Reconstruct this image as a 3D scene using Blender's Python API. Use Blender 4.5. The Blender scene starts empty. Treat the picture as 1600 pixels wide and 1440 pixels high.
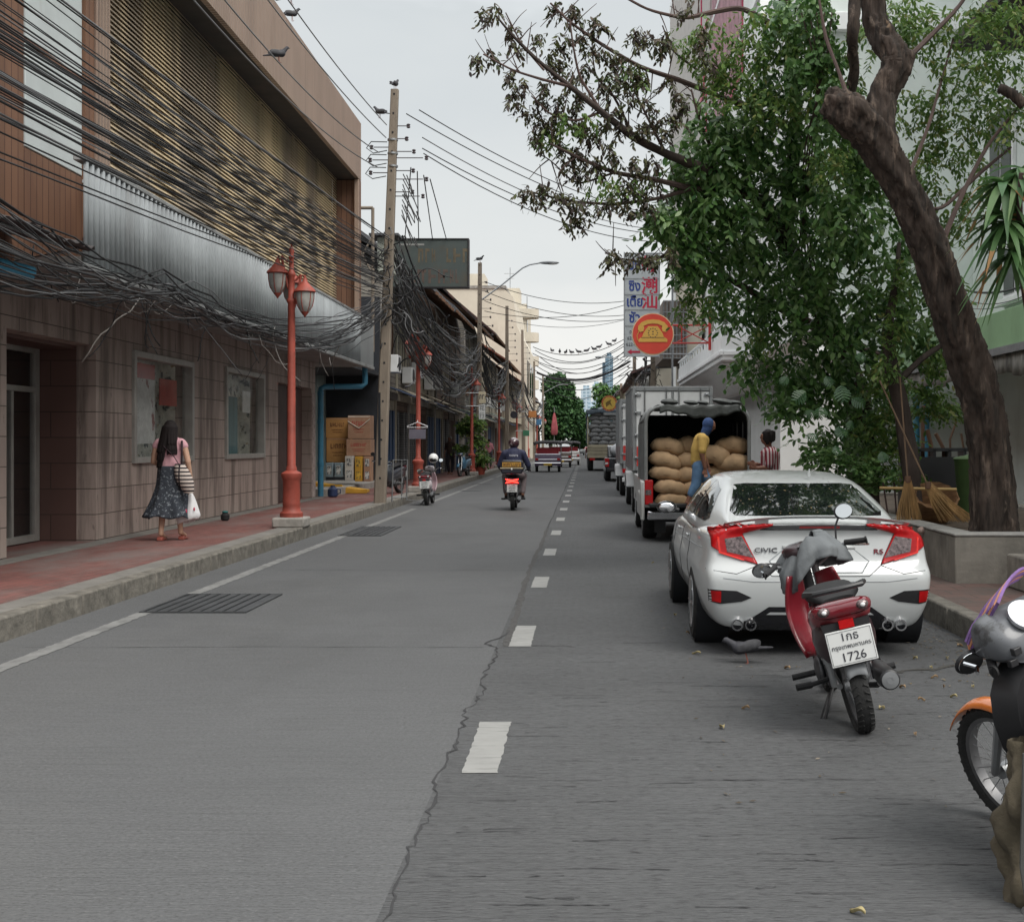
import bpy, bmesh, math, random
from mathutils import Vector, Matrix, Quaternion
from mathutils.bvhtree import BVHTree
from mathutils.geometry import tessellate_polygon
from mathutils import noise as mnoise
S=bpy.context.scene; COL=S.collection
R=math.radians; rnd=random.Random(7)
# ---------------- camera ----------------
F=2000.0; CX=914.0; CY=692.0; CH=1.6
cam=bpy.data.objects.new('camera',bpy.data.cameras.new('camera')); COL.objects.link(cam); S.camera=cam
cam.location=(0,0,CH); cam.rotation_euler=(R(90),0,0)
cam.data.sensor_width=36; cam.data.sensor_fit='HORIZONTAL'; cam.data.lens=36*F/1600
cam.data.shift_x=(800-CX)/1600; cam.data.shift_y=(CY-720)/1600
cam.data.clip_start=.1; cam.data.clip_end=6000
def at(px,py,Y): return Vector(((px-CX)/F*Y, Y, CH-(py-CY)/F*Y))   # world point seen at a photo pixel at depth Y
# ---------------- sky ----------------
W=bpy.data.worlds.new('World'); S.world=W; W.use_nodes=True
nt=W.node_tree; N=nt.nodes; Lk=nt.links
bg=N['Background']; bg.inputs['Strength'].default_value=.068
sky=N.new('ShaderNodeTexSky'); sky.sky_type='NISHITA'; sky.sun_disc=False
sky.sun_elevation=R(52); sky.sun_rotation=R(135); sky.air_density=1.5; sky.dust_density=4
hs=N.new('ShaderNodeHueSaturation'); hs.inputs['Saturation'].default_value=.25
tc=N.new('ShaderNodeTexCoord'); sx=N.new('ShaderNodeSeparateXYZ'); Lk.new(tc.outputs['Generated'],sx.inputs[0])
nz=N.new('ShaderNodeTexNoise'); nz.inputs['Scale'].default_value=2.2; nz.inputs['Detail'].default_value=5
mp=N.new('ShaderNodeMapping'); mp.inputs['Scale'].default_value=(1,1,2.6); Lk.new(tc.outputs['Generated'],mp.inputs[0]); Lk.new(mp.outputs[0],nz.inputs['Vector'])
ad=N.new('ShaderNodeMath'); ad.operation='MULTIPLY_ADD'; ad.inputs[1].default_value=.75; Lk.new(nz.outputs[0],ad.inputs[0]); Lk.new(sx.outputs[2],ad.inputs[2])
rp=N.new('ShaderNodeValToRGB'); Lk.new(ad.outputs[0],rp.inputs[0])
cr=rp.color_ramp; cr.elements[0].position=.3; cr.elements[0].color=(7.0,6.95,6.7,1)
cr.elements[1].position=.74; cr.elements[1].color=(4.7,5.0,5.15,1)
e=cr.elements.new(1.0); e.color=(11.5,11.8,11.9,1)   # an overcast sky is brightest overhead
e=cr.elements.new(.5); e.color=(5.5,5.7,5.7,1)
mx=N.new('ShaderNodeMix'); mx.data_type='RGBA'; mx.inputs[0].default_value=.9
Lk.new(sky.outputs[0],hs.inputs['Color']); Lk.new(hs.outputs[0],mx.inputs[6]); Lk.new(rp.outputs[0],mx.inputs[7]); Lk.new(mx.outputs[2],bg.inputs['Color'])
sun=bpy.data.objects.new('sun',bpy.data.lights.new('sun','SUN')); COL.objects.link(sun)
sun.data.energy=1.5; sun.data.angle=R(40); sun.data.color=(1,.96,.9)
sun.rotation_euler=Vector((math.sin(R(135))*math.cos(R(52)),math.cos(R(135))*math.cos(R(52)),math.sin(R(52)))).to_track_quat('Z','Y').to_euler()
S.view_settings.view_transform='Standard'; S.view_settings.look='None'; S.view_settings.exposure=1.1; S.view_settings.gamma=1
# ---------------- materials ----------------
MATS={}
def mat(name,c,rough=.7,metal=0,var=.18,vs=2.5,st=(1,1,1),bump=0,bs=30,bst=None,dirt=None,brick=None,axis='xy',spec=.5,coat=0,alpha=1,emit=0,trans=0,island=None,wave=None,coord='Object'):
    if name in MATS: return MATS[name]
    m=bpy.data.materials.new(name); m.use_nodes=True; n=m.node_tree.nodes; l=m.node_tree.links; p=n['Principled BSDF']
    p.inputs['Roughness'].default_value=rough; p.inputs['Metallic'].default_value=metal
    p.inputs['Specular IOR Level'].default_value=spec; p.inputs['Coat Weight'].default_value=coat; p.inputs['Coat Roughness'].default_value=.04
    p.inputs['Alpha'].default_value=alpha; p.inputs['Transmission Weight'].default_value=trans
    t=n.new('ShaderNodeTexCoord').outputs[coord]
    def rgb(c): return (c[0],c[1],c[2],1)
    def mapped(scale):
        q=n.new('ShaderNodeMapping'); q.inputs['Scale'].default_value=scale; l.new(t,q.inputs[0]); return q.outputs[0]
    def mixc(f,a,b,mode='MIX'):
        q=n.new('ShaderNodeMix'); q.data_type='RGBA'; q.blend_type=mode
        for i,v in ((0,f),(6,a),(7,b)):
            if isinstance(v,(int,float)): q.inputs[i].default_value=v
            elif isinstance(v,tuple): q.inputs[i].default_value=rgb(v)
            else: l.new(v,q.inputs[i])
        return q.outputs[2]
    def noise(scale,stretch,det=4,r=.6):
        q=n.new('ShaderNodeTexNoise'); q.inputs['Scale'].default_value=scale; q.inputs['Detail'].default_value=det; q.inputs['Roughness'].default_value=r
        l.new(mapped(stretch),q.inputs['Vector']); return q.outputs[0]
    def step(v,a,b):
        q=n.new('ShaderNodeMapRange'); q.inputs[1].default_value=a; q.inputs[2].default_value=b; l.new(v,q.inputs[0]); return q.outputs[0]
    col=None; height=None
    if island:
        g=n.new('ShaderNodeNewGeometry'); q=n.new('ShaderNodeValToRGB'); l.new(g.outputs['Random Per Island'],q.inputs[0])
        els=q.color_ramp.elements; els[0].color=rgb(island[0]); els[1].color=rgb(island[-1])
        for i,cc in enumerate(island[1:-1]): els.new((i+1)/(len(island)-1)).color=rgb(cc)
        col=q.outputs[0]
    if brick:
        bw,bh,mc,ms,off=brick
        s3=n.new('ShaderNodeSeparateXYZ'); l.new(t,s3.inputs[0]); c3=n.new('ShaderNodeCombineXYZ')
        l.new(s3.outputs['xyz'.index(axis[0])],c3.inputs[0]); l.new(s3.outputs['xyz'.index(axis[1])],c3.inputs[1])
        b=n.new('ShaderNodeTexBrick'); l.new(c3.outputs[0],b.inputs['Vector']); b.inputs['Scale'].default_value=1
        b.inputs['Brick Width'].default_value=bw; b.inputs['Row Height'].default_value=bh; b.inputs['Mortar Size'].default_value=ms; b.offset=off
        b.inputs['Color1'].default_value=rgb([x*(1-var*.5) for x in c]); b.inputs['Color2'].default_value=rgb([min(1,x*(1+var*.5)) for x in c]); b.inputs['Mortar'].default_value=rgb(mc)
        col=b.outputs[0]; height=b.outputs[1]
    nv=noise(vs,st)
    dk=tuple(max(0,x*(1-var*1.6)) for x in c); lt=tuple(min(1,x*(1+var*1.6)) for x in c)
    if col is None: col=mixc(step(nv,.25,.75),dk,lt)
    else: col=mixc(1.0,col,mixc(step(nv,.25,.75),(1-var,)*3,(1.0,)*3),'MULTIPLY')
    for d in (dirt or []):
        dc,ds,dst,lo,hi,amt=d
        f=step(noise(ds,dst,6,.65),lo,hi); k=n.new('ShaderNodeMath'); k.operation='MULTIPLY'; k.use_clamp=True; l.new(f,k.inputs[0]); k.inputs[1].default_value=amt
        col=mixc(k.outputs[0],col,dc)
    if wave:   # (axis index, frequency, amount) : regular grooves in the bump
        s3=n.new('ShaderNodeSeparateXYZ'); l.new(t,s3.inputs[0]); w=n.new('ShaderNodeMath'); w.operation='MULTIPLY'; w.inputs[1].default_value=wave[1]*6.2832; l.new(s3.outputs[wave[0]],w.inputs[0])
        w2=n.new('ShaderNodeMath'); w2.operation='SINE'; l.new(w.outputs[0],w2.inputs[0]); height=w2.outputs[0]
    l.new(col,p.inputs['Base Color'])
    if emit: l.new(col,p.inputs['Emission Color']); p.inputs['Emission Strength'].default_value=emit
    last=None
    if height is not None:
        b=n.new('ShaderNodeBump'); b.inputs['Strength'].default_value=.5 if not wave else wave[2]; b.inputs['Distance'].default_value=.01
        if brick: b.invert=True
        l.new(height,b.inputs['Height']); last=b.outputs[0]
    if bump:
        b=n.new('ShaderNodeBump'); b.inputs['Strength'].default_value=bump; b.inputs['Distance'].default_value=.02
        l.new(noise(bs,bst or st,5),b.inputs['Height'])
        if last: l.new(last,b.inputs['Normal'])
        last=b.outputs[0]
    if last: l.new(last,p.inputs['Normal'])
    MATS[name]=m; return m
# ---------------- mesh helpers ----------------
class B:
    def __init__(s): s.v=[]; s.f=[]
    def add(s,vs,fs):
        o=len(s.v); s.v+= [Vector(v) for v in vs]; s.f+=[tuple(i+o for i in f) for f in fs]; return s
    def box(s,x0,y0,z0,x1,y1,z1,m=None):
        vs=[Vector((x,y,z)) for z in (z0,z1) for y in (y0,y1) for x in (x0,x1)]
        if m is not None: vs=[m@v for v in vs]
        return s.add(vs,[(0,2,3,1),(4,5,7,6),(0,1,5,4),(2,6,7,3),(0,4,6,2),(1,3,7,5)])
    def cbox(s,c,d,rx=0,ry=0,rz=0):
        m=Matrix.Translation(c)@Matrix.Rotation(R(rz),4,'Z')@Matrix.Rotation(R(ry),4,'Y')@Matrix.Rotation(R(rx),4,'X')
        return s.box(-d[0]/2,-d[1]/2,-d[2]/2,d[0]/2,d[1]/2,d[2]/2,m)
    def tube(s,pts,r,n=8,cap=True,flat=1.0,up=None):
        pts=[Vector(p) for p in pts]; k=len(pts); rr=[r]*k if isinstance(r,(int,float)) else r; o=len(s.v)
        u=None
        for i,p in enumerate(pts):
            d=(pts[min(i+1,k-1)]-pts[max(i-1,0)])
            d=d.normalized() if d.length>1e-9 else Vector((0,0,1))
            if u is None:
                a=Vector(up) if up else (Vector((0,0,1)) if abs(d.z)<.9 else Vector((1,0,0)))
                u=d.cross(a).normalized()
            else:
                u=(u-d*u.dot(d)); u=u.normalized() if u.length>1e-6 else d.orthogonal().normalized()
            w=d.cross(u)
            for j in range(n):
                t=2*math.pi*j/n; s.v.append(p+u*(rr[i]*math.cos(t))+w*(rr[i]*flat*math.sin(t)))
        for i in range(k-1):
            for j in range(n):
                a=o+i*n+j; b=o+i*n+(j+1)%n; s.f.append((a,b,b+n,a+n))
        if cap: s.f.append(tuple(o+j for j in range(n))[::-1]); s.f.append(tuple(o+(k-1)*n+j for j in range(n)))
        return s
    def lathe(s,prof,c=(0,0,0),n=24,axis='z',wob=None,ring=False):
        c=Vector(c); o=len(s.v); prof=list(prof)+([prof[0]] if ring else [])
        for i,(r,z) in enumerate(prof):
            for j in range(n):
                t=2*math.pi*j/n; q=r*(1+(wob(t,z) if wob else 0))
                a,b=q*math.cos(t),q*math.sin(t)
                s.v.append(c+(Vector((a,b,z)) if axis=='z' else Vector((z,a,b)) if axis=='x' else Vector((a,z,b))))
        for i in range(len(prof)-1):
            for j in range(n):
                a=o+i*n+j; b=o+i*n+(j+1)%n; s.f.append((a,b,b+n,a+n))
        if ring: return s
        if prof[0][0]>1e-4: s.f.append(tuple(o+j for j in range(n))[::-1])
        if prof[-1][0]>1e-4: s.f.append(tuple(o+(len(prof)-1)*n+j for j in range(n)))
        return s
    def ell(s,c,r,n=14,m=9,rot=None):
        pr=[(max(1e-5,math.sin(math.pi*i/m)),-math.cos(math.pi*i/m)) for i in range(m+1)]
        b=B().lathe(pr,n=n); r=(r,r,r) if isinstance(r,(int,float)) else r
        q=rot.to_matrix() if rot else Matrix.Identity(3)
        return s.add([Vector(c)+q@Vector((v.x*r[0],v.y*r[1],v.z*r[2])) for v in b.v],b.f)
    def prism(s,poly,a,b,axis='y'):   # poly in the plane, extruded from a to b along axis
        k=len(poly)
        P=(lambda u,v,w:(u,w,v)) if axis=='y' else (lambda u,v,w:(w,u,v)) if axis=='x' else (lambda u,v,w:(u,v,w))
        vs=[P(u,v,a) for u,v in poly]+[P(u,v,b) for u,v in poly]
        return s.add(vs,[tuple(range(k))[::-1],tuple(range(k,2*k))]+[(i,(i+1)%k,(i+1)%k+k,i+k) for i in range(k)])
    def grid(s,fn,nu,nv,flip=False):
        o=len(s.v)
        for i in range(nu+1):
            for j in range(nv+1): s.v.append(Vector(fn(i/nu,j/nv)))
        for i in range(nu):
            for j in range(nv):
                a=o+i*(nv+1)+j; q=(a,a+1,a+nv+2,a+nv+1); s.f.append(q[::-1] if flip else q)
        return s
    def xf(s,m): s.v=[m@v for v in s.v]; return s
    def build(s,name,m,par=None,loc=None,smooth=40,bevel=0,sub=0,solid=0,rot=None,fix=True,**tags):
        o=Vector(loc) if loc is not None else Vector((0,0,0))
        me=bpy.data.meshes.new(name); me.from_pydata([v for v in s.v],[],s.f)
        if fix:
            bm=bmesh.new(); bm.from_mesh(me); bmesh.ops.recalc_face_normals(bm,faces=bm.faces); bm.to_mesh(me); bm.free()
        me.materials.append(m)
        if smooth:
            me.polygons.foreach_set('use_smooth',[True]*len(me.polygons))
            if smooth<180 and not sub: me.set_sharp_from_angle(angle=R(smooth))
        ob=bpy.data.objects.new(name,me); COL.objects.link(ob)
        if par: ob.parent=par
        ob.location=o
        if rot: ob.rotation_euler=rot
        if solid: q=ob.modifiers.new('thick','SOLIDIFY'); q.thickness=solid; q.offset=0
        if bevel: q=ob.modifiers.new('bevel','BEVEL'); q.width=bevel; q.segments=2; q.limit_method='ANGLE'; q.angle_limit=R(40)
        if sub: q=ob.modifiers.new('sub','SUBSURF'); q.levels=q.render_levels=sub
        tag(ob,**tags); return ob
def tag(o,label=None,cat=None,group=None,kind=None):
    if label: o['label']=label
    if cat: o['category']=cat
    if group: o['group']=group
    if kind: o['kind']=kind
    return o
def thing(name,loc,label,cat,group=None,rz=0,rot=None):
    o=bpy.data.objects.new(name,None); COL.objects.link(o); o.location=loc; o.rotation_euler=rot or (0,0,rz); o.empty_display_size=.1
    return tag(o,label,cat,group)
def rebase(o,loc):   # world-built mesh: move its origin to loc
    v=Vector(loc); o.data.transform(Matrix.Translation(-v)); o.location=v; return o
KIDS={}
def copy_tree(o,par=None):
    c=o.copy(); COL.objects.link(c); c.parent=par
    for ch in [x for x in o.children]: copy_tree(ch,c)
    return c
def text(body,size,name,m,par,loc,rot=(R(90),0,0),ext=.002,align='CENTER',sx=1,bold=0,**tags):
    c=bpy.data.curves.new(name,'FONT'); c.body=body; c.size=size; c.extrude=ext; c.align_x=align; c.align_y='CENTER'; c.resolution_u=3; c.offset=bold
    o=bpy.data.objects.new(name,c); COL.objects.link(o); bpy.context.view_layer.update()
    me=bpy.data.meshes.new_from_object(o.evaluated_get(bpy.context.evaluated_depsgraph_get())); bpy.data.objects.remove(o)
    me.materials.clear(); me.materials.append(m); q=bpy.data.objects.new(name,me); COL.objects.link(q); q.parent=par; q.location=loc; q.rotation_euler=rot; q.scale=(sx,1,1)
    return tag(q,**tags)
def bake(o):   # apply the modifiers of o
    bpy.context.view_layer.update()
    me=bpy.data.meshes.new_from_object(o.evaluated_get(bpy.context.evaluated_depsgraph_get())); o.modifiers.clear(); old=o.data; o.data=me; bpy.data.meshes.remove(old); return o
def bvh(o):
    bm=bmesh.new(); bm.from_mesh(o.data); t=BVHTree.FromBMesh(bm); bm.free(); return t
def snap_patch(tree,poly,ax='y',src=-5,off=.006,step=.04):
    """a polygon (u,z) laid on the surface by casting rays along ax"""
    bm=bmesh.new()
    mk=(lambda u,z:Vector((u,src,z))) if ax=='y' else (lambda u,z:Vector((src,u,z))) if ax=='x' else (lambda u,z:Vector((u,z,src)))
    d={'y':Vector((0,-math.copysign(1,src),0)),'x':Vector((-math.copysign(1,src),0,0)),'z':Vector((0,0,-math.copysign(1,src)))}[ax]
    bv=[bm.verts.new(mk(*p)) for p in poly]
    for tri in tessellate_polygon([[Vector((p[0],p[1],0)) for p in poly]]): bm.faces.new([bv[i] for i in tri])
    bm.normal_update()
    for _ in range(6):
        e=[x for x in bm.edges if x.calc_length()>step]
        if not e: break
        bmesh.ops.subdivide_edges(bm,edges=e,cuts=1); bmesh.ops.triangulate(bm,faces=bm.faces)
    bm.verts.ensure_lookup_table(); out=B(); last=None; hit=[]
    for v in bm.verts:
        h=tree.ray_cast(v.co,d)
        hit.append(h[0]-d*off if h[0] else None)
    good=[h for h in hit if h]
    for i,v in enumerate(bm.verts):
        if hit[i] is None:
            g=min(good,key=lambda h:(h-v.co-d*((h-v.co).dot(d))).length) if good else v.co
            hit[i]=v.co+d*((g-v.co).dot(d))
    out.add(hit,[tuple(x.index for x in f.verts) for f in bm.faces]); bm.free(); return out
def snap_line(tree,pts,r=.003,ax='y',src=-5,step=.05,off=0):
    d={'y':Vector((0,-math.copysign(1,src),0)),'x':Vector((-math.copysign(1,src),0,0)),'z':Vector((0,0,-math.copysign(1,src)))}[ax]
    mk=(lambda u,z:Vector((u,src,z))) if ax=='y' else (lambda u,z:Vector((src,u,z))) if ax=='x' else (lambda u,z:Vector((u,z,src)))
    P=[]
    for a,b in zip(pts,pts[1:]):
        a,b=Vector(a),Vector(b); k=max(1,int((b-a).length/step))
        P+=[a.lerp(b,i/k) for i in range(k)]
    P.append(Vector(pts[-1])); Q=[]
    for p in P:
        h=tree.ray_cast(mk(p.x,p.y),d)
        if h[0]: Q.append(h[0]-d*off)
    return B().tube(Q,r,6) if len(Q)>1 else B()
def cat_pts(a,b,sag,n=14,jit=0,rr=rnd):
    a,b=Vector(a),Vector(b); out=[]
    f1,f2,ph=rr.uniform(2,5),rr.uniform(5,9),rr.uniform(0,6)
    for i in range(n+1):
        t=i/n; p=a.lerp(b,t); p.z-=4*sag*t*(1-t); e=math.sin(math.pi*t)
        p.z+=jit*e*math.sin(f1*t*3+ph); p.x+=jit*e*math.sin(f2*t*3+ph); out.append(p)
    return out
# ---------------- palette ----------------
k_black=mat('black_rubber',(.012,.012,.013),.75,bump=.1)
k_plastic=mat('black_plastic',(.02,.02,.022),.42,bump=.05)
k_gloss=mat('black_gloss',(.012,.012,.015),.12,coat=.5,var=.05)
k_chrome=mat('chrome',(.7,.7,.72),.14,1,var=.05)
k_steel=mat('grey_steel',(.33,.34,.35),.42,.8,var=.15,vs=8)
k_glass=mat('dark_window_glass',(.012,.014,.016),.05,spec=1,var=.1)
k_galv=mat('galvanised_sheet',(.36,.385,.40),.9,0,spec=.1,var=.15,vs=1.2,st=(1,1,.2),dirt=[((.14,.12,.10),1.5,(1,1,.15),.56,.8,.5)])
k_conc=mat('weathered_concrete',(.30,.28,.255),.9,var=.2,vs=3,bump=.35,bs=18,dirt=[((.09,.085,.075),2.2,(1,1,.5),.52,.75,.75)])
k_polec=mat('pole_concrete',(.20,.165,.13),.9,var=.15,vs=5,st=(1,1,.3),bump=.25,bs=25,dirt=[((.10,.08,.065),3,(1,1,.2),.5,.8,.6)])
k_red=mat('lamp_red_paint',(.28,.055,.036),.6,var=.2,vs=4,dirt=[((.12,.05,.04),5,(1,1,.5),.58,.72,.6),((.22,.06,.045),3,(1,1,.3),.55,.8,.6)],bump=.05)
k_white=mat('white_paint',(.72,.73,.73),.5,var=.05,dirt=[((.35,.33,.30),2,(1,1,.25),.6,.9,.5)])
k_cable=mat('black_cable',(.018,.018,.02),.6,var=.3,vs=.6)
k_cableg=mat('grey_cable',(.12,.12,.125),.6,var=.3,vs=.6)
k_bluep=mat('blue_pvc',(.035,.17,.27),.45,var=.15,dirt=[((.05,.08,.10),2,(1,1,.3),.5,.8,.6)])
k_skin=mat('skin',(.40,.23,.16),.55,var=.06,vs=9)
k_skind=mat('tanned_skin',(.24,.11,.07),.55,var=.06,vs=9)
k_hair=mat('dark_hair',(.012,.008,.008),.65,spec=.25,var=.3,vs=18,st=(3,3,.3),bump=.5,bs=60,bst=(3,3,.15))
k_wood=mat('brown_timber',(.14,.075,.045),.75,var=.25,vs=3,st=(1,1,.15),bump=.2)
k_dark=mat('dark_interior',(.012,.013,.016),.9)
# ---------------- ground ----------------
ROADM=mat('road_concrete',(.100,.102,.105),.85,var=.07,vs=.35,bump=.55,bs=40,bst=(.22,1.3,1),
  dirt=[((.06,.061,.063),5,(.4,5,1),.5,.8,.5),((.16,.16,.16),14,(.5,3,1),.56,.8,.35),((.05,.05,.05),.5,(1,.5,1),.5,.8,.6),((.13,.128,.12),.22,(1,.4,1),.5,.75,.5),((.055,.056,.058),14,(.07,4.5,1),.52,.66,.5),((.15,.15,.15),11,(.09,6,1),.56,.70,.35),((.05,.05,.052),9,(.3,5,1),.66,.71,.6),((.045,.045,.045),80,(.6,1,1),.50,.64,.7),((.19,.19,.19),70,(.6,1,1),.55,.70,.55)])
ROADR=mat('road_concrete_rough',(.096,.098,.101),.88,var=.12,vs=.5,bump=1,bs=34,bst=(.6,2.4,1),
  dirt=[((.03,.03,.032),22,(.6,4,1),.52,.62,.8),((.18,.18,.18),26,(.6,2.6,1),.55,.70,.55),((.085,.085,.085),.6,(1,.6,1),.5,.8,.4),((.04,.04,.04),60,(.5,1.6,1),.55,.72,.5),((.045,.045,.047),12,(.10,5,1),.52,.64,.55)])
B().box(-400,-60,-.6,400,2500,-.05).build('ground',mat('far_ground',(.16,.16,.15),.9),kind='structure')
XL,XR,XW,XC=-4.68,3.1,-7.05,-.70      # kerb left, kerb right, wall left, slab joint
B().box(XL-.3,-6,-.3,XC,420,0).build('road',ROADM,kind='structure',smooth=0)
B().box(XC,-6,-.3,XR+.3,420,0).build('road',ROADR,kind='structure',smooth=0)
KM=mat('kerb_stone',(.16,.147,.126),.92,var=.25,vs=6,bump=.8,bs=14,dirt=[((.075,.07,.06),5,(1,1,1),.48,.7,.7)])
rk=random.Random(3)
for side,x0,x1 in ((0,XL-.16,XL),(1,XR,XR+.16)):
    b=B(); y=-5.0
    while y<200:
        L=1.0+rk.uniform(-.03,.03); j=rk.uniform(-.012,.012); h=.2+rk.uniform(-.012,.012)
        n=1
        for i in range(n):
            a,c=y+L*i/n,y+L*(i+1)/n-(.018 if i==n-1 else 0)
            if n>1:
                e=[rk.uniform(-.006,.006) for _ in range(2)]
                b.box(x0+j,a,-.1,x1+j+(e[0] if side==0 else 0),c,h+e[1]*.6)
            else: b.box(x0,a,-.1,x1,c,.2)
        y+=L
    b.build('kerb',KM,bevel=.02,kind='structure',smooth=50)
SW=mat('red_paving',(.19,.07,.06),.85,var=.25,vs=5,brick=(.22,.11,(.10,.07,.06),.008,.5),axis='yx',bump=.3,bs=25,
  dirt=[((.16,.13,.12),.9,(1,.45,1),.46,.66,.85),((.25,.09,.075),1.1,(1,.5,1),.56,.75,.6),((.07,.055,.05),3,(1,1,1),.58,.8,.6)])
SG=mat('grey_paving',(.18,.17,.155),.9,var=.2,vs=4,bump=.4,bs=22,dirt=[((.08,.075,.07),2,(1,1,1),.5,.75,.6)])
B().box(-16,-6,-.25,XL-.42,420,.185).build('pavement',SW,kind='structure',smooth=0)
B().box(XL-.425,-6,-.25,XL-.155,420,.194).build('pavement',SG,kind='structure',smooth=0)
B().box(XW,-6,-.2,XW+.3,33.4,.192).build('pavement',SG,kind='structure',smooth=0)
B().box(XR+.155,-6,-.25,16,420,.185).build('pavement',mat('right_paving',(.185,.10,.085),.9,var=.25,vs=2,brick=(.3,.3,(.09,.07,.06),.01,.5),axis='xy',bump=.5,bs=14,dirt=[((.10,.085,.075),1.2,(1,1,1),.42,.65,.85)]),kind='structure',smooth=0)
# painted marks
PAINT=mat('road_paint',(.27,.27,.26),.8,var=.1,vs=6,dirt=[((.12,.12,.12),9,(.3,3,1),.56,.66,.9),((.22,.22,.21),3,(1,1,1),.5,.7,.6)])
def strip(x0,x1,y0,y1,z,rag=.012,seed=1,n=None):
    r=random.Random(seed); n=n or max(2,int((y1-y0)/.05)); b=B(); V=[]
    for i in range(n+1):
        y=y0+(y1-y0)*i/n; V+=[(x0+r.uniform(-rag,rag),y,z),(x1+r.uniform(-rag,rag),y,z)]
    return b.add(V,[(2*i,2*i+1,2*i+3,2*i+2) for i in range(n)])
dash=[(6.2,7.34),(10.06,11.2)]; y=14.15
while y<150: dash.append((y,y+1.15)); y+=4.05
for i,(a,c) in enumerate(dash):
    strip(-.60,-.425,a,c,.004,.006,i,n=24 if a<30 else 4).build('lane_marking',PAINT,kind='structure',fix=False)
for a,c in ((2,12.05),(13.5,31.2),(33.2,58),(60,200)): strip(-4.22,-4.08,a,c,.004,.01,int(a)).build('lane_marking',mat('worn_line_paint',(.20,.20,.195),.85,var=.15,vs=4,dirt=[((.09,.09,.09),6,(1,.6,1),.5,.68,.8)]),kind='structure',fix=False)
JT=mat('joint_filler',(.035,.035,.037),.95)
rj=random.Random(5)
def jag(pts,w,seed,sub=6,amp=.03,wn=.6):
    r=random.Random(seed); P=[]
    for a,c in zip(pts,pts[1:]):
        a,c=Vector(a),Vector(c)
        for i in range(sub):
            p=a.lerp(c,i/sub); P.append(p+Vector((r.uniform(-amp,amp),r.uniform(-amp,amp),0)))
    P.append(Vector(pts[-1])); V=[]
    for i,p in enumerate(P):
        d=(P[min(i+1,len(P)-1)]-P[max(i-1,0)]).normalized(); q=Vector((-d.y,d.x,0))*w*r.uniform(1-wn,1+wn)
        V+=[p-q,p+q]
    return B().add(V,[(2*i,2*i+1,2*i+3,2*i+2) for i in range(len(P)-1)])
cz=.0035
pts=[(-.66,3.2),(-.655,4.3),(-.70,5.0),(-.67,5.5),(-.72,6.2),(-.67,6.9),(-.71,7.6),(-.655,8.2),(-.70,8.9),(-.655,9.6),(-.70,10.05)]
jag([(x,y,cz) for x,y in pts],.005,2,sub=10,amp=.022,wn=.85).build('road_crack',JT,kind='structure',fix=False)
jag([(-.70,10.05,cz),(-.80,10.2,cz),(-.68,10.6,cz),(-.64,10.9,cz)],.008,4,sub=5,amp=.015).build('road_crack',JT,kind='structure',fix=False)
jag([(-.62,10.05,.0030),(-.64,12,.0030),(-.68,14,.0030),(-.70,17,.0030),(-.69,20,.0030),(-.70,24,.003)],.03,6,sub=10,amp=.012,wn=.35).build('road_joint',mat('joint_tar',(.065,.063,.062),.95,var=.3,vs=20,bump=.6),kind='structure',fix=False)
jag([(-.70,24,.0033),(-.70,60,.0033),(-.70,140,.0033)],.014,8,sub=30,amp=.01).build('road_joint',JT,kind='structure',fix=False)
for i,(Y,xa,xb) in enumerate(((10.08,-.62,-.1),(10.02,-4.4,-.8),(16.1,-3.9,-.72),(22.4,-4.4,-.72),(28.5,-4.4,-.72),(35,-4.4,3),(42,-4.4,3),(10.25,.3,2.2))):
    jag([(xa,Y,cz),((xa+xb)/2,Y+.03,cz),(xb,Y,cz)],.006 if i!=1 else .004,20+i,sub=14,amp=.012,wn=.8).build('road_joint',JT,kind='structure',fix=False)
rj=random.Random(31)
b=B()
for i in range(110):      # raked grooves in the near right slab, each a short ragged line
    x=rj.uniform(-.6,2.2); y=4.4+5.5*rj.random()**1.3; L=rj.uniform(.04,.45)
    q=jag([(x,y,.0034),(x+L,y+rj.uniform(-.02,.02),.0034)],.0024,100+i,sub=int(L*22)+3,amp=.006,wn=.9); b.add(q.v,q.f)
b.build('road_groove',JT,kind='structure',fix=False)
# drain grates in the left lane
random.seed(1)
GM=mat('cast_iron_grate',(.075,.078,.082),.6,.5,var=.2,bump=.2)
def grate(x0,x1,y0,y1,n,label):
    t=thing('drain_grate',((x0+x1)/2,(y0+y1)/2,0),label,'drain',group='drain grates in the left lane')
    w,h=(x1-x0)/2,(y1-y0)/2
    B().add([(-w,-h,.003),(w,-h,.003),(w,h,.003),(-w,h,.003)],[(0,1,2,3)]).build('pit',k_dark,t,fix=False)
    f=B(); f.box(-w,-h,.004,-w+.03,h,.014); f.box(w-.03,-h,.004,w,h,.014); f.box(-w+.03,-h,.004,w-.03,-h+.03,.014); f.box(-w+.03,h-.03,.004,w-.03,h,.014)
    f.build('frame',GM,t)
    g=B(); s=(2*w-.06)/n
    for i in range(n): g.box(-w+.03+s*i+s*.28,-h+.03,.005,-w+.03+s*(i+1)-.001,h-.03,.0125)
    g.build('bars',GM,t); return t
grate(-4.2,-3.19,12.05,13.5,9,'large grey iron grate cut into the left edge line of the road')
grate(-4.25,-3.5,22,24.4,7,'second iron grate, flush in the left lane beyond the first one')
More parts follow.
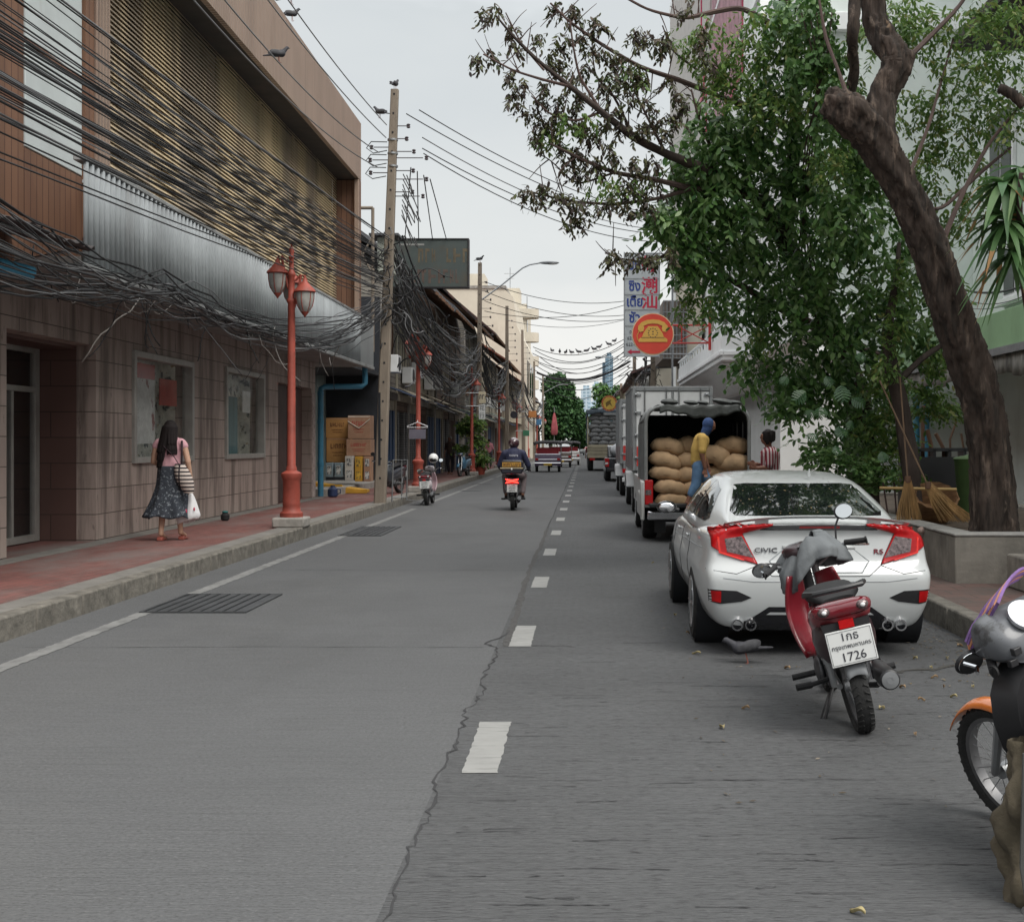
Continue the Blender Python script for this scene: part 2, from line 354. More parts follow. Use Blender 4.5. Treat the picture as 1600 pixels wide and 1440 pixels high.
for i,(px,Y,r) in enumerate(((735,43,.42),(752,50,.4),(720,50,.35))):
    c=at(px,692,Y); o=B().lathe([(r,0),(r,.006),(r*.9,.008),(1e-4,.008)],n=20).build('manhole_cover',GM,loc=(c.x,Y,.001),label=['round iron manhole cover nearest the camera in the left lane','round iron manhole cover farther along, nearer the centre line','round iron manhole cover farther along, nearer the kerb'][i],cat='manhole cover',group='manhole covers in the left lane')
# ---------------- left building (shop with louvred upper storey) ----------------
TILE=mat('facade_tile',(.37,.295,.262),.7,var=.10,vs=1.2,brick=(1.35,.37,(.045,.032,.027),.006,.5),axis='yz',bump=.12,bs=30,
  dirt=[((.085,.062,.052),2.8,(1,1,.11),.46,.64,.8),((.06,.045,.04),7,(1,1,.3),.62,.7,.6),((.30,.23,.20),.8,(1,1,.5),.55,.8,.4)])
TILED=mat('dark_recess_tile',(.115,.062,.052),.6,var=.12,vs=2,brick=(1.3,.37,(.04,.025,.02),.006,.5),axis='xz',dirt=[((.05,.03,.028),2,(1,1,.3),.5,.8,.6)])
ALU=mat('window_aluminium',(.36,.35,.33),.5,.3,var=.1,dirt=[((.2,.17,.15),5,(1,1,.4),.5,.8,.6)])
def pane(name,alpha=.5):
    m=mat(name,(.05,.06,.06),.04,spec=1,var=.1,alpha=alpha); m.node_tree.nodes['Principled BSDF'].inputs['IOR'].default_value=1.9; return m
PANE=pane('shop_glass',.14)
LB=thing('shop_building',(XW,20,.2),'large shop building with brown tiled ground floor and louvred upper storey','building')
def L_(b): return b.xf(Matrix.Translation((-XW,-20,-.2)))
b=B(); T=.28; x0,x1=XW-T,XW
b.box(x0,4,.1,x1,15.6,3.7); b.box(x0,15.6,3.0,x1,18.45,3.7)
for a,c,z0,z1 in ((18.45,19.97,.1,3.7),(19.97,22.9,.1,1.34),(19.97,22.9,2.99,3.7),(22.9,25.1,.1,3.7),(25.1,28.0,.1,1.34),(25.1,28.0,3.04,3.7),(28.0,29.4,.1,3.7),(29.4,33.0,3.0,3.7),(33.0,33.45,.1,3.7)):
    b.box(x0,a,z0,x1,c,z1)
L_(b).build('wall',TILE,LB,smooth=0)
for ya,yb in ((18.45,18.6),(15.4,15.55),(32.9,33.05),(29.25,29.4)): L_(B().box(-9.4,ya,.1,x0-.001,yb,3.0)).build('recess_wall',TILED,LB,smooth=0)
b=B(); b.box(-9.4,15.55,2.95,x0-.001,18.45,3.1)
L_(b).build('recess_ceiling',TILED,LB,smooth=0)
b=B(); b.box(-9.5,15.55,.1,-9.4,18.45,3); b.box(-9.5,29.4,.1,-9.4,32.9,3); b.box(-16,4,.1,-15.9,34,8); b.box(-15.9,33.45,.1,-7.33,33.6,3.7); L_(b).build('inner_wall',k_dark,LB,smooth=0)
# entrance door
d=L_(B().box(-7.93,18.28,.2,-7.85,18.43,3.0).box(-7.93,15.6,.2,-7.85,15.7,3.0).box(-7.93,15.7,2.88,-7.85,18.28,2.98).box(-7.93,15.7,2.32,-7.85,18.28,2.40).box(-7.93,17.55,.2,-7.86,17.62,2.32).box(-7.93,15.7,.2,-7.85,18.28,.3)).build('door_frame',ALU,LB,bevel=.005)
L_(B().box(-7.90,15.7,.3,-7.885,17.55,2.32).box(-7.90,17.62,.3,-7.885,18.28,2.32).box(-7.90,15.7,2.4,-7.885,18.28,2.88)).build('door_glass',PANE,LB,smooth=0)
# windows with frame, glass and a shallow display behind
POST=[mat('poster_white',(.72,.74,.72),.6,var=.12,vs=7,dirt=[((.25,.06,.05),3.5,(1,1,.7),.60,.64,.9),((.10,.14,.13),9,(1,2,2),.62,.66,.8)]),mat('poster_red',(.42,.06,.04),.6,var=.15,vs=4),mat('display_shelf',(.62,.62,.55),.7,var=.3,vs=4,dirt=[((.30,.16,.03),6,(1,1,2),.6,.63,.9),((.03,.05,.06),5,(1,1,1),.55,.6,.9)]),mat('curtain_teal',(.12,.22,.24),.7,var=.3,vs=3,st=(1,6,.2))]
for a,c,z0,z1 in ((19.97,22.9,1.34,2.99),(25.1,28.0,1.34,3.04)):
    w=L_(B().box(XW-.14,a-.06,z0-.06,XW+.05,a+.05,z1+.06).box(XW-.14,c-.05,z0-.06,XW+.05,c+.06,z1+.06).box(XW-.14,a+.05,z0-.06,XW+.05,c-.05,z0+.04).box(XW-.14,a+.05,z1-.04,XW+.05,c-.05,z1+.06)).build('window',ALU,LB,bevel=.008)
    L_(B().box(XW-.10,a+.05,z0+.04,XW-.085,c-.05,z1-.04)).build('pane',PANE,w,smooth=0)
    dsp=B(); dsp.box(XW-.55,a-.1,z0-.1,XW-.5,c+.1,z1+.1); dsp.box(XW-.9,c+.02,z0-.1,XW-.285,c+.1,z1+.1); dsp.box(XW-.9,a-.1,z0-.1,XW-.285,a-.02,z1+.1)
    L_(dsp).build('display_back',POST[2],w,smooth=0)
    if a<20:
        L_(B().box(XW-.13,a+.15,z0+.25,XW-.115,a+1.35,z1-.35)).build('poster',POST[0],w,smooth=0)
        L_(B().box(XW-.13,a+.15,z1-.34,XW-.115,a+1.35,z1-.1)).build('poster',POST[1],w,smooth=0)
        L_(B().box(XW-.13,a+1.6,z1-.75,XW-.115,a+2.5,z1-.3)).build('poster',POST[1],w,smooth=0)
    else:
        L_(B().box(XW-.13,a+.2,z0+.02,XW-.115,a+1.3,z1-.5)).build('curtain',POST[3],w,smooth=0)
        L_(B().box(XW-.13,a+1.7,z1-.8,XW-.115,a+2.3,z1-.35)).build('poster',POST[0],w,smooth=0)
d=L_(B().box(-7.26,29.4,.2,-7.2,30.9,3.0)).build('door',mat('brown_door',(.06,.032,.028),.6,var=.2),LB,bevel=.005)
L_(B().box(-7.34,32.0,.2,-7.30,32.98,2.98)).build('door',mat('brown_door2',(.10,.055,.047),.6,var=.15),LB)
L_(B().box(XW-.02,33.02,.2,XW+.02,33.4,2.9)).build('poster_strip',mat('peeling_bills',(.33,.27,.25),.8,var=.3,vs=9,st=(1,1,1)),LB)
# soffit and corrugated canopy
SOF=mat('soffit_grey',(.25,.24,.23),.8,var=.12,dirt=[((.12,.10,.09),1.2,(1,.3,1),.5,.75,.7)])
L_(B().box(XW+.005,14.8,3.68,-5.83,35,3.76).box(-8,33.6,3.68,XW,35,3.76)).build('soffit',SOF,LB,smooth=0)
def corr(x,ya,yb,z0,z1,pitch,amp,lean=0):
    b=B(); n=int((yb-ya)/pitch*12)
    def f(u,v):
        y=ya+(yb-ya)*u; return (x+amp*max(-1,min(1,1.9*math.sin(2*math.pi*(y-ya)/pitch)))+lean*(1-v),y,z0+(z1-z0)*v)
    return b.grid(f,n,1)
L_(corr(-5.8,14.8,32.9,3.70,4.86,.17,.036,.0)).build('corrugated_sheet',k_galv,LB,solid=.004,smooth=60)
L_(B().box(-5.84,32.9,3.68,-5.78,35.0,4.86).box(-7.0,34.94,3.761,-5.84,35.0,4.86)).build('end_panel',mat('flat_galvanised',(.27,.285,.29),.6,.2,var=.1,vs=1),LB)
L_(B().box(-5.90,14.75,4.86,-5.755,35.05,4.92).box(-5.86,14.7,3.60,-5.76,35.05,3.68)).build('canopy_trim',mat('trim_grey',(.34,.35,.35),.6,.2,dirt=[((.12,.10,.09),1.5,(1,1,1),.5,.7,.7)]),LB,bevel=.01)
L_(B().prism([(-6.62,5.06),(-5.9,4.925),(-5.9,4.90),(-6.62,5.02)],16.8,34.1)).build('canopy_top',k_galv,LB,smooth=0)
# louvred screen
SLAT=mat('louvre_tan',(.56,.44,.27),.65,var=.22,vs=.7,st=(1,1,.12),dirt=[((.20,.16,.125),.55,(1,1,.10),.45,.58,.85),((.15,.055,.03),2,(1,1,.5),.62,.8,.5),((.05,.042,.04),1.4,(1,1,.25),.6,.8,.7)])
b=B(); z=5.10
while z<8.72:
    b.prism([(-6.648,z+.070),(-6.640,z+.072),(-6.600,z+.003),(-6.608,z)],17.62,34.05); z+=.070
L_(b).build('louvre_slats',SLAT,LB,smooth=0)
BACKP=mat('louvre_back',(.55,.44,.30),.9,var=.3,vs=1.2,st=(1,1,.15),dirt=[((.10,.08,.065),.6,(1,1,.1),.5,.62,.8)])
L_(B().box(-6.82,17.5,4.9,-6.74,34.1,8.9)).build('louvre_backing',BACKP,LB,smooth=0)
for y in (20.4,23.3,26.3,29.3,32.0): L_(B().box(-6.739,y,5.0,-6.672,y+.10,8.8)).build('louvre_mullion',SLAT,LB,smooth=0)
RUST=mat('rust_brown_sheet',(.19,.095,.055),.7,var=.22,vs=1.5,st=(1,1,.2),brick=(.17,9,(.06,.02,.012),.008,0),axis='yz',dirt=[((.08,.035,.025),2,(1,1,.3),.5,.8,.7)])
RUSTX=mat('rust_brown_end',(.17,.085,.05),.7,var=.22,vs=1.5,st=(1,1,.2),brick=(.14,9,(.06,.02,.012),.008,0),axis='xz',dirt=[((.08,.035,.025),2,(1,1,.3),.5,.8,.7)])
PINK=mat('pink_metal_fascia',(.26,.185,.142),.6,.1,var=.10,vs=1.2,st=(1,1,.3),wave=(1,9,.8),dirt=[((.13,.075,.055),3.0,(1,1.6,.06),.58,.74,.6)])
L_(B().box(-6.70,17.12,4.3,-6.52,17.6,9.0)).build('pillar',PINK,LB,bevel=.02)
L_(B().box(-6.72,16.82,4.3,-6.56,17.11,9.0).box(-6.72,15.06,3.77,-6.60,16.81,5.08).box(-6.72,3,3.70,-6.60,15.05,9.0)).build('board_wall',RUST,LB,smooth=0)
L_(B().box(-6.70,15.1,6.38,-6.60,16.8,9.0).box(-6.70,15.1,5.1,-6.60,16.8,6.32)).build('white_panel',mat('white_board',(.50,.54,.54),.6,var=.06,vs=1.5,dirt=[((.30,.25,.2),1.5,(1,1,.3),.6,.85,.5)]),LB,bevel=.01)
L_(B().box(-6.72,15.1,6.321,-6.58,16.8,6.379)).build('panel_rail',RUST,LB)
L_(B().box(-6.72,34.1,4.93,-6.0,34.3,8.6)).build('end_wall',RUSTX,LB,smooth=0)
L_(B().box(-6.12,33.95,4.93,-6.0,34.09,8.6)).build('corner_post',PINK,LB,bevel=.01)
L_(B().box(-6.10,-2,8.62,-6.0,34.3,10.15).box(-12,34.2,8.62,-6.1,34.3,10.15)).build('fascia',PINK,LB,smooth=0)
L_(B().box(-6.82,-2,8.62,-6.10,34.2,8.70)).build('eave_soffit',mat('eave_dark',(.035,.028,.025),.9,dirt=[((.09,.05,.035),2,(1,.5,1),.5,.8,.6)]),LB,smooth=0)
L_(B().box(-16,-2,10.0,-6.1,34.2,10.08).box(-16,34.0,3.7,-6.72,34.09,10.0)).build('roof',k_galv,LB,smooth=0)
# small pieces on that facade
o=B().box(-.62,-3.3,-.05,.55,3.2,.03).xf(Matrix.Rotation(R(8),4,'Y'))
aw=thing('tin_awning',(-6.2,11.4,3.86),'dark tattered tin awning above the entrance at the far left','awning')
b=B(); ra=random.Random(8)
def f(u,v):
    y=-3.3+6.6*u; x=-.75+1.35*v; return (x+(.06*math.sin(y*5)+.04*math.sin(y*17) if v==1 else 0),y,.22-.28*v+.018*math.sin(y*2*math.pi/.12))
b.grid(f,330,6); b.build('tin_sheet',mat('rusty_tin',(.11,.10,.10),.7,.3,var=.3,vs=2,st=(1,.4,1),dirt=[((.10,.045,.03),1.5,(1,1,1),.5,.7,.7)]),aw,solid=.006)
b=B()
for y in (-3,-1,1,3): b.tube([(-.8,y,-.35),(.5,y,-.08)],.02,6)
b.tube([(.45,-3.3,-.1),(.45,3.3,-.1)],.022,6); b.build('bracket',k_steel,aw)
B().tube([(-6.9,12.6,3.66),(-6.0,13.9,3.44)],.072,18,cap=False).build('blue_pipe',mat('bright_blue_pvc',(.08,.32,.50),.4,var=.08),loc=(0,0,0),solid=.008,label='short open end of bright blue pipe sticking out under the awning at far left',cat='pipe')
o=bpy.data.objects['blue_pipe']; rebase(o,(-6.4,13.2,3.5))
pz=B(); pz.tube([(-6.95,33.65,.2),(-6.95,33.65,2.9),(-6.95,33.68,3.02),(-6.88,33.75,3.08),(-6.0,34.4,3.12),(-5.92,34.45,3.2),(-5.92,34.45,3.66)],.075,14)
for z in (1.0,2.1,2.85): pz.lathe([(.088,z),(.088,z+.1)],c=(-6.95,33.65,0),n=14)
rebase(pz.build('drain_pipe',k_bluep,label='blue pipe running up the corner of the tiled shop and bending under its canopy',cat='pipe'),(-6.95,33.65,.2))
c=at(347,795,18.9)
jar=thing('paint_pot',(-6.62,19.9+.2,.19),'small dark pot with teal lid on the pavement by the tiled wall','pot')
B().lathe([(.05,0),(.075,.02),(.08,.1),(.05,.13),(.05,.15)]).build('pot_body',k_black,jar); B().lathe([(.055,.15),(.055,.17),(1e-4,.18)]).build('lid',mat('teal',(.03,.2,.2),.5),jar)
jar.location=(-6.55,23.3,.19)
j2=thing('water_jug',(-6.6,33.5,.19),'dark blue jug standing at the foot of the blue pipe','jug')
B().lathe([(.10,0),(.13,.03),(.13,.2),(.06,.27),(.06,.3)]).build('jug_body',mat('navy',(.02,.035,.09),.4),j2); B().tube([(.12,0,.08),(.2,0,.1),(.2,0,.2),(.12,0,.22)],.015,8).build('handle',mat('navy',(.02,.035,.09)),j2)
# ---------------- box store beside the shop ----------------
st=thing('goods_store',(-8,38,.2),'dark open store with raised concrete floor beyond the tiled shop','building')
def S_(b): return b.xf(Matrix.Translation((8,-38,-.2)))
S_(B().box(-15,34.0,.1,-6.7,42.0,.38)).build('floor_slab',k_conc,st,bevel=.02)
S_(B().box(-15,42.0,.1,-6.75,42.2,6.4).box(-15.2,34.35,.1,-15,42,6.4).box(-8.9,34.35,3.8,-6.75,42,3.9)).build('dark_wall',mat('near_black_wall',(.018,.02,.025),.9,var=.4,vs=1),st,smooth=0)  # store walls and ceiling in one mottled near-black tone
S_(B().box(-9.3,41.7,.38,-8.5,41.99,3.8)).build('side_wall',mat('grey_green_wall',(.17,.20,.19),.8,var=.15,dirt=[((.08,.07,.06),2,(1,1,.3),.5,.8,.6)]),st)
CARD=mat('cardboard',(.40,.205,.065),.8,var=.1,vs=3); CARD2=mat('brown_carton',(.33,.19,.12),.8,var=.14,vs=4); INK=mat('carton_print',(.13,.05,.02),.8); INKR=mat('carton_print_red',(.35,.06,.05),.8); TAPE=mat('pale_string',(.6,.55,.48),.6)
YEL=mat('yellow_crate',(.50,.27,.03),.6,var=.15)
def scribble(par,w,h,zc,m,seed,x0=0,y=-.004):   # worn print that cannot be read any more
    r=random.Random(seed); b=B(); x=-w/2
    while x<w/2:
        q=r.uniform(.25,.7)*h*.8
        b.box(x0+x,y,zc-h/2,x0+x+q*.35,y+.003,zc+h/2)
        z=zc+r.choice((-1,0,1))*h*.38; b.box(x0+x+q*.36,y,z-h*.11,x0+x+q,y+.003,z+h*.11)
        if r.random()<.5: b.box(x0+x+q*.7,y+.0005,zc-h*.4,x0+x+q,y+.0028,zc+h*.4)
        x+=q+h*.15
    return b.build('print',m,par,smooth=0)
def carton(px0,px1,py0,py1,Y,dep,m,words,ink,label,strap=0,grp='cartons stacked in the open store'):
    a=at(px0,py1,Y); c=at(px1,py0,Y); w,h=(c.x-a.x),(c.z-a.z)
    t=thing('carton',((a.x+c.x)/2,Y,a.z),label,'carton',grp)
    B().box(-w/2,0,0,w/2,dep,h).build('box_body',m,t,bevel=.012)
    B().box(-w/2+.01,-.004,h*.93,w/2-.01,-.001,h*.97).build('tape',TAPE if strap else CARD2,t)
    scribble(t,w*.62,h*.2,h*.66,ink,len(label)); scribble(t,w*.5,h*.06,h*.40,ink,3+len(label)); scribble(t,w*.4,h*.05,h*.28,ink,9+len(label))
    if strap:
        B().tube([(-w/2,-.01,h*.75),(0,-.02,h*.45),(w/2,-.01,h*.85)],.012,6).build('string',TAPE,t)
    return t
carton(510,545,684,722,38,.6,CARD,['CHINA','FRAGILE'],INK,'orange-brown carton at the bottom of the left stack in the open store')
carton(509,545,653,683.6,38,.6,CARD,['CHINA','FRAGILE'],INK,'orange-brown carton on top of the left stack in the open store')
carton(543.5,578,649,685,37.5,.7,CARD2,['BOX'],INKR,'dull brown carton tied with pale string, topmost behind the concrete pole',1)
carton(541,579,686,712,37.5,.7,CARD2,['GOODS'],INKR,'brown carton with red print, second from top behind the concrete pole')
for i,(px0,px1,py0,py1,m) in enumerate(((509,520,723,745,'b'),(523,535,723,745,'b'),(539,552,712.5,750,'w'),(554.5,566,713,752,'y'),(568,579,713,752,'k'))):
    a=at(px0,py1,37.3); c=at(px1,py0,37.3); w,h=c.x-a.x,c.z-a.z
    cm={'b':mat('tin_blue',(.25,.32,.36),.4,.3),'w':mat('white_carton',(.5,.47,.43),.7),'y':YEL,'k':CARD2}[m]
    t=thing('can_crate',((a.x+c.x)/2,37.3,a.z),['pale blue tin crate under the left carton stack, left one','pale blue tin crate under the left carton stack, right one','white printed crate between the blue tins and the yellow one','yellow printed crate near the concrete pole','plain brown crate half hidden by the concrete pole'][i],'crate','small crates under the cartons')
    B().box(-w/2,0,0,w/2,.5,h).build('crate_body',cm,t,bevel=.01)
    for k in range(2 if h>.5 else 1):
        hh=h/(2 if h>.5 else 1); B().box(-w*.3,-.006,hh*k+hh*.2,w*.3,-.001,hh*k+hh*.8).build('crate_label',mat('pale_label',(.5,.5,.48),.6,dirt=[((.05,.05,.06),8,(1,1,1),.5,.55,.9)]) if m!='y' else mat('yellow_label',(.6,.38,.05),.6,dirt=[((.1,.06,.03),8,(1,1,1),.5,.55,.9)]),t)
w=thing('wooden_ramp',(-6.9,36.2,.2),'yellow wooden plank ramp lying in front of the cartons','ramp')
B().prism([(-.9,.24),(-.9,.32),(.75,.08),(.75,0)],-.35,.35).build('ramp_board',YEL,w,bevel=.006); B().box(-.95,-.4,.16,.1,-.36,.24).box(.1,-.4,0,.8,-.36,.1).build('ramp_edge',YEL,w)
# ---------------- utility poles ----------------
def holes(b,h,w): 
    for i in range(int(h/.42)): b.cbox((0,-w-.002,.9+.42*i),(.035,.01,.035))
POLES=[]
def utility_pole(x,Y,top,lx,label,detail=True,w=.135):
    t=thing('utility_pole',(x,Y,.18),label,'utility pole','concrete utility poles on the left pavement'); h=top-.18
    def cx(z): return lx*z/h
    b=B(); n=8
    prof=[]
    for i in range(n+1):
        z=h*i/n; q=w*(1-.35*i/n); prof+=[(cx(z),z,q)]
    vs=[];fs=[]
    for (c,z,q) in prof:
        k=q*.22
        for u,v in ((-q+k,-q),(q-k,-q),(q,-q+k),(q,q-k),(q-k,q),(-q+k,q),(-q,q-k),(-q,-q+k)): vs.append((c+u,v,z))
    for i in range(n):
        for j in range(8): a=i*8+j; c2=i*8+(j+1)%8; fs.append((a,c2,c2+8,a+8))
    fs.append(tuple(range(8))[::-1]); fs.append(tuple(range(n*8,n*8+8)))
    b.add(vs,fs).build('pole_shaft',k_polec,t,smooth=30)
    if detail:
        hb=B()
        for i in range(int(h/.45)):
            z=.6+.45*i; q=w*(1-.35*z/h); hb.cbox((cx(z),-q-.001,z),(.04,.012,.045))
        hb.box(-.02,-w-.004,.9,.035,-w+.002,2.6)
        hb.build('bolt_holes',k_dark,t,smooth=0)
    POLES.append((x,Y,lx,h)); return t
P1=utility_pole(-4.82,30.1,9.9,.35,'tall leaning concrete utility pole nearest the camera, between the shop and the road')
def pmid(i,z): x,Y,lx,h=POLES[i]; return Vector((x+lx*(z-.18)/h,Y,z))
P2=utility_pole(-4.9,59,9.9,.06,'concrete utility pole with the street light arm, second along the kerb')
P3=utility_pole(-4.73,77.6,9.9,0,'third concrete utility pole, beyond the street light',False)
P4=utility_pole(-4.5,94,9.9,-.1,'fourth concrete utility pole, beside the cream tower',False)
for Y,l in ((116,'fifth concrete utility pole, small beside the balconies'),(140,'farthest concrete utility pole before the big roadside tree')): utility_pole(-4.6,Y,9.0,0,l,False)
INS=mat('brown_insulator',(.045,.03,.035),.3)
def insulators(t,i,zs,sidex,n0=.1):
    base=Vector((POLES[i][0],POLES[i][1],.18)); out=[]
    for z,dx in zs:
        p=pmid(i,z)-base
        b=B(); b.tube([p,p+Vector((dx*.9,0,0))],.012,6)
        b.lathe([(.028,-.05),(.05,-.03),(.03,0),(.05,.03),(.028,.05)],c=p+Vector((dx,0,0)),n=10)
        b.build('insulator',INS,t); out.append(base+p+Vector((dx,0,0)))
    return out
I1=insulators(P1,0,[(9.05,.35),(8.75,.32),(8.45,.5),(8.3,.8),(8.0,.5),(7.8,.82),(7.5,.5),(7.4,.75),(8.55,-.5),(8.25,-.52),(7.95,-.5)],1)
b=B(); base=Vector((POLES[0][0],POLES[0][1],.18)); rp_=random.Random(4)
for i in range(9):
    p=pmid(0,7.9-.12*i)-base+Vector((.28,-.1,0)); q=p+Vector((rp_.uniform(.1,.45),0,-rp_.uniform(.2,.9)))
    b.tube([p,p.lerp(q,.5)+Vector((.15,0,-.35)),q,q+Vector((-.1,0,.25))],.014,6)
for z in (8.55,8.25,7.95): 
    p=pmid(0,z)-base; b.tube([p+Vector((-.12,-.1,.1)),p+Vector((-.5,-.05,.12)),p+Vector((-.62,0,-.02)),p+Vector((-.45,-.05,-.15)),p+Vector((-.12,-.1,-.1))],.012,6)
b.build('jumper_wire',k_cable,P1)
b=B()
for z in (8.72,8.4,8.1): b.lathe([(.125,z-.2),(.125,z-.16)],c=(.30,0,0),n=16)
b.build('steel_band',k_steel,P1)
for i in (1,2,3): insulators((P2,P3,P4)[i-1],i,[(9.0,.3),(8.6,.35),(8.2,.5),(7.8,.5),(7.4,.5),(7.0,.6),(6.6,.6)],1)
# small railing by the pole foot
rl=thing('steel_stand',(-4.35,30.5,.2),'small rusty metal stand leaning at the foot of the nearest utility pole','stand')
B().tube([(-.25,0,0),(-.22,0,1.0),(.12,0,1.0),(.1,0,.05),(.4,-.2,.02)],.018,6).tube([(-.02,.02,.05),(-.02,.02,1.0)],.014,6).tube([(-.25,0,.1),(.1,0,.12)],.014,6).build('stand_frame',k_steel,rl)
# ---------------- street light arms ----------------
def cobra(x,Y,z0,dx,dz,label):
    t=thing('street_light',(x,Y,z0),label,'street light','cobra-head street lights')
    B().tube([(0,0,0),(dx*.3,0,dz*.45),(dx*.55,0,dz*.86),(dx*.65,0,dz*.95),(dx*.8,0,dz)],.035,8).build('arm',k_steel,t)
    B().ell((dx*.91,0,dz),(dx*.14,.12,.075)).build('lamp_head',mat('lamp_grey',(.2,.21,.22),.4),t)
    B().ell((dx*.95,0,dz-.035),(dx*.08,.10,.055)).build('lens',mat('lamp_lens',(.45,.45,.43),.2),t)
cobra(-4.75,59,8.2,3.4,1.7,'street light with long grey curved arm on the second utility pole')
cobra(-4.5,140,8.2-1.1,2.6,.9,'smaller distant street light arm reaching out before the big tree')
# ---------------- red lamp posts ----------------
def lamp_post(x,Y,label,scale=1):
    t=thing('lamp_post',(x,Y,.19),label,'lamp post','red ornamental lamp posts')
    B().prism([(-.27,-.27),(.27,-.27),(.27,.27),(-.27,.27)],0,.17,'z').build('plinth',k_conc,t,bevel=.03)
    pr=[(.24,.17),(.24,.24),(.19,.27),(.185,.32),(.175,.35),(.185,.38),(.178,.42),(.178,.78),(.19,.80),(.215,.86),(.215,.90),(.16,.93),(.115,.95),(.11,1.0),(.088,1.03),(.080,3.1),(.075,3.75),(.095,3.77),(.095,3.82),(.07,3.84),(.065,4.2),(.085,4.22),(.085,4.26),(.05,4.3),(.045,4.5),(.062,4.52),(.04,4.56),(.06,4.62),(.045,4.68),(.025,4.7),(1e-4,4.78)]
    pr=[(a*.80,b_) for a,b_ in pr]
    B().lathe(pr,n=20).build('post',k_red,t,smooth=50)
    L=mat('frosted_lamp_glass',(.34,.33,.31),.35,var=.15,vs=9,spec=.5)
    for k in range(3):
        a=R((178,-8,100)[k]); u=Vector((math.cos(a),math.sin(a),0))
        z=(4.40,4.08,4.25)[k]-.05
        arm=B(); arm.tube([u*.05+Vector((0,0,z-.35)),u*.12+Vector((0,0,z-.05)),u*.17+Vector((0,0,z+.2)),u*.235+Vector((0,0,z+.18)),u*.235+Vector((0,0,z+.02))],.022,8)
        arm.tube([u*.06+Vector((0,0,z+.1)),u*.17+Vector((0,0,z+.2))],.02,8); arm.build('lamp_arm',k_red,t)
        c=u*.235+Vector((0,0,z))
        ln=B().lathe([(.035,.14),(.045,.08),(.10,.02),(.175,-.06),(.185,-.085),(.165,-.10),(.15,-.10)],c=c,n=18); ln=ln.build('lantern',k_red,t,smooth=50)
        B().lathe([(.148,-.10),(.145,-.2),(.12,-.32),(.07,-.42),(.02,-.44)],c=c,n=16).build('lamp_glass',L,ln,smooth=60)
        rb=B()
        for j in range(6):
            q=R(60*j+20); w=Vector((math.cos(q),math.sin(q),0))
            rb.tube([c+w*.154+Vector((0,0,-.1)),c+w*.150+Vector((0,0,-.2)),c+w*.126+Vector((0,0,-.32)),c+w*.06+Vector((0,0,-.43))],.007,5)
        rb.lathe([(.075,-.40),(.06,-.44),(.02,-.49),(1e-4,-.52)],c=c,n=12); rb.build('ribs',k_red,ln)
    return t
LP=[(-4.93,21.5,'red ornamental lamp post nearest the camera, in front of the tiled shop'),
(-4.82,37,'second red lamp post with a hanger sign, behind the pink scooter'),(-4.95,56,'third red lamp post, beside the potted plant'),(-4.9,73,'fourth red lamp post along the left pavement'),(-4.9,92,'fifth red lamp post along the left pavement'),(-4.9,110,'sixth red lamp post along the left pavement'),(-4.8,128,'seventh red lamp post along the left pavement'),(-4.8,147,'farthest red lamp post, near the big roadside tree')]
for x,Y,l in LP: lamp_post(x,Y,l)
hg=thing('hanging_board',(-4.82,36.85,2.0),'small grey board hung by a white coat hanger on the second lamp post','board')
B().tube([(0,0,.25),(0,-.03,.2),(-.3,-.03,.08),(-.3,-.03,.05),(.3,-.03,.05),(.3,-.03,.08),(0,-.03,.2)],.012,6).build('hanger',mat('hanger_white',(.6,.6,.62),.5),hg); B().box(-.24,-.05,-.28,.24,-.03,0).build('board',mat('slate',(.12,.11,.14),.7),hg)
# ---------------- big dark sign board ----------------
a=at(607,448,38.5); c=at(731,374,38.5)
sg=thing('sign_board',((a.x+c.x)/2,38.5,a.z),'large dark green weathered sign board projecting over the pavement behind the nearest pole','sign')
w,h=(c.x-a.x)/2,c.z-a.z
B().box(-w,0,0,w,.3,h).build('sign_box',mat('dark_green_board',(.045,.058,.055),.6,var=.1,vs=1,dirt=[((.07,.05,.03),1.4,(1,1,.8),.5,.7,.6)]),sg,bevel=.01)
B().box(-w-.03,-.03,-.03,-w,.32,h+.03).box(w,-.03,-.03,w+.03,.32,h+.03).box(-w,-.03,-.03,w,.32,0).box(-w,-.03,h,w,.32,h+.03).build('sign_frame',mat('sign_black',(.02,.018,.02),.6),sg)
FD=mat('faded_sign_letters',(.085,.066,.04),.7,var=.3,vs=5); FD2=mat('faded_sign_letters_red',(.075,.05,.04),.7,var=.3,vs=5)
for i,(x,z,m) in enumerate(((-.05,.66,FD),(.8,.66,FD),(-.5,.22,FD2),(.1,.22,FD2),(.7,.22,FD2))): scribble(sg,.5,.42,h*z,m,40+i,x)
B().box(-w*.75,-.006,h*.87,-w*.1,-.002,h*.91).build('streak',mat('faded_white',(.2,.2,.19),.7),sg)
for i in range(4):
    B().tube([(w*(-.6+.35*i),.1,h+.02),at(642+10*i,262+6*i,31)-Vector(sg.location)],.014,6).build('guy_wire',k_cable,sg)
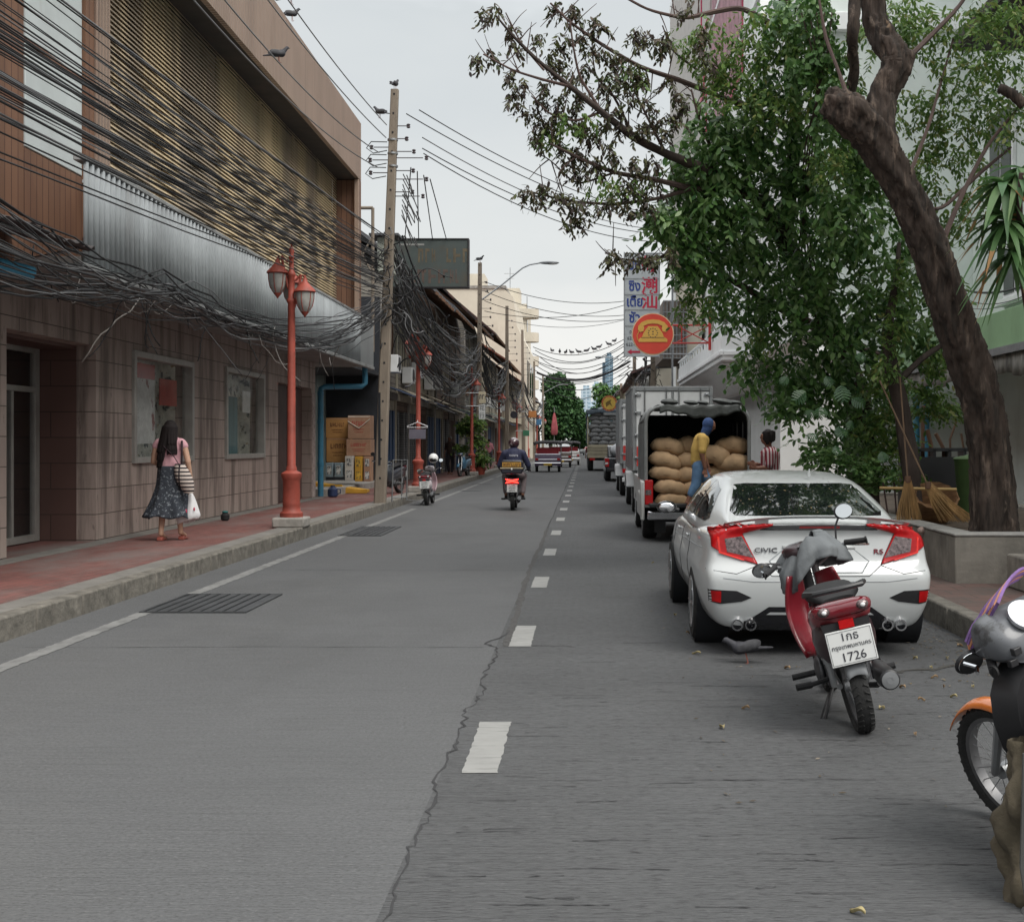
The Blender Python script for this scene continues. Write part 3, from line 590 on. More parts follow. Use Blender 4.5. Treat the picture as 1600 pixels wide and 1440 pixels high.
# ---------------- left shophouse row ----------------
rh=random.Random(21)
TIM=[mat('timber_wall_a',(.24,.22,.19),.85,var=.2,vs=2,brick=(9,.22,(.05,.045,.04),.012,0),axis='yz',dirt=[((.06,.05,.045),1.2,(1,1,.4),.5,.75,.7)]),
 mat('timber_wall_b',(.42,.38,.30),.85,var=.18,vs=2,dirt=[((.12,.10,.08),1.2,(1,1,.3),.5,.75,.7)]),
 mat('timber_wall_c',(.19,.13,.10),.85,var=.25,vs=2,brick=(9,.2,(.04,.03,.02),.012,0),axis='yz',dirt=[((.05,.04,.03),1.2,(1,1,.4),.5,.75,.7)])]
ROOFT=[mat('maroon_roof_tiles',(.095,.045,.04),.8,var=.3,vs=3,brick=(.25,.3,(.03,.02,.02),.02,.5),axis='yx',dirt=[((.05,.05,.05),1,(1,1,1),.5,.8,.6)]),
 mat('red_roof_tiles',(.24,.07,.045),.8,var=.25,vs=3,brick=(.25,.3,(.07,.03,.02),.02,.5),axis='yx',dirt=[((.09,.06,.05),1,(1,1,1),.55,.8,.6)]),
 mat('grey_tin_roof',(.10,.105,.115),.6,.3,var=.25,vs=1.5,dirt=[((.09,.045,.03),1,(1,1,1),.55,.8,.6)])]
SHUT=[mat('blue_shutter',(.035,.075,.16),.55,var=.25,vs=2,st=(1,5,.2)),mat('grey_shutter',(.16,.165,.17),.6,.2,var=.2,vs=2,brick=(9,.09,(.06,.06,.06),.012,0),axis='yz'),mat('brown_shutter',(.09,.05,.035),.6,var=.2),mat('pale_blue_post',(.17,.24,.33),.6)]
AWN=[mat('tin_awning_grey',(.13,.135,.145),.6,.3,var=.3,vs=2,wave=(1,7,.6)),mat('faded_green_awning',(.18,.25,.22),.8,var=.15),mat('navy_awning',(.03,.045,.085),.8,var=.15),mat('cream_awning',(.42,.38,.30),.8,var=.15,dirt=[((.15,.12,.1),2,(1,1,1),.5,.8,.6)])]
def shophouse(Y0,Y1,eave,ridge,wm,rm,label,awn=0,sh=0,ex=-5.0,rx=-8.4,bays=3):
    xf=-6.8; t=thing('shophouse',(xf,(Y0+Y1)/2,.19),label,'building','old shophouses along the left pavement'); c=Vector((-xf,-(Y0+Y1)/2,-.19))
    def K(b): return b.xf(Matrix.Translation(c))
    # walls: gable prism above, piers below
    K(B().prism([(-14,.2),(-7.0,.2),(-7.0,3.3),(xf,3.3),(xf,eave+.15),(rx,ridge-.1),(-14,ridge-1.2)],Y0,Y1-.02)).build('wall',TIM[wm],t,smooth=0)
    s=(ridge-eave)/(ex-rx)
    K(B().prism([(ex,eave-.25),(ex,eave-.13),(rx,ridge+.1),(-14.5,ridge-1.2),(-14.5,ridge-1.32),(rx,ridge-.03)],Y0-.35,Y1+.1)).build('roof',ROOFT[rm],t,smooth=0)
    b=B(); n=int((Y1-Y0)/1.0)
    for i in range(n): y=Y0+.3+i*1.0; b.prism([(ex+.1,eave-.27),(xf-.01,eave-.27+s*(ex-xf)*1.0-.02),(xf-.01,eave-.42+s*(ex-xf)-.02),(ex+.1,eave-.38)],y,y+.08)
    K(b).build('rafters',k_wood,t,smooth=0)
    wd=(Y1-Y0)/bays
    for i in range(bays):
        a=Y0+wd*i; e=a+wd
        K(B().box(-7.0,a,.1,xf,a+.28,3.3).box(xf-.001,a+.02,3.3,xf+.06,a+.18,eave+.1)).build('pier',[k_conc,TIM[1],TIM[0]][i%3],t,bevel=.01)
        K(B().box(xf,a,3.12,xf+.10,e,3.36)).build('beam',[k_conc,TIM[1]][(i+sh)%2],t)
        # ground-floor front: shutter leaves, some folded, some open dark
        m=SHUT[(i+sh)%3]; b=B(); k=8
        for j in range(k):
            if rh.random()<.3: continue
            y=a+.3+(wd-.35)*j/k; q=(wd-.35)/k
            b.box(-6.95,y,.15,-6.86+.05*(j%2),y+q*.9,2.75)
        if b.v: K(b).build('door_leaves',m,t,smooth=0)
        K(B().box(-6.96,a+.28,2.76,-6.84,e,3.11)).build('transom',TIM[(i+1)%3],t,smooth=0)
        # upper window with frame and shutters
        wy=a+wd*.5; f=K(B().box(xf,wy-.7,4.3,xf+.07,wy-.6,5.9).box(xf,wy+.6,4.3,xf+.07,wy+.7,5.9).box(xf,wy-.6,4.3,xf+.07,wy+.6,4.4).box(xf,wy-.6,5.8,xf+.07,wy+.6,5.9).box(xf,wy-.04,4.4,xf+.06,wy+.04,5.8)).build('window',TIM[1] if i%2 else k_wood,t)
        K(B().box(xf+.002,wy-.6,4.4,xf+.02,wy+.6,5.8)).build('pane',k_glass,f,smooth=0)
        # awning
        z=3.05+rh.uniform(-.1,.35); o=1.0+rh.uniform(0,.55)
        def fn(u,v,a=a,e=e,z=z,o=o): return (xf+.1+o*v,a+.1+(e-a-.15)*u,z+.35-.45*v+.015*math.sin((a+(e-a)*u)*40)+.03*math.sin(u*5)*v)
        K(B().grid(fn,int(wd*14),2)).build('awning',AWN[(awn+i)%4],t,solid=.012)
        # clutter on the upper wall
        if rh.random()<.75:
            y=a+rh.uniform(.3,wd-1.1); z=rh.uniform(3.75,4.2)
            ac=K(B().box(xf+.05,y,z,xf+.42,y+.85,z+.6)).build('air_conditioner',k_white,t,bevel=.02); K(B().lathe([(.02,0),(.24,.0),(.24,.02),(.02,.02)],c=(xf+.42,y+.4,z+.3),n=16,axis='x')).build('fan_grille',k_plastic,ac)
    return t
shophouse(42.6,49.3,6.9,9.3,0,2,'first old timber shophouse after the open store, under the big dark sign board',2,0,bays=2)
shophouse(49.4,57.8,7.0,9.4,1,2,'old cream and timber shophouse behind the second red lamp post',2,1)
shophouse(58.2,70,7.45,9.3,2,0,'shophouse with steep maroon tiled roof behind the street light pole',3,0,ex=-5.0,rx=-7.2,bays=4)
shophouse(72,84,7.9,9.7,0,0,'shophouse with dark maroon eave beyond the street light pole',1,1,ex=-5.0,rx=-7.4,bays=4)
shophouse(86,100,7.2,8.9,1,1,'shophouse with faded red tiled roof in front of the cream end wall',0,2,ex=-5.0,rx=-8,bays=4)
shophouse(100.5,118,6.6,8.6,2,1,'low shophouse with red roof below the balcony tower',2,0,bays=4)
shophouse(119,136,6.4,8.2,0,2,'low grey-roofed shophouse just before the big roadside tree',1,1,bays=4)
shophouse(140,175,6.2,8,1,2,'farthest shophouse, mostly hidden behind the big roadside tree',3,1,bays=5)
# cream buildings behind
CREAM=mat('cream_plaster',(.56,.51,.42),.85,var=.07,vs=.5,dirt=[((.36,.30,.24),.8,(1,1,.3),.55,.85,.6)])
a1=thing('cream_building',(-9,107,.2),'cream plastered building with a blank sloping end wall rising over the shophouse roofs','building')
B().prism([(-6,0),(4.1,0),(4.1,9.6),(3.3,11.2),(3.0,13.6),(2.2,14.3),(-6,14.3)],0,16).build('wall',CREAM,a1,smooth=0)
b=B()
for i in range(3): b.box(4.1,1.5+4.6*i,5.6,4.16,4+4.6*i,8.4)
b.build('window',k_glass,a1,smooth=0); B().box(-6.1,-.1,14.3,2.4,16.1,14.55).build('parapet',k_conc,a1); B().box(-2.5,5,14.5,.2,9,16.2).build('roof_room',CREAM,a1)
a2=thing('balcony_tower',(-5.6,127,.2),'pale tower with four rounded balconies at the far end of the left row','building')
B().box(-5,0,0,-.2,10,15.2).build('wall',CREAM,a2,smooth=0); B().box(-3,2,15.2,-1,6,17).build('roof_room',CREAM,a2)
for i in range(5):
    z=4.4+2.35*i; b=B()
    P=[(-.9,-.2)]+[(.25+.75*math.cos(R(t)),.45+.65*math.sin(R(t))) for t in range(-90,91,18)]+[(-.9,1.1)]
    b.prism([(x,y*1.6) for x,y in P],z,z+.9,'z'); bl=b.build('balcony',CREAM,a2); B().box(-.19,.3,z+.92,-.15,1.6,z+2.2).build('balcony_door',k_glass,bl)
B().tube([(-2,3,17),(-2,3,19.2)],.04,6).tube([(-2.6,3,18.6),(-1.4,3,18.6)],.03,6).tube([(-2.4,3,18.1),(-1.6,3,18.1)],.03,6).build('aerial',k_steel,a2)
a3=thing('water_tank_frame',(-6.3,36.5,6.2),'steel frame with a small tin roofed box on the roof behind the nearest utility pole','roof structure')
B().tube([(-.35,0,-2),(-.35,0,2.1)],.05,6).tube([(.25,0,-2),(.25,0,2.1)],.05,6).tube([(-.35,0,2.1),(.25,0,2.1)],.05,6).tube([(-.35,0,.2),(.25,0,1.3)],.03,6).tube([(-.35,0,1.3),(.25,0,.2)],.03,6).build('frame',k_polec,a3)
B().box(.3,.4,.3,.75,1.2,1.35).build('tank',mat('pale_tank',(.36,.38,.33),.6),a3,bevel=.05); B().box(.1,.2,1.36,.95,1.4,1.42).build('tin_cover',ROOFT[2],a3)
# hanging signs of the left row (perpendicular boards)
SG_=mat('sign_cream',(.48,.42,.30),.7,var=.15); SGG=mat('sign_green',(.06,.22,.12),.6); SGR=mat('sign_red',(.45,.05,.04),.6); SGW=mat('sign_white',(.55,.56,.55),.6); SGB=mat('sign_blue',(.05,.16,.3),.6); SGK=mat('sign_ink',(.03,.03,.04),.6)
def hsign(px0,px1,py0,py1,Y,m,label,body=None,tm=None,cat='sign',vert=False):
    a=at(px0,py1,Y); c=at(px1,py0,Y); w,h=(c.x-a.x)/2,c.z-a.z
    t=thing('hanging_sign',((a.x+c.x)/2,Y,a.z),label,cat,'small signs hanging over the left pavement' if px0<900 else 'signs over the right pavement'); B().box(-w,0,0,w,.12,h).build('board',m,t,bevel=.01)
    B().tube([(-w-.5,.06,h*.9),(-w,.06,h*.9)],.02,6).build('bracket',k_steel,t)
    if body:
        if vert:
            for i,ch in enumerate(body): text(ch,w*1.7,'letter',tm,t,(0,-.004,h*(1-(i+.5)/len(body))))
        else: text(body,min(h*.7,w*2.6/len(body)),'letter',tm,t,(0,-.004,h*.5))
    return t
hsign(748,759,612,630,50,SG_,'small cream sign above the white one by the third lamp post'); scribble(bpy.data.objects['hanging_sign'],.22,.18,.25,SGK,5)
hsign(748,758,632,655,50,SGW,'narrow white sign hanging by the third lamp post','花行',SGK,vert=True)
hsign(817,827,672,681,85,SGG,'small green and white striped plate on a post behind the rider')
hsign(838,846,655,664,95,SGB,'small blue sign over the left pavement near the tuk-tuk')
hsign(826,838,642,652,90,mat('sign_orange',(.5,.2,.06),.6),'small orange sign over the left pavement near the tuk-tuk')
c=at(803,648,70); t=thing('clock_sign',c,'round white sign like a clock hanging over the left pavement','sign'); B().lathe([(1e-4,-.05),(.17,-.05),(.17,.05),(1e-4,.05)],axis='y',n=24).build('dial',SGW,t); B().lathe([(.17,-.06),(.2,-.06),(.2,.06),(.17,.06)],axis='y',n=24).build('rim',SGK,t); B().tube([(0,0,.2),(0,0,.6)],.02,6).build('hanger',k_steel,t)
ub=thing('red_umbrella',(at(866,655,110).x,110,2.1),'folded red umbrella or banner standing near the far tuk-tuks','umbrella')
B().tube([(0,0,-2),(0,0,2.6)],.03,6).build('umbrella_pole',k_steel,ub); B().lathe([(.05,2.1),(.16,1.7),(.28,.9),(.30,.4),(.2,.2)],n=14,wob=lambda t,z:.18*math.sin(5*t)).build('canopy',mat('pink_red_cloth',(.28,.06,.07),.8,var=.2),ub)
# ---------------- right side buildings ----------------
WPL=mat('white_plaster',(.72,.73,.72),.85,var=.06,vs=.6,dirt=[((.5,.5,.48),.9,(1,1,.25),.58,.85,.6),((.22,.21,.19),3,(1,1,.15),.66,.85,.5)],bump=.08)
WPG=mat('pale_green_plaster',(.66,.71,.68),.85,var=.08,vs=.6,dirt=[((.36,.38,.35),.9,(1,1,.25),.58,.85,.6)],bump=.08)
WHG=mat('white_railing',(.80,.81,.81),.6,var=.05,dirt=[((.35,.33,.31),2,(1,1,.3),.6,.85,.5)])
GRM=mat('grey_stucco',(.44,.42,.40),.85,var=.08)
MAG=mat('dark_red_louvre',(.42,.03,.085),.5,var=.15)
A=thing('white_tall_building',(5.2,56,.2),'tall white building with dark red vertical louvres and a projecting white balcony','building')
def A_(b): return b.xf(Matrix.Translation((-5.2,-56,-.2)))
A_(B().box(5.8,38,.1,16,76,4.0).box(5.2,38,4.0,16,76,27)).build('wall',WPL,A,smooth=0)
b=B()
for z in (7.6,11.2,14.8,18.4): b.box(5.1,37.95,z,5.199,76,z+.22)
b.box(5.0,37.9,26.8,5.2,76,27.3); A_(b).build('string_course',WHG,A,bevel=.01)
A_(B().box(5.05,51.8,12.6,5.199,76,27)).build('grey_panel',GRM,A,smooth=0)
b=B()
for i,(y,z,h,w) in enumerate(((52.5,25.5,.22,3.2),(52.6,23.5,2.0,.22),(54.3,23.3,.22,2.2),(53.2,21.3,2.1,.22),(53.3,21.2,.22,2.6),(55.2,19.0,2.2,.22),(52.6,18.8,.22,3.4),(54.0,16.4,2.4,.22),(54.2,16.3,.22,2.0),(53.0,14.2,2.2,.22))): b.box(5.0,y,z,5.06,y+w,z+h)
A_(b).build('fret_ornament',MAG,A,smooth=0)
b=B(); y=42.2
while y<51.6: b.box(5.10,y,13.9,5.16,y+.07,26.7); y+=.40
A_(b).build('louvre_fins',mat('pinkish_fin',(.50,.36,.40),.5),A,smooth=0); A_(B().box(5.16,42,13.8,5.199,51.7,26.7)).build('louvre_panel',MAG,A,smooth=0)
for y,z in ((58,8.6),(63,8.6),(68,8.6),(46,8.6),(46,5.2),(51,5.2),(40.5,8.6)):
    f=A_(B().box(5.14,y,z,5.199,y+1.6,z+1.9)).build('window',WHG,A,bevel=.01); A_(B().box(5.12,y+.12,z+.12,5.139,y+1.48,z+1.78)).build('pane',k_glass,f,smooth=0)
# balcony with white balusters wrapping the near corner
bx0,by0,by1=4.0,37.4,54.5
bl=A_(B().prism([(bx0,by0),(7.8,by0),(7.8,37.99),(5.19,37.99),(5.19,by1),(bx0,by1)],4.02,4.16,'z')).build('balcony',WHG,A,bevel=.02)
A_(B().box(bx0-.08,by0-.08,4.161,bx0+.05,by1,4.30).box(bx0+.051,by0-.08,4.161,7.8,by0+.05,4.30)).build('balcony_moulding',WHG,bl,bevel=.02)
A_(B().box(bx0-.02,by0-.02,4.301,bx0+.06,by1,4.74).box(bx0+.061,by0-.02,4.301,7.8,by0+.06,4.74)).build('balcony_panel',WHG,bl,smooth=0)
b=B(); b.box(bx0-.04,by0-.04,4.98,bx0+.08,by1,5.05); b.box(bx0+.081,by0-.04,4.98,7.8,by0+.08,5.05)
y=by0+.0
while y<by1: b.box(bx0-.01,y,4.741,bx0+.05,y+.09,4.979); y+=1.1
x=bx0+.5
while x<7.8: b.box(x,by0-.01,4.741,x+.09,by0+.05,4.979); x+=.55
A_(b).build('balcony_rail',WHG,bl,bevel=.004)
A_(B().prism([(4.1,4.0),(5.19,4.0),(5.19,3.2),(5.0,3.25),(4.4,3.85)],38.3,54.2)).build('balcony_bracket',WPL,bl,smooth=0)
# cream house with wire grille beyond, under the sign
Bc=thing('cream_house',(4.9,66,.2),'cream upper storey with metal window grille behind the round telephone sign','building')
def B_(b): return b.xf(Matrix.Translation((-4.9,-66,-.2)))
B_(B().box(4.4,55.2,4.2,5.04,62,8.9)).build('wall',CREAM,Bc,smooth=0)
B_(B().box(4.2,55,8.9,5.04,62.3,9.2)).build('cornice',WHG,Bc,bevel=.02)
a=at(1040,560,55); c=at(1085,470,55)
g=B_(B().box(3.35,55.1,a.z,4.39,61,c.z)).build('window_bay',mat('grille_brown',(.16,.13,.11),.7,var=.4,vs=3,st=(3,3,.4)),Bc,smooth=0)
b=B()
for i in range(8): x=3.38+.14*i; b.box(x,55.05,a.z,x+.025,55.09,c.z)
for i in range(6): z=a.z+(c.z-a.z)*i/5; b.box(3.36,55.03,z,4.38,55.05,z+.03)
B_(b).build('grille',k_steel,g,smooth=0)
B_(B().box(4.6,60,.1,5.7,75,4.19)).build('lower_wall',CREAM,Bc,smooth=0)
# red bracket frame carrying the telephone sign
RB=mat('red_bracket',(.42,.035,.03),.5)
TS=thing('telephone_sign',at(1020,522,40),'round red sign with a yellow telephone emblem on red brackets','sign')
def circ(r,n=48,cx=0,cz=0,a0=0,a1=360): return [(cx+r*math.cos(R(a0+(a1-a0)*i/n)),cz+r*math.sin(R(a0+(a1-a0)*i/n))) for i in range(n+(0 if a1-a0==360 else 1))]
RS=mat('sign_disc_red',(.62,.055,.03),.5,var=.05); YS=mat('emblem_yellow',(.62,.36,.07),.5,var=.05); WS=mat('sign_edge_pale',(.65,.5,.3),.5)
B().prism(circ(.655),-.06,.08).build('rim',WS,TS,smooth=30); B().prism(circ(.625),-.075,-.0605).build('disc',RS,TS,smooth=30)
# telephone : base, body, handset, dial
em=B(); em.prism([(-.45,-.25),(.45,-.25),(.45,-.17),(.36,-.10),(-.36,-.10),(-.45,-.17)],-.095,-.076)
em.prism([(-.34,-.095),(.34,-.095),(.30,.02),(.22,.14),(.14,.24),(-.14,.24),(-.22,.14),(-.30,.02)],-.095,-.076)
em.build('telephone_body',YS,TS,smooth=0)
O=circ(.46,20,0,.04,25,155); I=circ(.46,20,0,-.10,48,132)
hs_=[(.47,.12),(.46,.24),(.36,.36),(.2,.43),(0,.45),(-.2,.43),(-.36,.36),(-.46,.24),(-.47,.12),(-.40,.06),(-.30,.08),(-.27,.18),(-.29,.25),(-.15,.31),(0,.32),(.15,.31),(.29,.25),(.27,.18),(.30,.08),(.40,.06)]
B().prism(hs_,-.097,-.076).build('handset',YS,TS,smooth=0)
b=B()
for i in range(12):
    t=R(30*i); b.prism(circ(.018,8,.14*math.cos(t),.03+.14*math.sin(t)),-.101,-.0955)
b.prism(circ(.022,8,0,.07),-.101,-.0955); b.prism(circ(.022,8,0,-.01),-.101,-.0955); b.prism([(-.36,-.125),(.36,-.125),(.36,-.115),(-.36,-.115)],-.101,-.0955)
b.build('dial_dots',SGK,TS,smooth=0); B().tube([(-.42,-.085,.1),(-.5,-.085,-.05),(-.47,-.085,-.2)],.012,6).build('cord',YS,TS)
b=B(); L=1.78
for z in (.28,-.28): b.tube([(.6,.0,z),(L,.0,z)],.03,6)
b.tube([(.7,0,.28),(L,0,-.28)],.02,6).tube([(.7,0,-.28),(L,0,.28)],.02,6).tube([(L,0,-.5),(L,0,1.2)],.05,6).tube([(.9,0,-.28),(.9,0,.28)],.02,6)
b.build('bracket',RB,TS)
# tall vertical shop sign
VS=thing('vertical_sign',at(1003,557,48),'tall white vertical sign with blue and red characters behind the telephone sign','sign')
a=at(977,557,48); c=at(1031,395,48); w=(c.x-a.x)/2; h=c.z-a.z
B().box(-w,0,0,w,.22,h).build('panel',mat('sign_panel_white',(.50,.53,.54),.5,var=.04,dirt=[((.36,.38,.39),1,(1,1,1),.5,.8,.5)]),VS,smooth=0)
b=B().box(-w-.03,-.02,-.03,-w,.24,h+.03).box(w,-.02,-.03,w+.03,.24,h+.03)
for f in (0,.245,.40,.545,.70,.995): b.box(-w,-.02,h*(1-f)-.03,w,-.001,h*(1-f))
b.tube([(w,.1,h-.02),(w+.9,.1,h-.02)],.03,6).tube([(w+.5,.1,h),(w+.5,.1,-1.2)],.04,6).tube([(w,.1,.1),(w+2.2,.1,.1)],.03,6); b.build('sign_frame',k_steel,VS)
SB=mat('sign_blue_ink',(.02,.05,.26),.5,var=.05); SR=mat('sign_red_ink',(.55,.02,.06),.5,var=.05)
for ch,f in (('新',.12),('潮',.325),('汕',.475)): text(ch,.64,'red_character',SR,VS,(w*.45,-.012,h*(1-f)),bold=.012)
for ch,f in (('ซิน',.12),('ซิง',.325),('เตี้ย',.475),('ซัว',.63)): text(ch,.52,'blue_word',SB,VS,(-w*.42,-.012,h*(1-f)),sx=.8,bold=.012)
for i,tx in enumerate(('0-2','622-4','622-44')): text(tx,.17,'phone_number',SGK,VS,(-w*.55,-.012,h*(.235-.06*i)))
B().prism([(-w*.85,h*.045),(-w*.6,h*.07),(-w*.6,h*.055),(-w*.1,h*.055),(-w*.1,h*.035),(-w*.6,h*.035),(-w*.6,h*.02)],-.014,-.003).build('red_arrow',SR,VS,smooth=0)
# far right row
def fhouse(Y0,Y1,x,h,m,rm,label,roof=1.6):
    t=thing('far_house',(x,(Y0+Y1)/2,.19),label,'building','houses far along the right pavement'); c=Vector((-x,-(Y0+Y1)/2,-.19)); K=lambda b:b.xf(Matrix.Translation(c))
    K(B().box(x,Y0,.1,14,Y1-.05,h)).build('wall',m,t,smooth=0)
    K(B().prism([(x-.9,h-.35),(x-.9,h-.2),(x+4,h+roof+.1),(14,h+roof),(14,h+roof-.15),(x+4,h+roof-.1)],Y0-.2,Y1)).build('roof',rm,t,smooth=0)
    b=B(); f=B(); y=Y0+1
    while y<Y1-2: b.box(x-.06,y,h*.58,x-.001,y+1.4,h*.58+1.4); f.box(x-.04,y-.1,.3,x-.001,y+1.7,3); y+=3.2
    K(b).build('windows',k_glass,t,smooth=0); K(f).build('shop_front',rh.choice(SHUT),t,smooth=0)
    def fn(u,v): return (x-1.3*v,Y0+.2+(Y1-Y0-.4)*u,3.5-.4*v)
    K(B().grid(fn,6,1)).build('awning',rh.choice(AWN),t,solid=.03); return t
fhouse(77,86,4.3,6.1,CREAM,ROOFT[2],'low house with dark tiled roof right of the vertical sign, above the box truck')
fhouse(86.2,98,4.0,6.6,WPL,ROOFT[0],'second house with dark roof beyond the box truck')
for i in range(5): fhouse(99+18*i,116+18*i,4.2,6.4+rh.uniform(-.5,1),[CREAM,WPL,TIM[1],WPG,CREAM][i],ROOFT[i%3],['third low house along the far right pavement','fourth low house along the far right pavement','fifth house along the far right pavement','sixth house along the far right pavement','farthest house of the right pavement'][i])
fs=thing('round_flower_sign',at(952,630,68),'round orange and yellow emblem sign above the sack-laden truck','sign')
B().prism(circ(.42),-.05,.05).build('disc',mat('sign_orange_red',(.55,.16,.07),.6),fs,smooth=30); B().prism(circ(.33),-.06,-.051).build('inner_disc',mat('sign_yellow',(.62,.42,.08),.6),fs,smooth=30)
b=B()
for i in range(14): t=R(360/14*i); b.prism(circ(.028,6,.375*math.cos(t),.375*math.sin(t)),-.066,-.0505)
b.prism([(-.16,-.2),(.02,-.05),(.16,-.18),(.06,.08),(.12,.2),(-.08,.12),(-.2,.02)],-.066,-.0605); b.build('emblem',mat('olive_emblem',(.16,.10,.02),.6),fs,smooth=0)
B().tube([(.4,0,.1),(1.9,0,.1)],.03,6).box(-.3,-.04,-.62,.35,.0,-.5).build('bracket',k_steel,fs)
for i,(Y,x) in enumerate(((62,3.3),(88,3.4),(120,3.4))):
    t=thing('utility_pole',(x,Y,.18),['concrete utility pole with tangled wires behind the box truck','slim utility pole on the right near the round flower sign','farthest utility pole on the right pavement'][i],'utility pole','utility poles on the right pavement')
    B().prism([(-.12,-.12),(.12,-.12),(.12,.12),(-.12,.12)],0,(8.6,7.4,7)[i],'z').build('pole_shaft',k_polec,t)
    for z in (6.6,6.0,5.4,4.8): B().tube([(-.45,0,z),(.1,0,z)],.03,6).ell((-.45,0,z+.08),.07,8,5).build('crossarm',INS,t)
cobra(3.2,88,7.2,-2.4,.3,'small street light on the right, below the vertical sign')
# far towers
TW=mat('far_glass_tower',(.10,.165,.22),.35,var=.1,vs=.05,brick=(9,3.6,(.22,.30,.36),.5,0),axis='xz'); TW2=mat('far_pale_tower',(.22,.31,.38),.5,var=.1,vs=.05,brick=(4,3.4,(.42,.50,.56),.7,0),axis='xz')  # bluish base colours stand in for distance haze; no haze volume
for i,(px0,px1,py,Y,m,l) in enumerate(((946,958,556,1500,TW,'slender dark blue glass skyscraper on the horizon'),(941.5,946.5,566,1520,TW,None),(908,924,608,1300,TW2,'pale blue gridded tower low on the horizon, left of the glass skyscraper'),(916,932,634,1100,TW2,'lower pale block in front of the gridded tower'),(926,938,600,1900,TW2,'faint distant tower between the two nearer towers'))):
    a=at(px0,692,Y); c=at(px1,py,Y)
    b=B().box(-(c.x-a.x)/2,0,0,(c.x-a.x)/2,30,c.z)
    if l: tw=thing('distant_tower',((a.x+c.x)/2,Y,0),l,'skyscraper'); b.build('tower_body',m,tw,smooth=0); B().box(-(c.x-a.x)*.3,4,c.z,(c.x-a.x)*.3,20,c.z+4).build('roof_plant',m,tw,smooth=0)
    else: b.xf(Matrix.Translation(Vector(((a.x+c.x)/2,Y,0))-tw.location)).build('side_wing',m,tw,smooth=0)
# ---------------- near right building ----------------
N_=thing('pale_green_building',(8.6,20,.2),'pale green building with a green canopy behind the leaning tree','building')
def Q(b): return b.xf(Matrix.Translation((-8.6,-20,-.2)))
Q(B().box(5.9,28.4,.1,16,29.0,4.2).box(5.2,28.4,4.2,16,29,16).box(8.6,21.5,.1,16,28.39,16).box(8.6,4,3.2,16,21.49,16).box(8.6,4,.1,16,13,3.19)).build('wall',WPG,N_,smooth=0)
Q(B().box(5.2,29.01,4.2,6.2,37.9,14)).build('side_wall',WPL,N_,smooth=0)
Q(B().box(5.1,28.2,10.7,8.59,28.39,11.1)).build('cornice',WHG,N_,bevel=.02); Q(B().box(5.15,28.25,4.2,8.59,28.39,4.45)).build('string_course',WHG,N_,bevel=.02)
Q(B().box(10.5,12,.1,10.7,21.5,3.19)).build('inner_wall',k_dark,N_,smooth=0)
Q(B().box(6.6,14,3.1,6.66,28.1,3.7).box(6.661,14,3.1,8.59,28.1,3.2)).build('canopy',mat('green_canopy',(.23,.37,.20),.7,var=.12,vs=.8,dirt=[((.12,.16,.10),1.5,(1,1,.4),.5,.8,.6)]),N_,bevel=.01)
Q(B().box(6.56,14,3.0,6.599,28.1,3.12)).build('canopy_rail',k_steel,N_)
def fr(u,v): return (6.64+.03*math.sin(u*240)*v,14+14*u,3.09-.42*v+.05*math.sin(u*60)*v)
Q(B().grid(fr,400,2)).build('canopy_fringe',mat('torn_shade_cloth',(.24,.23,.21),.85,var=.45,vs=3,st=(1,2.5,.8)),N_,solid=.006)
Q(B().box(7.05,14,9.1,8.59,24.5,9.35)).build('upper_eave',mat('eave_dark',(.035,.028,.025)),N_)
for y,z,hh in ((25.5,6.9,1.6),(22.3,6.9,1.6),(18,6.9,1.6),(25.5,10.2,1.6),(24.6,4.5,1.1)):
    f=Q(B().box(8.52,y,z,8.599,y+1.5,z+hh).box(8.38,y-.12,z-.12,8.6,y+1.62,z-.001)).build('window',WHG,N_,bevel=.01); Q(B().box(8.50,y+.1,z+.1,8.519,y+.7,z+hh-.1).box(8.50,y+.8,z+.1,8.519,y+1.4,z+hh-.1)).build('pane',k_glass,f,smooth=0)
Q(B().box(8.3,20.9,3.2,8.59,21.25,9).box(8.2,17,5.3,8.59,20.89,5.7)).build('pilaster',WHG,N_,bevel=.01)
Q(B().box(6.6,28.3,1.0,6.66,28.399,3.2)).build('wall_joint',GRM,N_)
bp=rebase(B().tube([(7.3,28.2,.2),(7.3,28.2,2.95)],.07,12).tube([(7.52,28.2,.2),(7.52,28.2,2.95)],.07,12).build('drain_pipe',mat('bright_blue_pvc',(.08,.32,.50)),label='pair of bright blue pipes on the pale wall behind the big leaning trunk',cat='pipe'),(7.3,28.2,.2))
# planter, block
PC=mat('planter_concrete',(.235,.215,.185),.9,var=.2,vs=2.2,bump=.5,bs=12,dirt=[((.09,.08,.07),1.6,(1,1,.6),.48,.7,.75),((.36,.34,.30),3,(1,1,1),.6,.8,.5)])
px_,py_,pz_=3.73,12.9,.66
pl=thing('concrete_planter',(px_,py_,.185),'long raised concrete planter around the trees on the right pavement','planter')
b=B(); h=pz_-.185
b.box(0,0,-.05,3.0,.26,h).box(0,.26,-.05,.24,11.5,h).box(2.76,.26,-.05,3.0,11.5,h).box(.24,11.26,-.05,2.76,11.5,h)
b.build('planter_wall',PC,pl,bevel=.015); B().box(.24,.26,-.05,2.76,11.26,h-.05).build('soil',mat('soil',(.10,.075,.055),.95,var=.35,vs=6,bump=.8,bs=20),pl,smooth=0)
B().box(-.012,-.012,h+.001,3.01,.275,h+.03).box(-.012,.276,h+.001,.25,11.5,h+.03).build('coping',mat('coping_light',(.34,.33,.31),.85,var=.15,vs=4,bump=.3,dirt=[((.12,.11,.10),3,(1,1,1),.5,.75,.6)]),pl,bevel=.01)
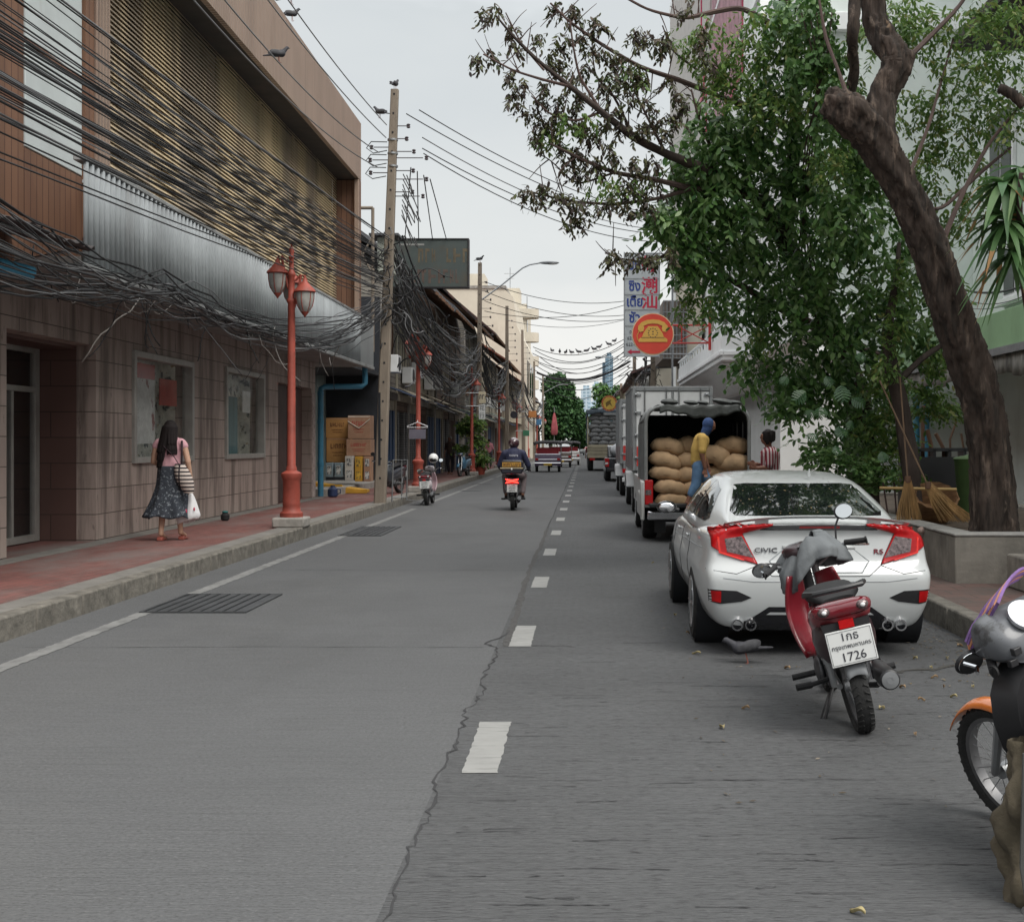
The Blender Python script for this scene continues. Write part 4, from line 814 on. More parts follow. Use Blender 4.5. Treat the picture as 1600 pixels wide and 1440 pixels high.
bk=thing('concrete_block',(4.15,11.75,.185),'low concrete block step in front of the planter at the right edge','block'); B().box(0,0,0,1.2,.85,.33).build('block_body',PC,bk,bevel=.02)
# besom brooms, basket, cart frame on the planter soil
STR=mat('broom_straw',(.38,.235,.10),.85,var=.35,vs=8,st=(2,2,.3)); HND=mat('broom_handle',(.16,.10,.06),.7,var=.2); BAM=mat('bamboo',(.42,.28,.11),.6,var=.15)
def broom(px,py,Y,lx,ly,label,fan=.17,H=.5):
    p=at(px,py,Y); t=thing('broom',(p.x,Y,p.z),label,'broom','besom brooms leaning in the planter'); r=random.Random(int(px)); b=B()
    top=Vector((lx*.4,.02,H))
    for i in range(150):
        a=r.uniform(0,6.28); q=fan*math.sqrt(r.random()); e=Vector((q*math.cos(a)-lx*.3,q*.5*math.sin(a),r.uniform(0,.04)))
        s=top+Vector((.025*math.cos(a),.02*math.sin(a),r.uniform(-.03,.05))); m=s.lerp(e,.5)+Vector((0,0,-.02))+Vector((q*.25*math.cos(a),0,0))*.3
        b.tube([s,m,e],[.004,.0035,.002],3,cap=False)
    b.build('bristles',STR,t); B().lathe([(.035,-.03),(.04,0),(.035,.05)],c=top,n=10).build('binding',k_wood,t)
    B().tube([top,top+Vector((lx,ly,1.25))],.010,6).build('handle',HND,t); return t
broom(1420,816,15.2,-.02,.3,'left besom broom with straw fan, standing upright behind the car')
broom(1478,816,14.9,-.5,.3,'right besom broom with its straw swept sideways toward the big trunk',.24,.42)
bs=thing('wicker_basket',(at(1455,812,15.9).x,15.9,at(1455,812,15.9).z),'brown wicker basket on its side between the two brooms','basket')
b=B().lathe([(.17,0),(.22,.1),(.26,.35),(.28,.38),(.26,.40),(.24,.36),(.2,.1),(1e-4,.04)],n=26,wob=lambda t,z:.03*math.sin(13*t+z*60)); b.xf(Matrix.Rotation(R(35),4,'X'))
b.build('woven_body',mat('wicker',(.24,.13,.06),.8,var=.35,vs=5,st=(1,1,6),bump=.8,bs=30,bst=(1,1,5)),bs)
sp=thing('bamboo_pole',(at(1400,762,15.6).x,15.6,at(1400,762,15.6).z),'short yellow bamboo pole lying across behind the brooms','pole'); B().tube([(-.2,0,0),(.75,.05,-.02)],.018,8).build('pole_body',BAM,sp)
rk_=thing('tool_rack',(at(1480,770,18).x,18.5,.6),'dark rack full of tools and sticks against the pale wall','rack')
b=B(); r=random.Random(12)
for i in range(5): b.box(-.5+.22*i,0,0,-.46+.22*i,.3,.9)
b.box(-.55,0,.88,.5,.35,.93).box(-.55,0,.3,.5,.35,.34); b.build('rack_frame',k_plastic,rk_); b=B()
for i in range(7):
    x=-.45+.14*i; hh=r.uniform(1.1,1.75); b.tube([(x,.15,.1),(x+r.uniform(-.06,.06),.2,hh*.8),(x+r.uniform(-.1,.12),.2,hh)],r.uniform(.015,.035),6)
b.build('sticks',k_wood,rk_); B().box(-.3,-.02,.05,.3,.02,.8).build('board',k_plastic,rk_)
for i,(px,py) in enumerate(((1440,818),(1448,819),(1470,820))):
    p=at(px,py,14.1); r=B().ell((0,0,.03),(.05,.045,.04),10,7,wob if False else None).build('pebble',mat('pinkish_stone',(.42,.30,.26),.8),loc=(p.x,14.1,pz_-.05),label=['left of the three pale pinkish stones on the planter edge','middle one of the three pale pinkish stones on the planter edge','right of the three pale pinkish stones on the planter edge'][i],cat='stone',group='pale stones on the planter edge')
gb=thing('green_bin',(at(1525,800,17).x,17,.61),'tall green bin half hidden by the leaning trunk','bin'); B().lathe([(.22,0),(.28,.75),(.3,.78),(.27,.80),(1e-4,.86)],n=18).build('bin_body',mat('bin_green',(.07,.13,.04),.7,var=.2),gb)
# ---------------- trees ----------------
import numpy as np
BARK=mat('bark_dark',(.052,.037,.029),.95,var=.4,vs=7,st=(1,1,.25),bump=1,bs=9,bst=(2.6,2.6,.35),dirt=[((.02,.015,.012),9,(1.6,1.6,.22),.50,.60,.85),((.24,.18,.14),7,(1.5,1.5,.25),.56,.70,.7),((.36,.24,.15),1.1,(1.5,1.5,.5),.68,.74,.8)])
BARK2=mat('bark_brown',(.05,.036,.03),.95,var=.3,vs=6,st=(1,1,.4),bump=.8,bs=16,bst=(1,1,.35))
TWIG=mat('twig',(.085,.055,.048),.9,var=.2)
def leafmat(name,cols,rough=.5,tr=.12):
    m=mat(name,cols[0],rough,island=cols,var=.12,spec=.4)
    n=m.node_tree.nodes; l=m.node_tree.links; p=n['Principled BSDF']; t=n.new('ShaderNodeBsdfTranslucent'); mx=n.new('ShaderNodeMixShader'); mx.inputs[0].default_value=tr
    src=p.inputs['Base Color'].links[0].from_socket; l.new(src,t.inputs[0]); l.new(p.outputs[0],mx.inputs[1]); l.new(t.outputs[0],mx.inputs[2]); l.new(mx.outputs[0],n['Material Output'].inputs[0]); return m
LDARK=leafmat('leaf_dark_green',((.04,.10,.03),(.09,.19,.05),(.15,.28,.08),(.27,.40,.16),(.08,.19,.07)),.34,.38)
LMID=leafmat('leaf_mid_green',((.07,.14,.035),(.12,.22,.05),(.20,.31,.07),(.09,.18,.055),(.30,.31,.10)),.45,.4)
LPUR=leafmat('leaf_purplish',((.055,.040,.040),(.08,.06,.05),(.07,.095,.035),(.12,.085,.06),(.12,.15,.045)),.55,.3)
LFAR=leafmat('leaf_far',((.018,.055,.015),(.03,.085,.02),(.05,.12,.03),(.022,.07,.03)),.7,.1)
LLIT=leafmat('leaf_light',((.05,.12,.03),(.07,.16,.04),(.11,.21,.05),(.04,.10,.03)),.45,.2)
class Lv:
    def __init__(s,seed): s.V=[]; s.r=np.random.RandomState(seed)
    def leaves(s,P,D,Lg,wd=.38,fold=.15,droop=.12):
        """P base points, D unit directions (N,3), Lg lengths"""
        r=s.r; N=len(P); up=r.normal(size=(N,3))*.45+np.array([0,-.15,1.0]); sd=np.cross(D,up); sd/=np.linalg.norm(sd,axis=1)[:,None]+1e-9; nn=np.cross(sd,D)
        L=Lg[:,None]; w=L*wd*.5
        a=P; b=P+D*L*.33+sd*w-nn*w*fold*2; c=P+D*L*.7+sd*w*.8-nn*(w*fold*2+L*droop*.4); t=P+D*L-nn*L*droop
        d=P+D*L*.7-sd*w*.8-nn*(w*fold*2+L*droop*.4); e=P+D*L*.33-sd*w-nn*w*fold*2
        s.V.append(np.stack([a,b,c,t,d,e],1))
    def build(s,name,m,par,**k):
        V=np.concatenate(s.V); N=len(V); me=bpy.data.meshes.new(name)
        me.vertices.add(N*6); me.vertices.foreach_set('co',V.reshape(-1).astype('f'))
        me.loops.add(N*8); q=np.array([0,1,2,3,0,3,4,5])[None,:]+np.arange(N)[:,None]*6; me.loops.foreach_set('vertex_index',q.reshape(-1).astype('i'))
        me.polygons.add(N*2); me.polygons.foreach_set('loop_start',(np.arange(N*2)*4).astype('i')); me.polygons.foreach_set('loop_total',np.full(N*2,4,'i'))
        me.update(); me.materials.append(m); o=bpy.data.objects.new(name,me); COL.objects.link(o); o.parent=par; tag(o,**k); return o
def sprays(lv,C,ln,nl=9,rl=.3,hang=.6,wd=.38):
    """compound sprays at centres C: a drooping rachis with paired leaflets"""
    r=lv.r; N=len(C); D=r.normal(size=(N,3)); D[:,2]=D[:,2]*.4-hang; D/=np.linalg.norm(D,axis=1)[:,None]
    sd=np.cross(D,np.array([0,0,1.0])+r.normal(size=(N,3))*.3); sd/=np.linalg.norm(sd,axis=1)[:,None]+1e-9
    for j in range(nl):
        t=(j//2+.5)/(nl/2); sg=1 if j%2 else -1
        P=C+D*(rl*(t-.3))+np.array([0,0,-1.0])*(rl*.25*t*t)
        d=D*.7+sd*sg*.8+r.normal(size=(N,3))*.28+np.array([0,0,-.35]); d/=np.linalg.norm(d,axis=1)[:,None]
        lv.leaves(P,d,ln*r.uniform(.7,1.2,N),wd)
def blob_pts(r,n,c,rx,ry,rz,shell=.35):
    d=r.normal(size=(n,3)); d/=np.linalg.norm(d,axis=1)[:,None]; q=r.random_sample(n)**shell
    return np.array(c)[None,:]+d*q[:,None]*np.array([rx,ry,rz])[None,:]
def pxblob(lv,px,py,rx,ry,Y,n,ln,dy=1.0,**k):
    c=at(px,py,Y); s=Y/F; sprays(lv,blob_pts(lv.r,n,c,rx*s,rx*s*dy,ry*s),ln,**k)
def trunkw(b,pts,n=14,rough=.05,seed=1,sub=5):
    """pts: (px,py,Y,radius px) -> smooth knobbly limb"""
    r=random.Random(seed); P=[];RR=[]
    for a,c in zip(pts,pts[1:]):
        for i in range(sub):
            t=i/sub; Y=a[2]+(c[2]-a[2])*t; p=at(a[0]+(c[0]-a[0])*t,a[1]+(c[1]-a[1])*t,Y); P.append(p); RR.append((a[3]+(c[3]-a[3])*t)*Y/F)
    l=pts[-1]; P.append(at(l[0],l[1],l[2])); RR.append(l[3]*l[2]/F)
    for _ in range(3): P=[P[0]]+[(P[i-1]+P[i]*2+P[i+1])/4 for i in range(1,len(P)-1)]+[P[-1]]
    o=len(b.v); b.tube(P,RR,n)
    for i in range(len(P)):
        kb=1+r.uniform(-rough,rough); hj=n/14.0
        for j in range(n):
            v=b.v[o+i*n+j]; q=1+.09*math.sin(j/hj*2.3+i*(.35 if n<40 else .1))+r.uniform(-rough,rough)*.6; b.v[o+i*n+j]=P[i]+(v-P[i])*kb*q
    return b
# --- leaning foreground tree ---
T1=thing('leaning_tree',(4.38,13.6,.6),'large tree with thick dark leaning trunk rising from the planter at the right','tree')
off=Matrix.Translation(-Vector(T1.location))
b=B(); trunkw(b,[(1556,850,13.6,39.6),(1555,815,13.6,34.2),(1550,740,13.6,30.6),(1536,640,13.5,29.7),(1512,560,13.4,30.6),(1488,490,13.3,29.7),(1458,400,13.2,27.0),(1428,330,13.1,25.2),(1396,270,13,25.2),(1365,215,12.9,27.9),(1330,178,12.8,30.0),(1300,162,12.8,24.0),(1288,158,12.8,16.0)],84,.012,2,14)
trunkw(b,[(1385,250,13,24),(1376,200,13,21),(1378,150,13.1,21),(1400,105,13.1,22),(1402,92,13.1,21),(1380,62,13.2,20),(1366,30,13.3,17),(1362,-30,13.3,17),(1350,-120,13.4,15)],64,.015,3,12)
trunkw(b,[(1392,95,13.1,16),(1410,90,13.1,17),(1426,92,13.1,10)],12,.06,4)
trunkw(b,[(1322,210,14.6,7),(1334,110,14.2,8),(1332,50,13.8,9),(1335,0,14,8),(1345,-60,14,8)],10,.05,5)
trunkw(b,[(1600,165,13.4,8),(1580,145,13.4,8),(1562,138,13.4,5)],8,.05,6)
def barkify(b,amp,fx=9,fz=1.6):
    me=bpy.data.meshes.new('t'); me.from_pydata(b.v,[],b.f); me.update(); N_v=[v.normal.copy() for v in me.vertices]
    for i,v in enumerate(b.v):
        p=Vector((v.x*fx,v.y*fx,(v.z+v.x*.6)*fz)); n1=mnoise.noise(p); n2=mnoise.noise(p*2.3+Vector((7,3,1)))
        b.v[i]=v+N_v[i]*amp*(-abs(n1)*1.6+.55-abs(n2)*.7+.25*mnoise.noise(p*.25))
    bpy.data.meshes.remove(me); return b
barkify(b,.042,19,2.6).xf(off).build('trunk',BARK,T1,smooth=180)
b=B()
for i,pts in enumerate(([(1470,385,13.3,5),(1500,310,13.6,4),(1540,230,14,3),(1590,170,14,2)],[(1430,320,13.3,4),(1470,330,14,3),(1520,280,14.2,3),(1580,230,14.2,2)],[(1400,110,13.2,5),(1450,60,13.6,4),(1500,10,14,3),(1530,-40,14,2)],[(1330,170,12.9,5),(1310,110,13.2,3),(1290,60,13.4,3),(1280,0,13.5,2)],[(1410,300,13.3,4),(1450,200,14,3),(1470,130,14.4,2),(1490,60,14.5,2)])): trunkw(b,pts,6,.03,20+i)
b.xf(off).build('branch',TWIG,T1)
lv=Lv(1)
for px,py,rx,ry,Y,n in ((1450,50,60,45,14.5,46),(1510,110,50,50,14.5,36),(1560,70,50,60,14,40),(1430,170,40,40,15,30),(1480,220,50,50,15,45),(1440,270,50,50,15,55),(1545,190,50,40,14.5,40),(1580,150,40,60,14,35),(1500,330,40,40,15,35),(1420,10,50,30,14.5,25),(1560,15,40,20,14,20),(1470,440,35,45,16,30),(1520,270,40,35,15,20),(1400,40,50,40,14.8,35),(1345,60,35,40,14.6,24),(1250,60,40,40,15,25),(1190,60,40,50,15.2,40),(1140,140,45,35,15.2,40),(1210,160,40,30,15,30),(1300,250,40,30,14.4,24),(1480,150,50,40,14.8,30),(1540,20,50,30,14.4,30)):
    pxblob(lv,px,py,rx,ry,Y,int(n*1.15),.085,nl=10,rl=.28)
lv.V=[v-np.array(T1.location)[None,None,:] for v in lv.V]; lv.build('crown',LMID,T1)
# --- dense dark tree with climbers; long sparse boughs to the left ---
T2=thing('dense_tree',(4.0,18.5,.6),'dense dark green tree whose long sparse branches reach over the road','tree'); off=Matrix.Translation(-Vector(T2.location))
b=B(); trunkw(b,[(1352,790,18.5,24),(1348,700,18.5,24),(1338,620,18.3,20),(1310,530,18,18),(1270,450,17.5,16),(1225,380,17,14),(1190,310,16.5,12),(1150,285,16,9),(1095,262,15.5,8),(1040,240,15.2,6.5),(990,215,15,6),(940,175,14.8,5),(890,135,14.6,4),(840,95,14.5,3),(800,55,14.4,2),(775,25,14.3,1.5)],14,.05,7)
trunkw(b,[(1225,380,17,12),(1235,300,16.4,11),(1245,200,16,10),(1240,100,15.6,9),(1225,0,15.4,9),(1220,-80,15.3,8)],12,.05,8)
b.xf(off).build('trunk',BARK2,T2,smooth=60)
BR=[[(1190,310,16.5,8),(1140,300,16,6),(1080,295,15.6,5),(1020,280,15.3,4),(960,270,15,3.5),(900,245,14.8,2.5),(860,225,14.6,1.6)],
[(1235,200,16,7),(1180,170,15.8,5),(1120,150,15.6,4),(1060,125,15.4,4),(1000,105,15.2,3.4),(940,70,15,2.6),(890,35,14.8,2),(860,5,14.8,1.5)],
[(1080,295,15.6,4),(1030,310,15.5,3),(960,320,15.3,2.6),(890,315,15,2),(830,300,15,1.5)],
[(1240,60,15.6,6),(1160,10,15.5,4),(1110,20,15.5,4),(1070,30,15.3,3),(1010,15,15,2),(950,-20,15,2)],
[(890,135,14.6,3),(850,125,14.5,2.2),(800,110,14.5,1.6),(755,85,14.4,1.2)],[(940,175,14.8,2.4),(905,120,14.7,2),(895,70,14.6,1.5),(890,30,14.6,1.2)],
[(990,215,15,3),(960,150,15,2),(930,120,15,1.5),(925,80,15,1.2)],[(1040,240,15.2,3),(1010,180,15.2,2),(990,140,15.2,1.5)],[(850,110,14.5,2),(815,70,14.5,1.4),(790,20,14.4,1)],
[(1060,380,16,4),(1040,400,15.8,3),(1000,410,15.6,2),(960,402,15.5,1.2),(945,395,15.5,1)],[(1150,285,16,4),(1110,230,16,3),(1090,180,16,2),(1080,140,16,1.5)],
[(940,175,14.8,2.5),(900,190,14.8,2),(860,180,14.8,1.5),(830,150,14.8,1)],[(960,270,15,2),(900,290,15,1.6),(860,250,15,1),(840,240,15,1)],[(1300,520,17.8,10),(1380,560,17.6,7),(1400,520,17.4,6),(1410,470,17,4)],[(1310,530,18,9),(1200,470,17,6),(1130,430,16.6,4)],
[(1090,110,15.5,2),(1050,80,15.3,1.5),(1035,40,15.2,1)],[(900,245,14.8,1.5),(870,270,14.7,1),(880,300,14.8,1)]]
b=B()
for i,p in enumerate(BR): trunkw(b,p,6,.03,40+i,sub=6)
rt=random.Random(77)
for p in BR[:14]:      # bare twigs
    for a,c in zip(p,p[1:]):
        if a[0]>1120: continue
        for _ in range(3):
            t=rt.random(); x,y=a[0]+(c[0]-a[0])*t,a[1]+(c[1]-a[1])*t; L=rt.uniform(18,55); an=rt.uniform(-2.6,-.6) if rt.random()<.8 else rt.uniform(.5,2.5)
            trunkw(b,[(x,y,a[2],1.1),(x+L*.5*math.cos(an),y+L*.5*math.sin(an)+rt.uniform(-4,4),a[2]+rt.uniform(-.1,.1),.8),(x+L*math.cos(an),y+L*math.sin(an),a[2],.45)],4,.02,rt.randint(0,999),sub=3)
b.xf(off).build('branch',TWIG,T2)
lv=Lv(2)
for px,py,rx,ry,Y,n in ((1110,190,55,40,16,60),(1080,320,60,50,16,85),(1180,200,70,60,15.8,130),(1265,120,60,80,15.3,130),(1170,290,100,80,16,210),(1280,270,90,90,16,220),(1030,338,42,20,15.4,50),(1065,362,40,26,15.6,50),(1085,250,45,45,15.6,50),(1090,400,48,28,16,45),(1130,390,75,50,16.2,130),(1230,390,100,80,16.8,220),(1330,380,70,90,16,170),(1150,470,50,40,16.8,70),(1250,500,100,65,17,190),(1340,500,75,80,16.6,180),(1410,470,50,60,16.6,80),(1185,575,50,34,17,60),(1260,590,75,45,17.2,130),(1310,600,90,60,17.4,170),(1350,670,45,40,18,50),(1235,630,34,22,17,36),(1390,620,55,60,18,90),(1235,30,60,50,15.2,90),(1330,210,50,50,14.8,70),(1070,260,35,30,16,35),(1130,330,60,40,15.6,70),(1290,690,50,30,17.6,60),(1240,450,60,60,16.2,80),(1200,120,45,45,15.6,60),(1400,290,40,50,16.5,60),(1420,390,40,60,16.8,70),(1450,540,40,40,17,60),(1360,260,40,50,15.5,50),(1480,470,30,50,17,44),(1320,330,60,60,15.2,80),(1140,230,50,50,15.6,70),(1075,405,40,25,15.8,35)):
    pxblob(lv,px,py,rx*.97,ry*.97,Y,int(n*.66),.130,dy=.9,nl=9,rl=.34,wd=.42)
lv.V=[v-np.array(T2.location)[None,None,:] for v in lv.V]; lv.build('crown',LDARK,T2)
lv=Lv(3); Cs=[(758,22),(765,85),(750,92),(775,15),(800,45),(808,72),(796,110),(815,130),(805,150),(822,170),(850,135),(862,95),(875,60),(890,15),(905,25),(868,8),(880,100),(905,60),(925,30),(935,45),(930,75),(900,120),(915,110),(880,150),(850,160),(842,185),(862,200),(838,215),(870,230),(895,175),(910,195),(935,140),(950,85),(965,95),(985,105),(955,120),(975,130),(1000,120),(990,150),(1010,165),(960,165),(945,190),(975,195),(1000,200),(1020,195),(1035,180),(900,235),(920,245),(885,255),(905,270),(935,265),(960,245),(985,255),(1000,270),(1020,250),(1040,210),(1055,190),(950,225),(820,300),(835,305),(850,295),(870,305),(890,312),(915,318),(940,322),(960,310),(890,345),(905,340),(985,325),(1010,320),(1015,65),(1005,45),(1030,70),(1095,45),(1075,10),(1090,75),(1110,95),(950,400),(965,400),(985,405),(1005,400),(1025,405),(1045,395),(1020,290),(870,75),(840,60),(995,60),(1045,130),(1060,150),(1070,165),(905,150),(925,210),(870,175),(980,290),(1000,300),(860,190),(1040,60)]
for px,py in Cs: pxblob(lv,px,py,15,11,14.9,8,.080,nl=9,rl=.17,hang=1.1)
lv.V=[v-np.array(T2.location)[None,None,:] for v in lv.V]; lv.build('sparse_foliage',LPUR,T2)
lv=Lv(4)
for px,py,rx,ry,Y,n in ((1090,60,45,35,15.2,40),(1120,110,45,25,15.2,40),(960,290,60,12,15,26),(900,190,40,16,14.8,20),(985,115,40,20,15.1,26),(1150,70,40,50,15.2,30),(1075,460,25,14,16,14),(1090,480,40,20,16.2,20),(860,215,30,20,14.9,14),(1300,130,50,60,14.6,40),(1190,520,30,30,16.6,20)): pxblob(lv,px,py,rx,ry,Y,n,.085,nl=9,rl=.22,hang=.9)
lv.V=[v-np.array(T2.location)[None,None,:] for v in lv.V]; lv.build('young_foliage',LMID,T2)
# climbing vine with big round leaves, split-leaf climber
T2b=thing('climbing_vine',(4.0,18.2,.62),'climbing vine with light green leaves and big split leaves on the dense tree trunk','climbing plant'); o3=-Vector(T2b.location)
b=B(); r=random.Random(9)
def monst(b,c,s,d,r):
    d=Vector(d).normalized(); n=Vector((r.uniform(-.4,.4),-1,.5+r.uniform(-.2,.3))).normalized(); sd=d.cross(n).normalized(); n=sd.cross(d)
    mid=[c+d*s*t-n*(-.12)*s*t*t*-1 for t in (0,.25,.5,.75,1)]
    for sg in (1,-1):
        for k in range(6):
            t0=.02+k*.155; t1=t0+.11; w=s*.52*math.sin(math.pi*min(.97,.22+t0*.8))
            a0=c+d*s*t0; a1=c+d*s*t1; q=sd*sg*w+d*s*.16-n*s*.12
            b.add([a0,a1,a1+q*.95,a0+q*.9+d*s*.02,a0+q*.55-d*s*.01],[(0,1,2,3,4)])
for px,py,s in ((1262,600,.30),(1292,572,.26),(1322,602,.32),(1300,640,.28),(1345,612,.26),(1330,678,.34),(1285,665,.24),(1310,700,.26),(1352,660,.24),(1270,632,.22),(1365,700,.22),(1340,560,.24),(1250,575,.2),(1240,10,.34),(1195,5,.3),(1315,20,.26)):
    c=at(px,py,15.5 if py>100 else 14.6)
    for k in range(1): monst(b,c+Vector((r.uniform(-.15,.15),r.uniform(-.1,.3),r.uniform(-.12,.12))),s*r.uniform(.5,.7),(r.uniform(-.8,.8),-.3,-r.uniform(.3,1)),r)
b.xf(Matrix.Translation(o3)).build('split_leaves',mat('split_leaf',(.03,.085,.035),.38,var=.25,island=((.03,.08,.035),(.06,.13,.05),(.04,.10,.04))),T2b,fix=False,smooth=0)
lv=Lv(5)
for px,py,rx,ry,Y,n in ((1265,30,45,45,14.4,80),(1290,90,35,40,14.4,60),(1250,110,30,30,14.4,30),(1300,150,25,30,14,25),(1285,200,25,40,14.2,25)):
    c=at(px,py,Y); s_=Y/F; P=blob_pts(lv.r,n*5,c,rx*s_,rx*s_*.6,ry*s_); D=lv.r.normal(size=P.shape)*.5+np.array([0,-.3,-1.0]); D/=np.linalg.norm(D,axis=1)[:,None]; lv.leaves(P,D,lv.r.uniform(.045,.10,len(P)),.75)
lv.V=[v+np.array(o3)[None,None,:] for v in lv.V]; lv.build('round_leaves',LLIT,T2b)
b=B()
for i in range(5): trunkw(b,[(1350+4*i,700,18.2,2),(1330-6*i,560,17.8,2),(1270-8*i,420,17,1.6),(1250+6*i,250,15.6,1.5),(1290-3*i,110,14.4,1.2),(1300-12*i,20,14.3,1)],5,.02,60+i)
b.xf(Matrix.Translation(o3)).build('vine_stem',TWIG,T2b)
# third slim tree + under-shrubs
T3=thing('slim_tree',(at(1430,790,15.9).x,15.9,.6),'slim dark-trunked tree with light bushy leaves between the two larger trunks','tree'); o3=-Vector(T3.location)
b=B(); trunkw(b,[(1430,815,15.9,13),(1425,740,15.9,14),(1415,680,15.9,14),(1405,620,15.8,12),(1392,570,15.7,12),(1385,520,15.8,8),(1400,440,16,5),(1405,380,16.2,3)],12,.05,9)
trunkw(b,[(1400,600,15.8,6),(1440,560,16,5),(1470,540,16.2,4)],8,.04,10)
b.xf(Matrix.Translation(o3)).build('trunk',BARK2,T3,smooth=60)
lv=Lv(6)
for px,py,rx,ry,Y,n in ((1380,660,40,50,16.8,80),(1370,730,40,30,16.6,60),(1390,590,35,30,16.4,50),(1465,635,35,22,16.8,60),(1450,610,30,20,16.6,30),(1400,700,40,40,16.8,50),(1455,560,30,30,16.4,30),(1480,490,30,40,16.5,36),(1425,745,30,20,17.4,26),(1395,515,30,35,15.6,36),(1402,440,30,40,15.8,40),(1385,575,26,24,15.4,20)): pxblob(lv,px,py,rx,ry,Y,n,.085,nl=9,rl=.24,hang=.2)
lv.V=[v+np.array(o3)[None,None,:] for v in lv.V]; lv.build('crown',LMID,T3)
sh=thing('low_shrub',(at(1275,735,15.6).x+.25,15.6,.6),'low dark shrub on the planter just behind the white car roof','shrub'); sh.location.x=3.95; lv=Lv(7)
for px,py,rx,ry,n in ((1285,715,35,18,60),(1325,735,40,30,80),(1365,745,35,30,60)): pxblob(lv,px,py,rx,ry,16.2,n,.07,nl=8,rl=.16,hang=-.3,wd=.55)
lv.V=[v-np.array(sh.location)[None,None,:] for v in lv.V]; lv.build('leaves',LDARK,sh)
b=B()
for i in range(5): b.tube([(.1*i-.1,.6,0),(.14*i-.2,.5,.5)],.012,5)
b.build('stem',TWIG,sh)
# strap-leaved plant at the right edge
DR=thing('strap_leaf_plant',(5.35,15.0,.6),'tall plant with long strap leaves, some with dry orange tips, at the right edge','plant'); o3=-Vector(DR.location)
b=B(); dry=B(); stm=B(); r=random.Random(14)
trunkw(stm,[(1640,800,15,8),(1625,600,14,8),(1600,430,12.6,7),(1575,360,12.2,6),(1570,290,12.2,5)],8,.04,12); trunkw(stm,[(1605,440,12.6,6),(1592,330,12,5),(1596,270,11.9,4)],8,.04,13)
for hx,hy,nn,L in ((1568,285,34,.50),(1572,345,40,.58),(1596,262,22,.45),(1585,395,26,.55),(1600,350,16,.5)):
    c=at(hx,hy,12.1)
    for i in range(nn):
        az=r.uniform(0,6.28); el=r.uniform(-.9,1.0); d=Vector((math.cos(az)*math.cos(el),math.sin(az)*math.cos(el)*.8,math.sin(el))); l=L*r.uniform(.7,1.1); w=.042*r.uniform(.75,1.25)
        P=[]
        for k in range(7): t=k/6; P.append(c+d*l*t+Vector((0,0,-1))*l*(.62*t*t+.1*t))
        sd=d.cross(Vector((0,0,1))); sd=sd.normalized() if sd.length>.1 else Vector((1,0,0))
        ww=[.35,.9,1,.95,.75,.45,.05]; cut=4 if (r.random()<.33 and el<.5) else 7
        for tgt,k0,k1 in ((b,0,min(cut,6)),(dry,min(cut,6),6)):
            if k1<=k0: continue
            V=[]; 
            for k in range(k0,k1+1): V+=[P[k]+sd*w*ww[k],P[k]-Vector((0,0,.008))*ww[k],P[k]-sd*w*ww[k]]
            m=k1-k0; tgt.add(V,[(3*q,3*q+1,3*q+4,3*q+3) for q in range(m)]+[(3*q+1,3*q+2,3*q+5,3*q+4) for q in range(m)])
b.xf(Matrix.Translation(o3)).build('strap_leaves',leafmat('strap_leaf',((.07,.17,.06),(.14,.27,.09),(.10,.21,.09),(.24,.36,.15)),.4,.3),DR,fix=False,smooth=80)
dry.xf(Matrix.Translation(o3)).build('dry_tips',leafmat('dry_leaf',((.42,.22,.09),(.50,.32,.15),(.35,.15,.06)),.7,.2),DR,fix=False,smooth=80); stm.xf(Matrix.Translation(o3)).build('stem',TWIG,DR)
# far trees
def far_tree(name,label,base,blobs,n,ln,m=LFAR,seed=1):
    t=thing(name,base,label,'tree','trees at the far end of the street'); lv=Lv(seed)
    for px,py,rx,ry,Y in blobs:
        c=at(px,py,Y); s_=Y/F; P=blob_pts(lv.r,n,c,rx*s_,rx*s_,ry*s_,.4); D=lv.r.normal(size=P.shape)*.6+np.array([0,0,-.7]); D/=np.linalg.norm(D,axis=1)[:,None]; lv.leaves(P,D,lv.r.uniform(.6,1.3,len(P))*ln,.6)
    lv.V=[v-np.array(base)[None,None,:] for v in lv.V]; lv.build('crown',m,t)
    b=B().tube([(0,0,0),(.1,0,2),(0,.2,4.5)],[.3,.24,.15],8); b.tube([(0,0,2.5),(1.5,0,5)],[.14,.06],6).tube([(0,0,2.8),(-1.2,.5,5.4)],[.14,.06],6); b.build('trunk',BARK2,t); return t
far_tree('roadside_tree','large rounded green roadside tree at the end of the left row',(-5.6,150,.2),[(860,604,13,20,150),(872,598,15,18,150),(882,620,18,22,150),(893,643,19,22,150),(903,664,14,20,150),(906,684,14,14,152),(868,636,20,26,150),(880,664,24,22,150),(862,668,16,26,150),(888,606,9,10,150),(901,632,10,12,150),(912,655,7,12,150)],1500,.42,seed=11)
far_tree('roadside_tree','second roadside tree, lower and behind the large rounded one',(-5,185,.2),[(900,688,14,10,185),(908,690,8,8,190)],500,.4,seed=12)
far_tree('roadside_tree','light green tree on the far right, above the sack truck',(5.2,165,.2),[(940,612,16,16,165),(952,632,18,14,165),(935,650,14,22,165),(966,612,10,12,165),(945,668,16,20,165)],600,.45,LLIT,13)
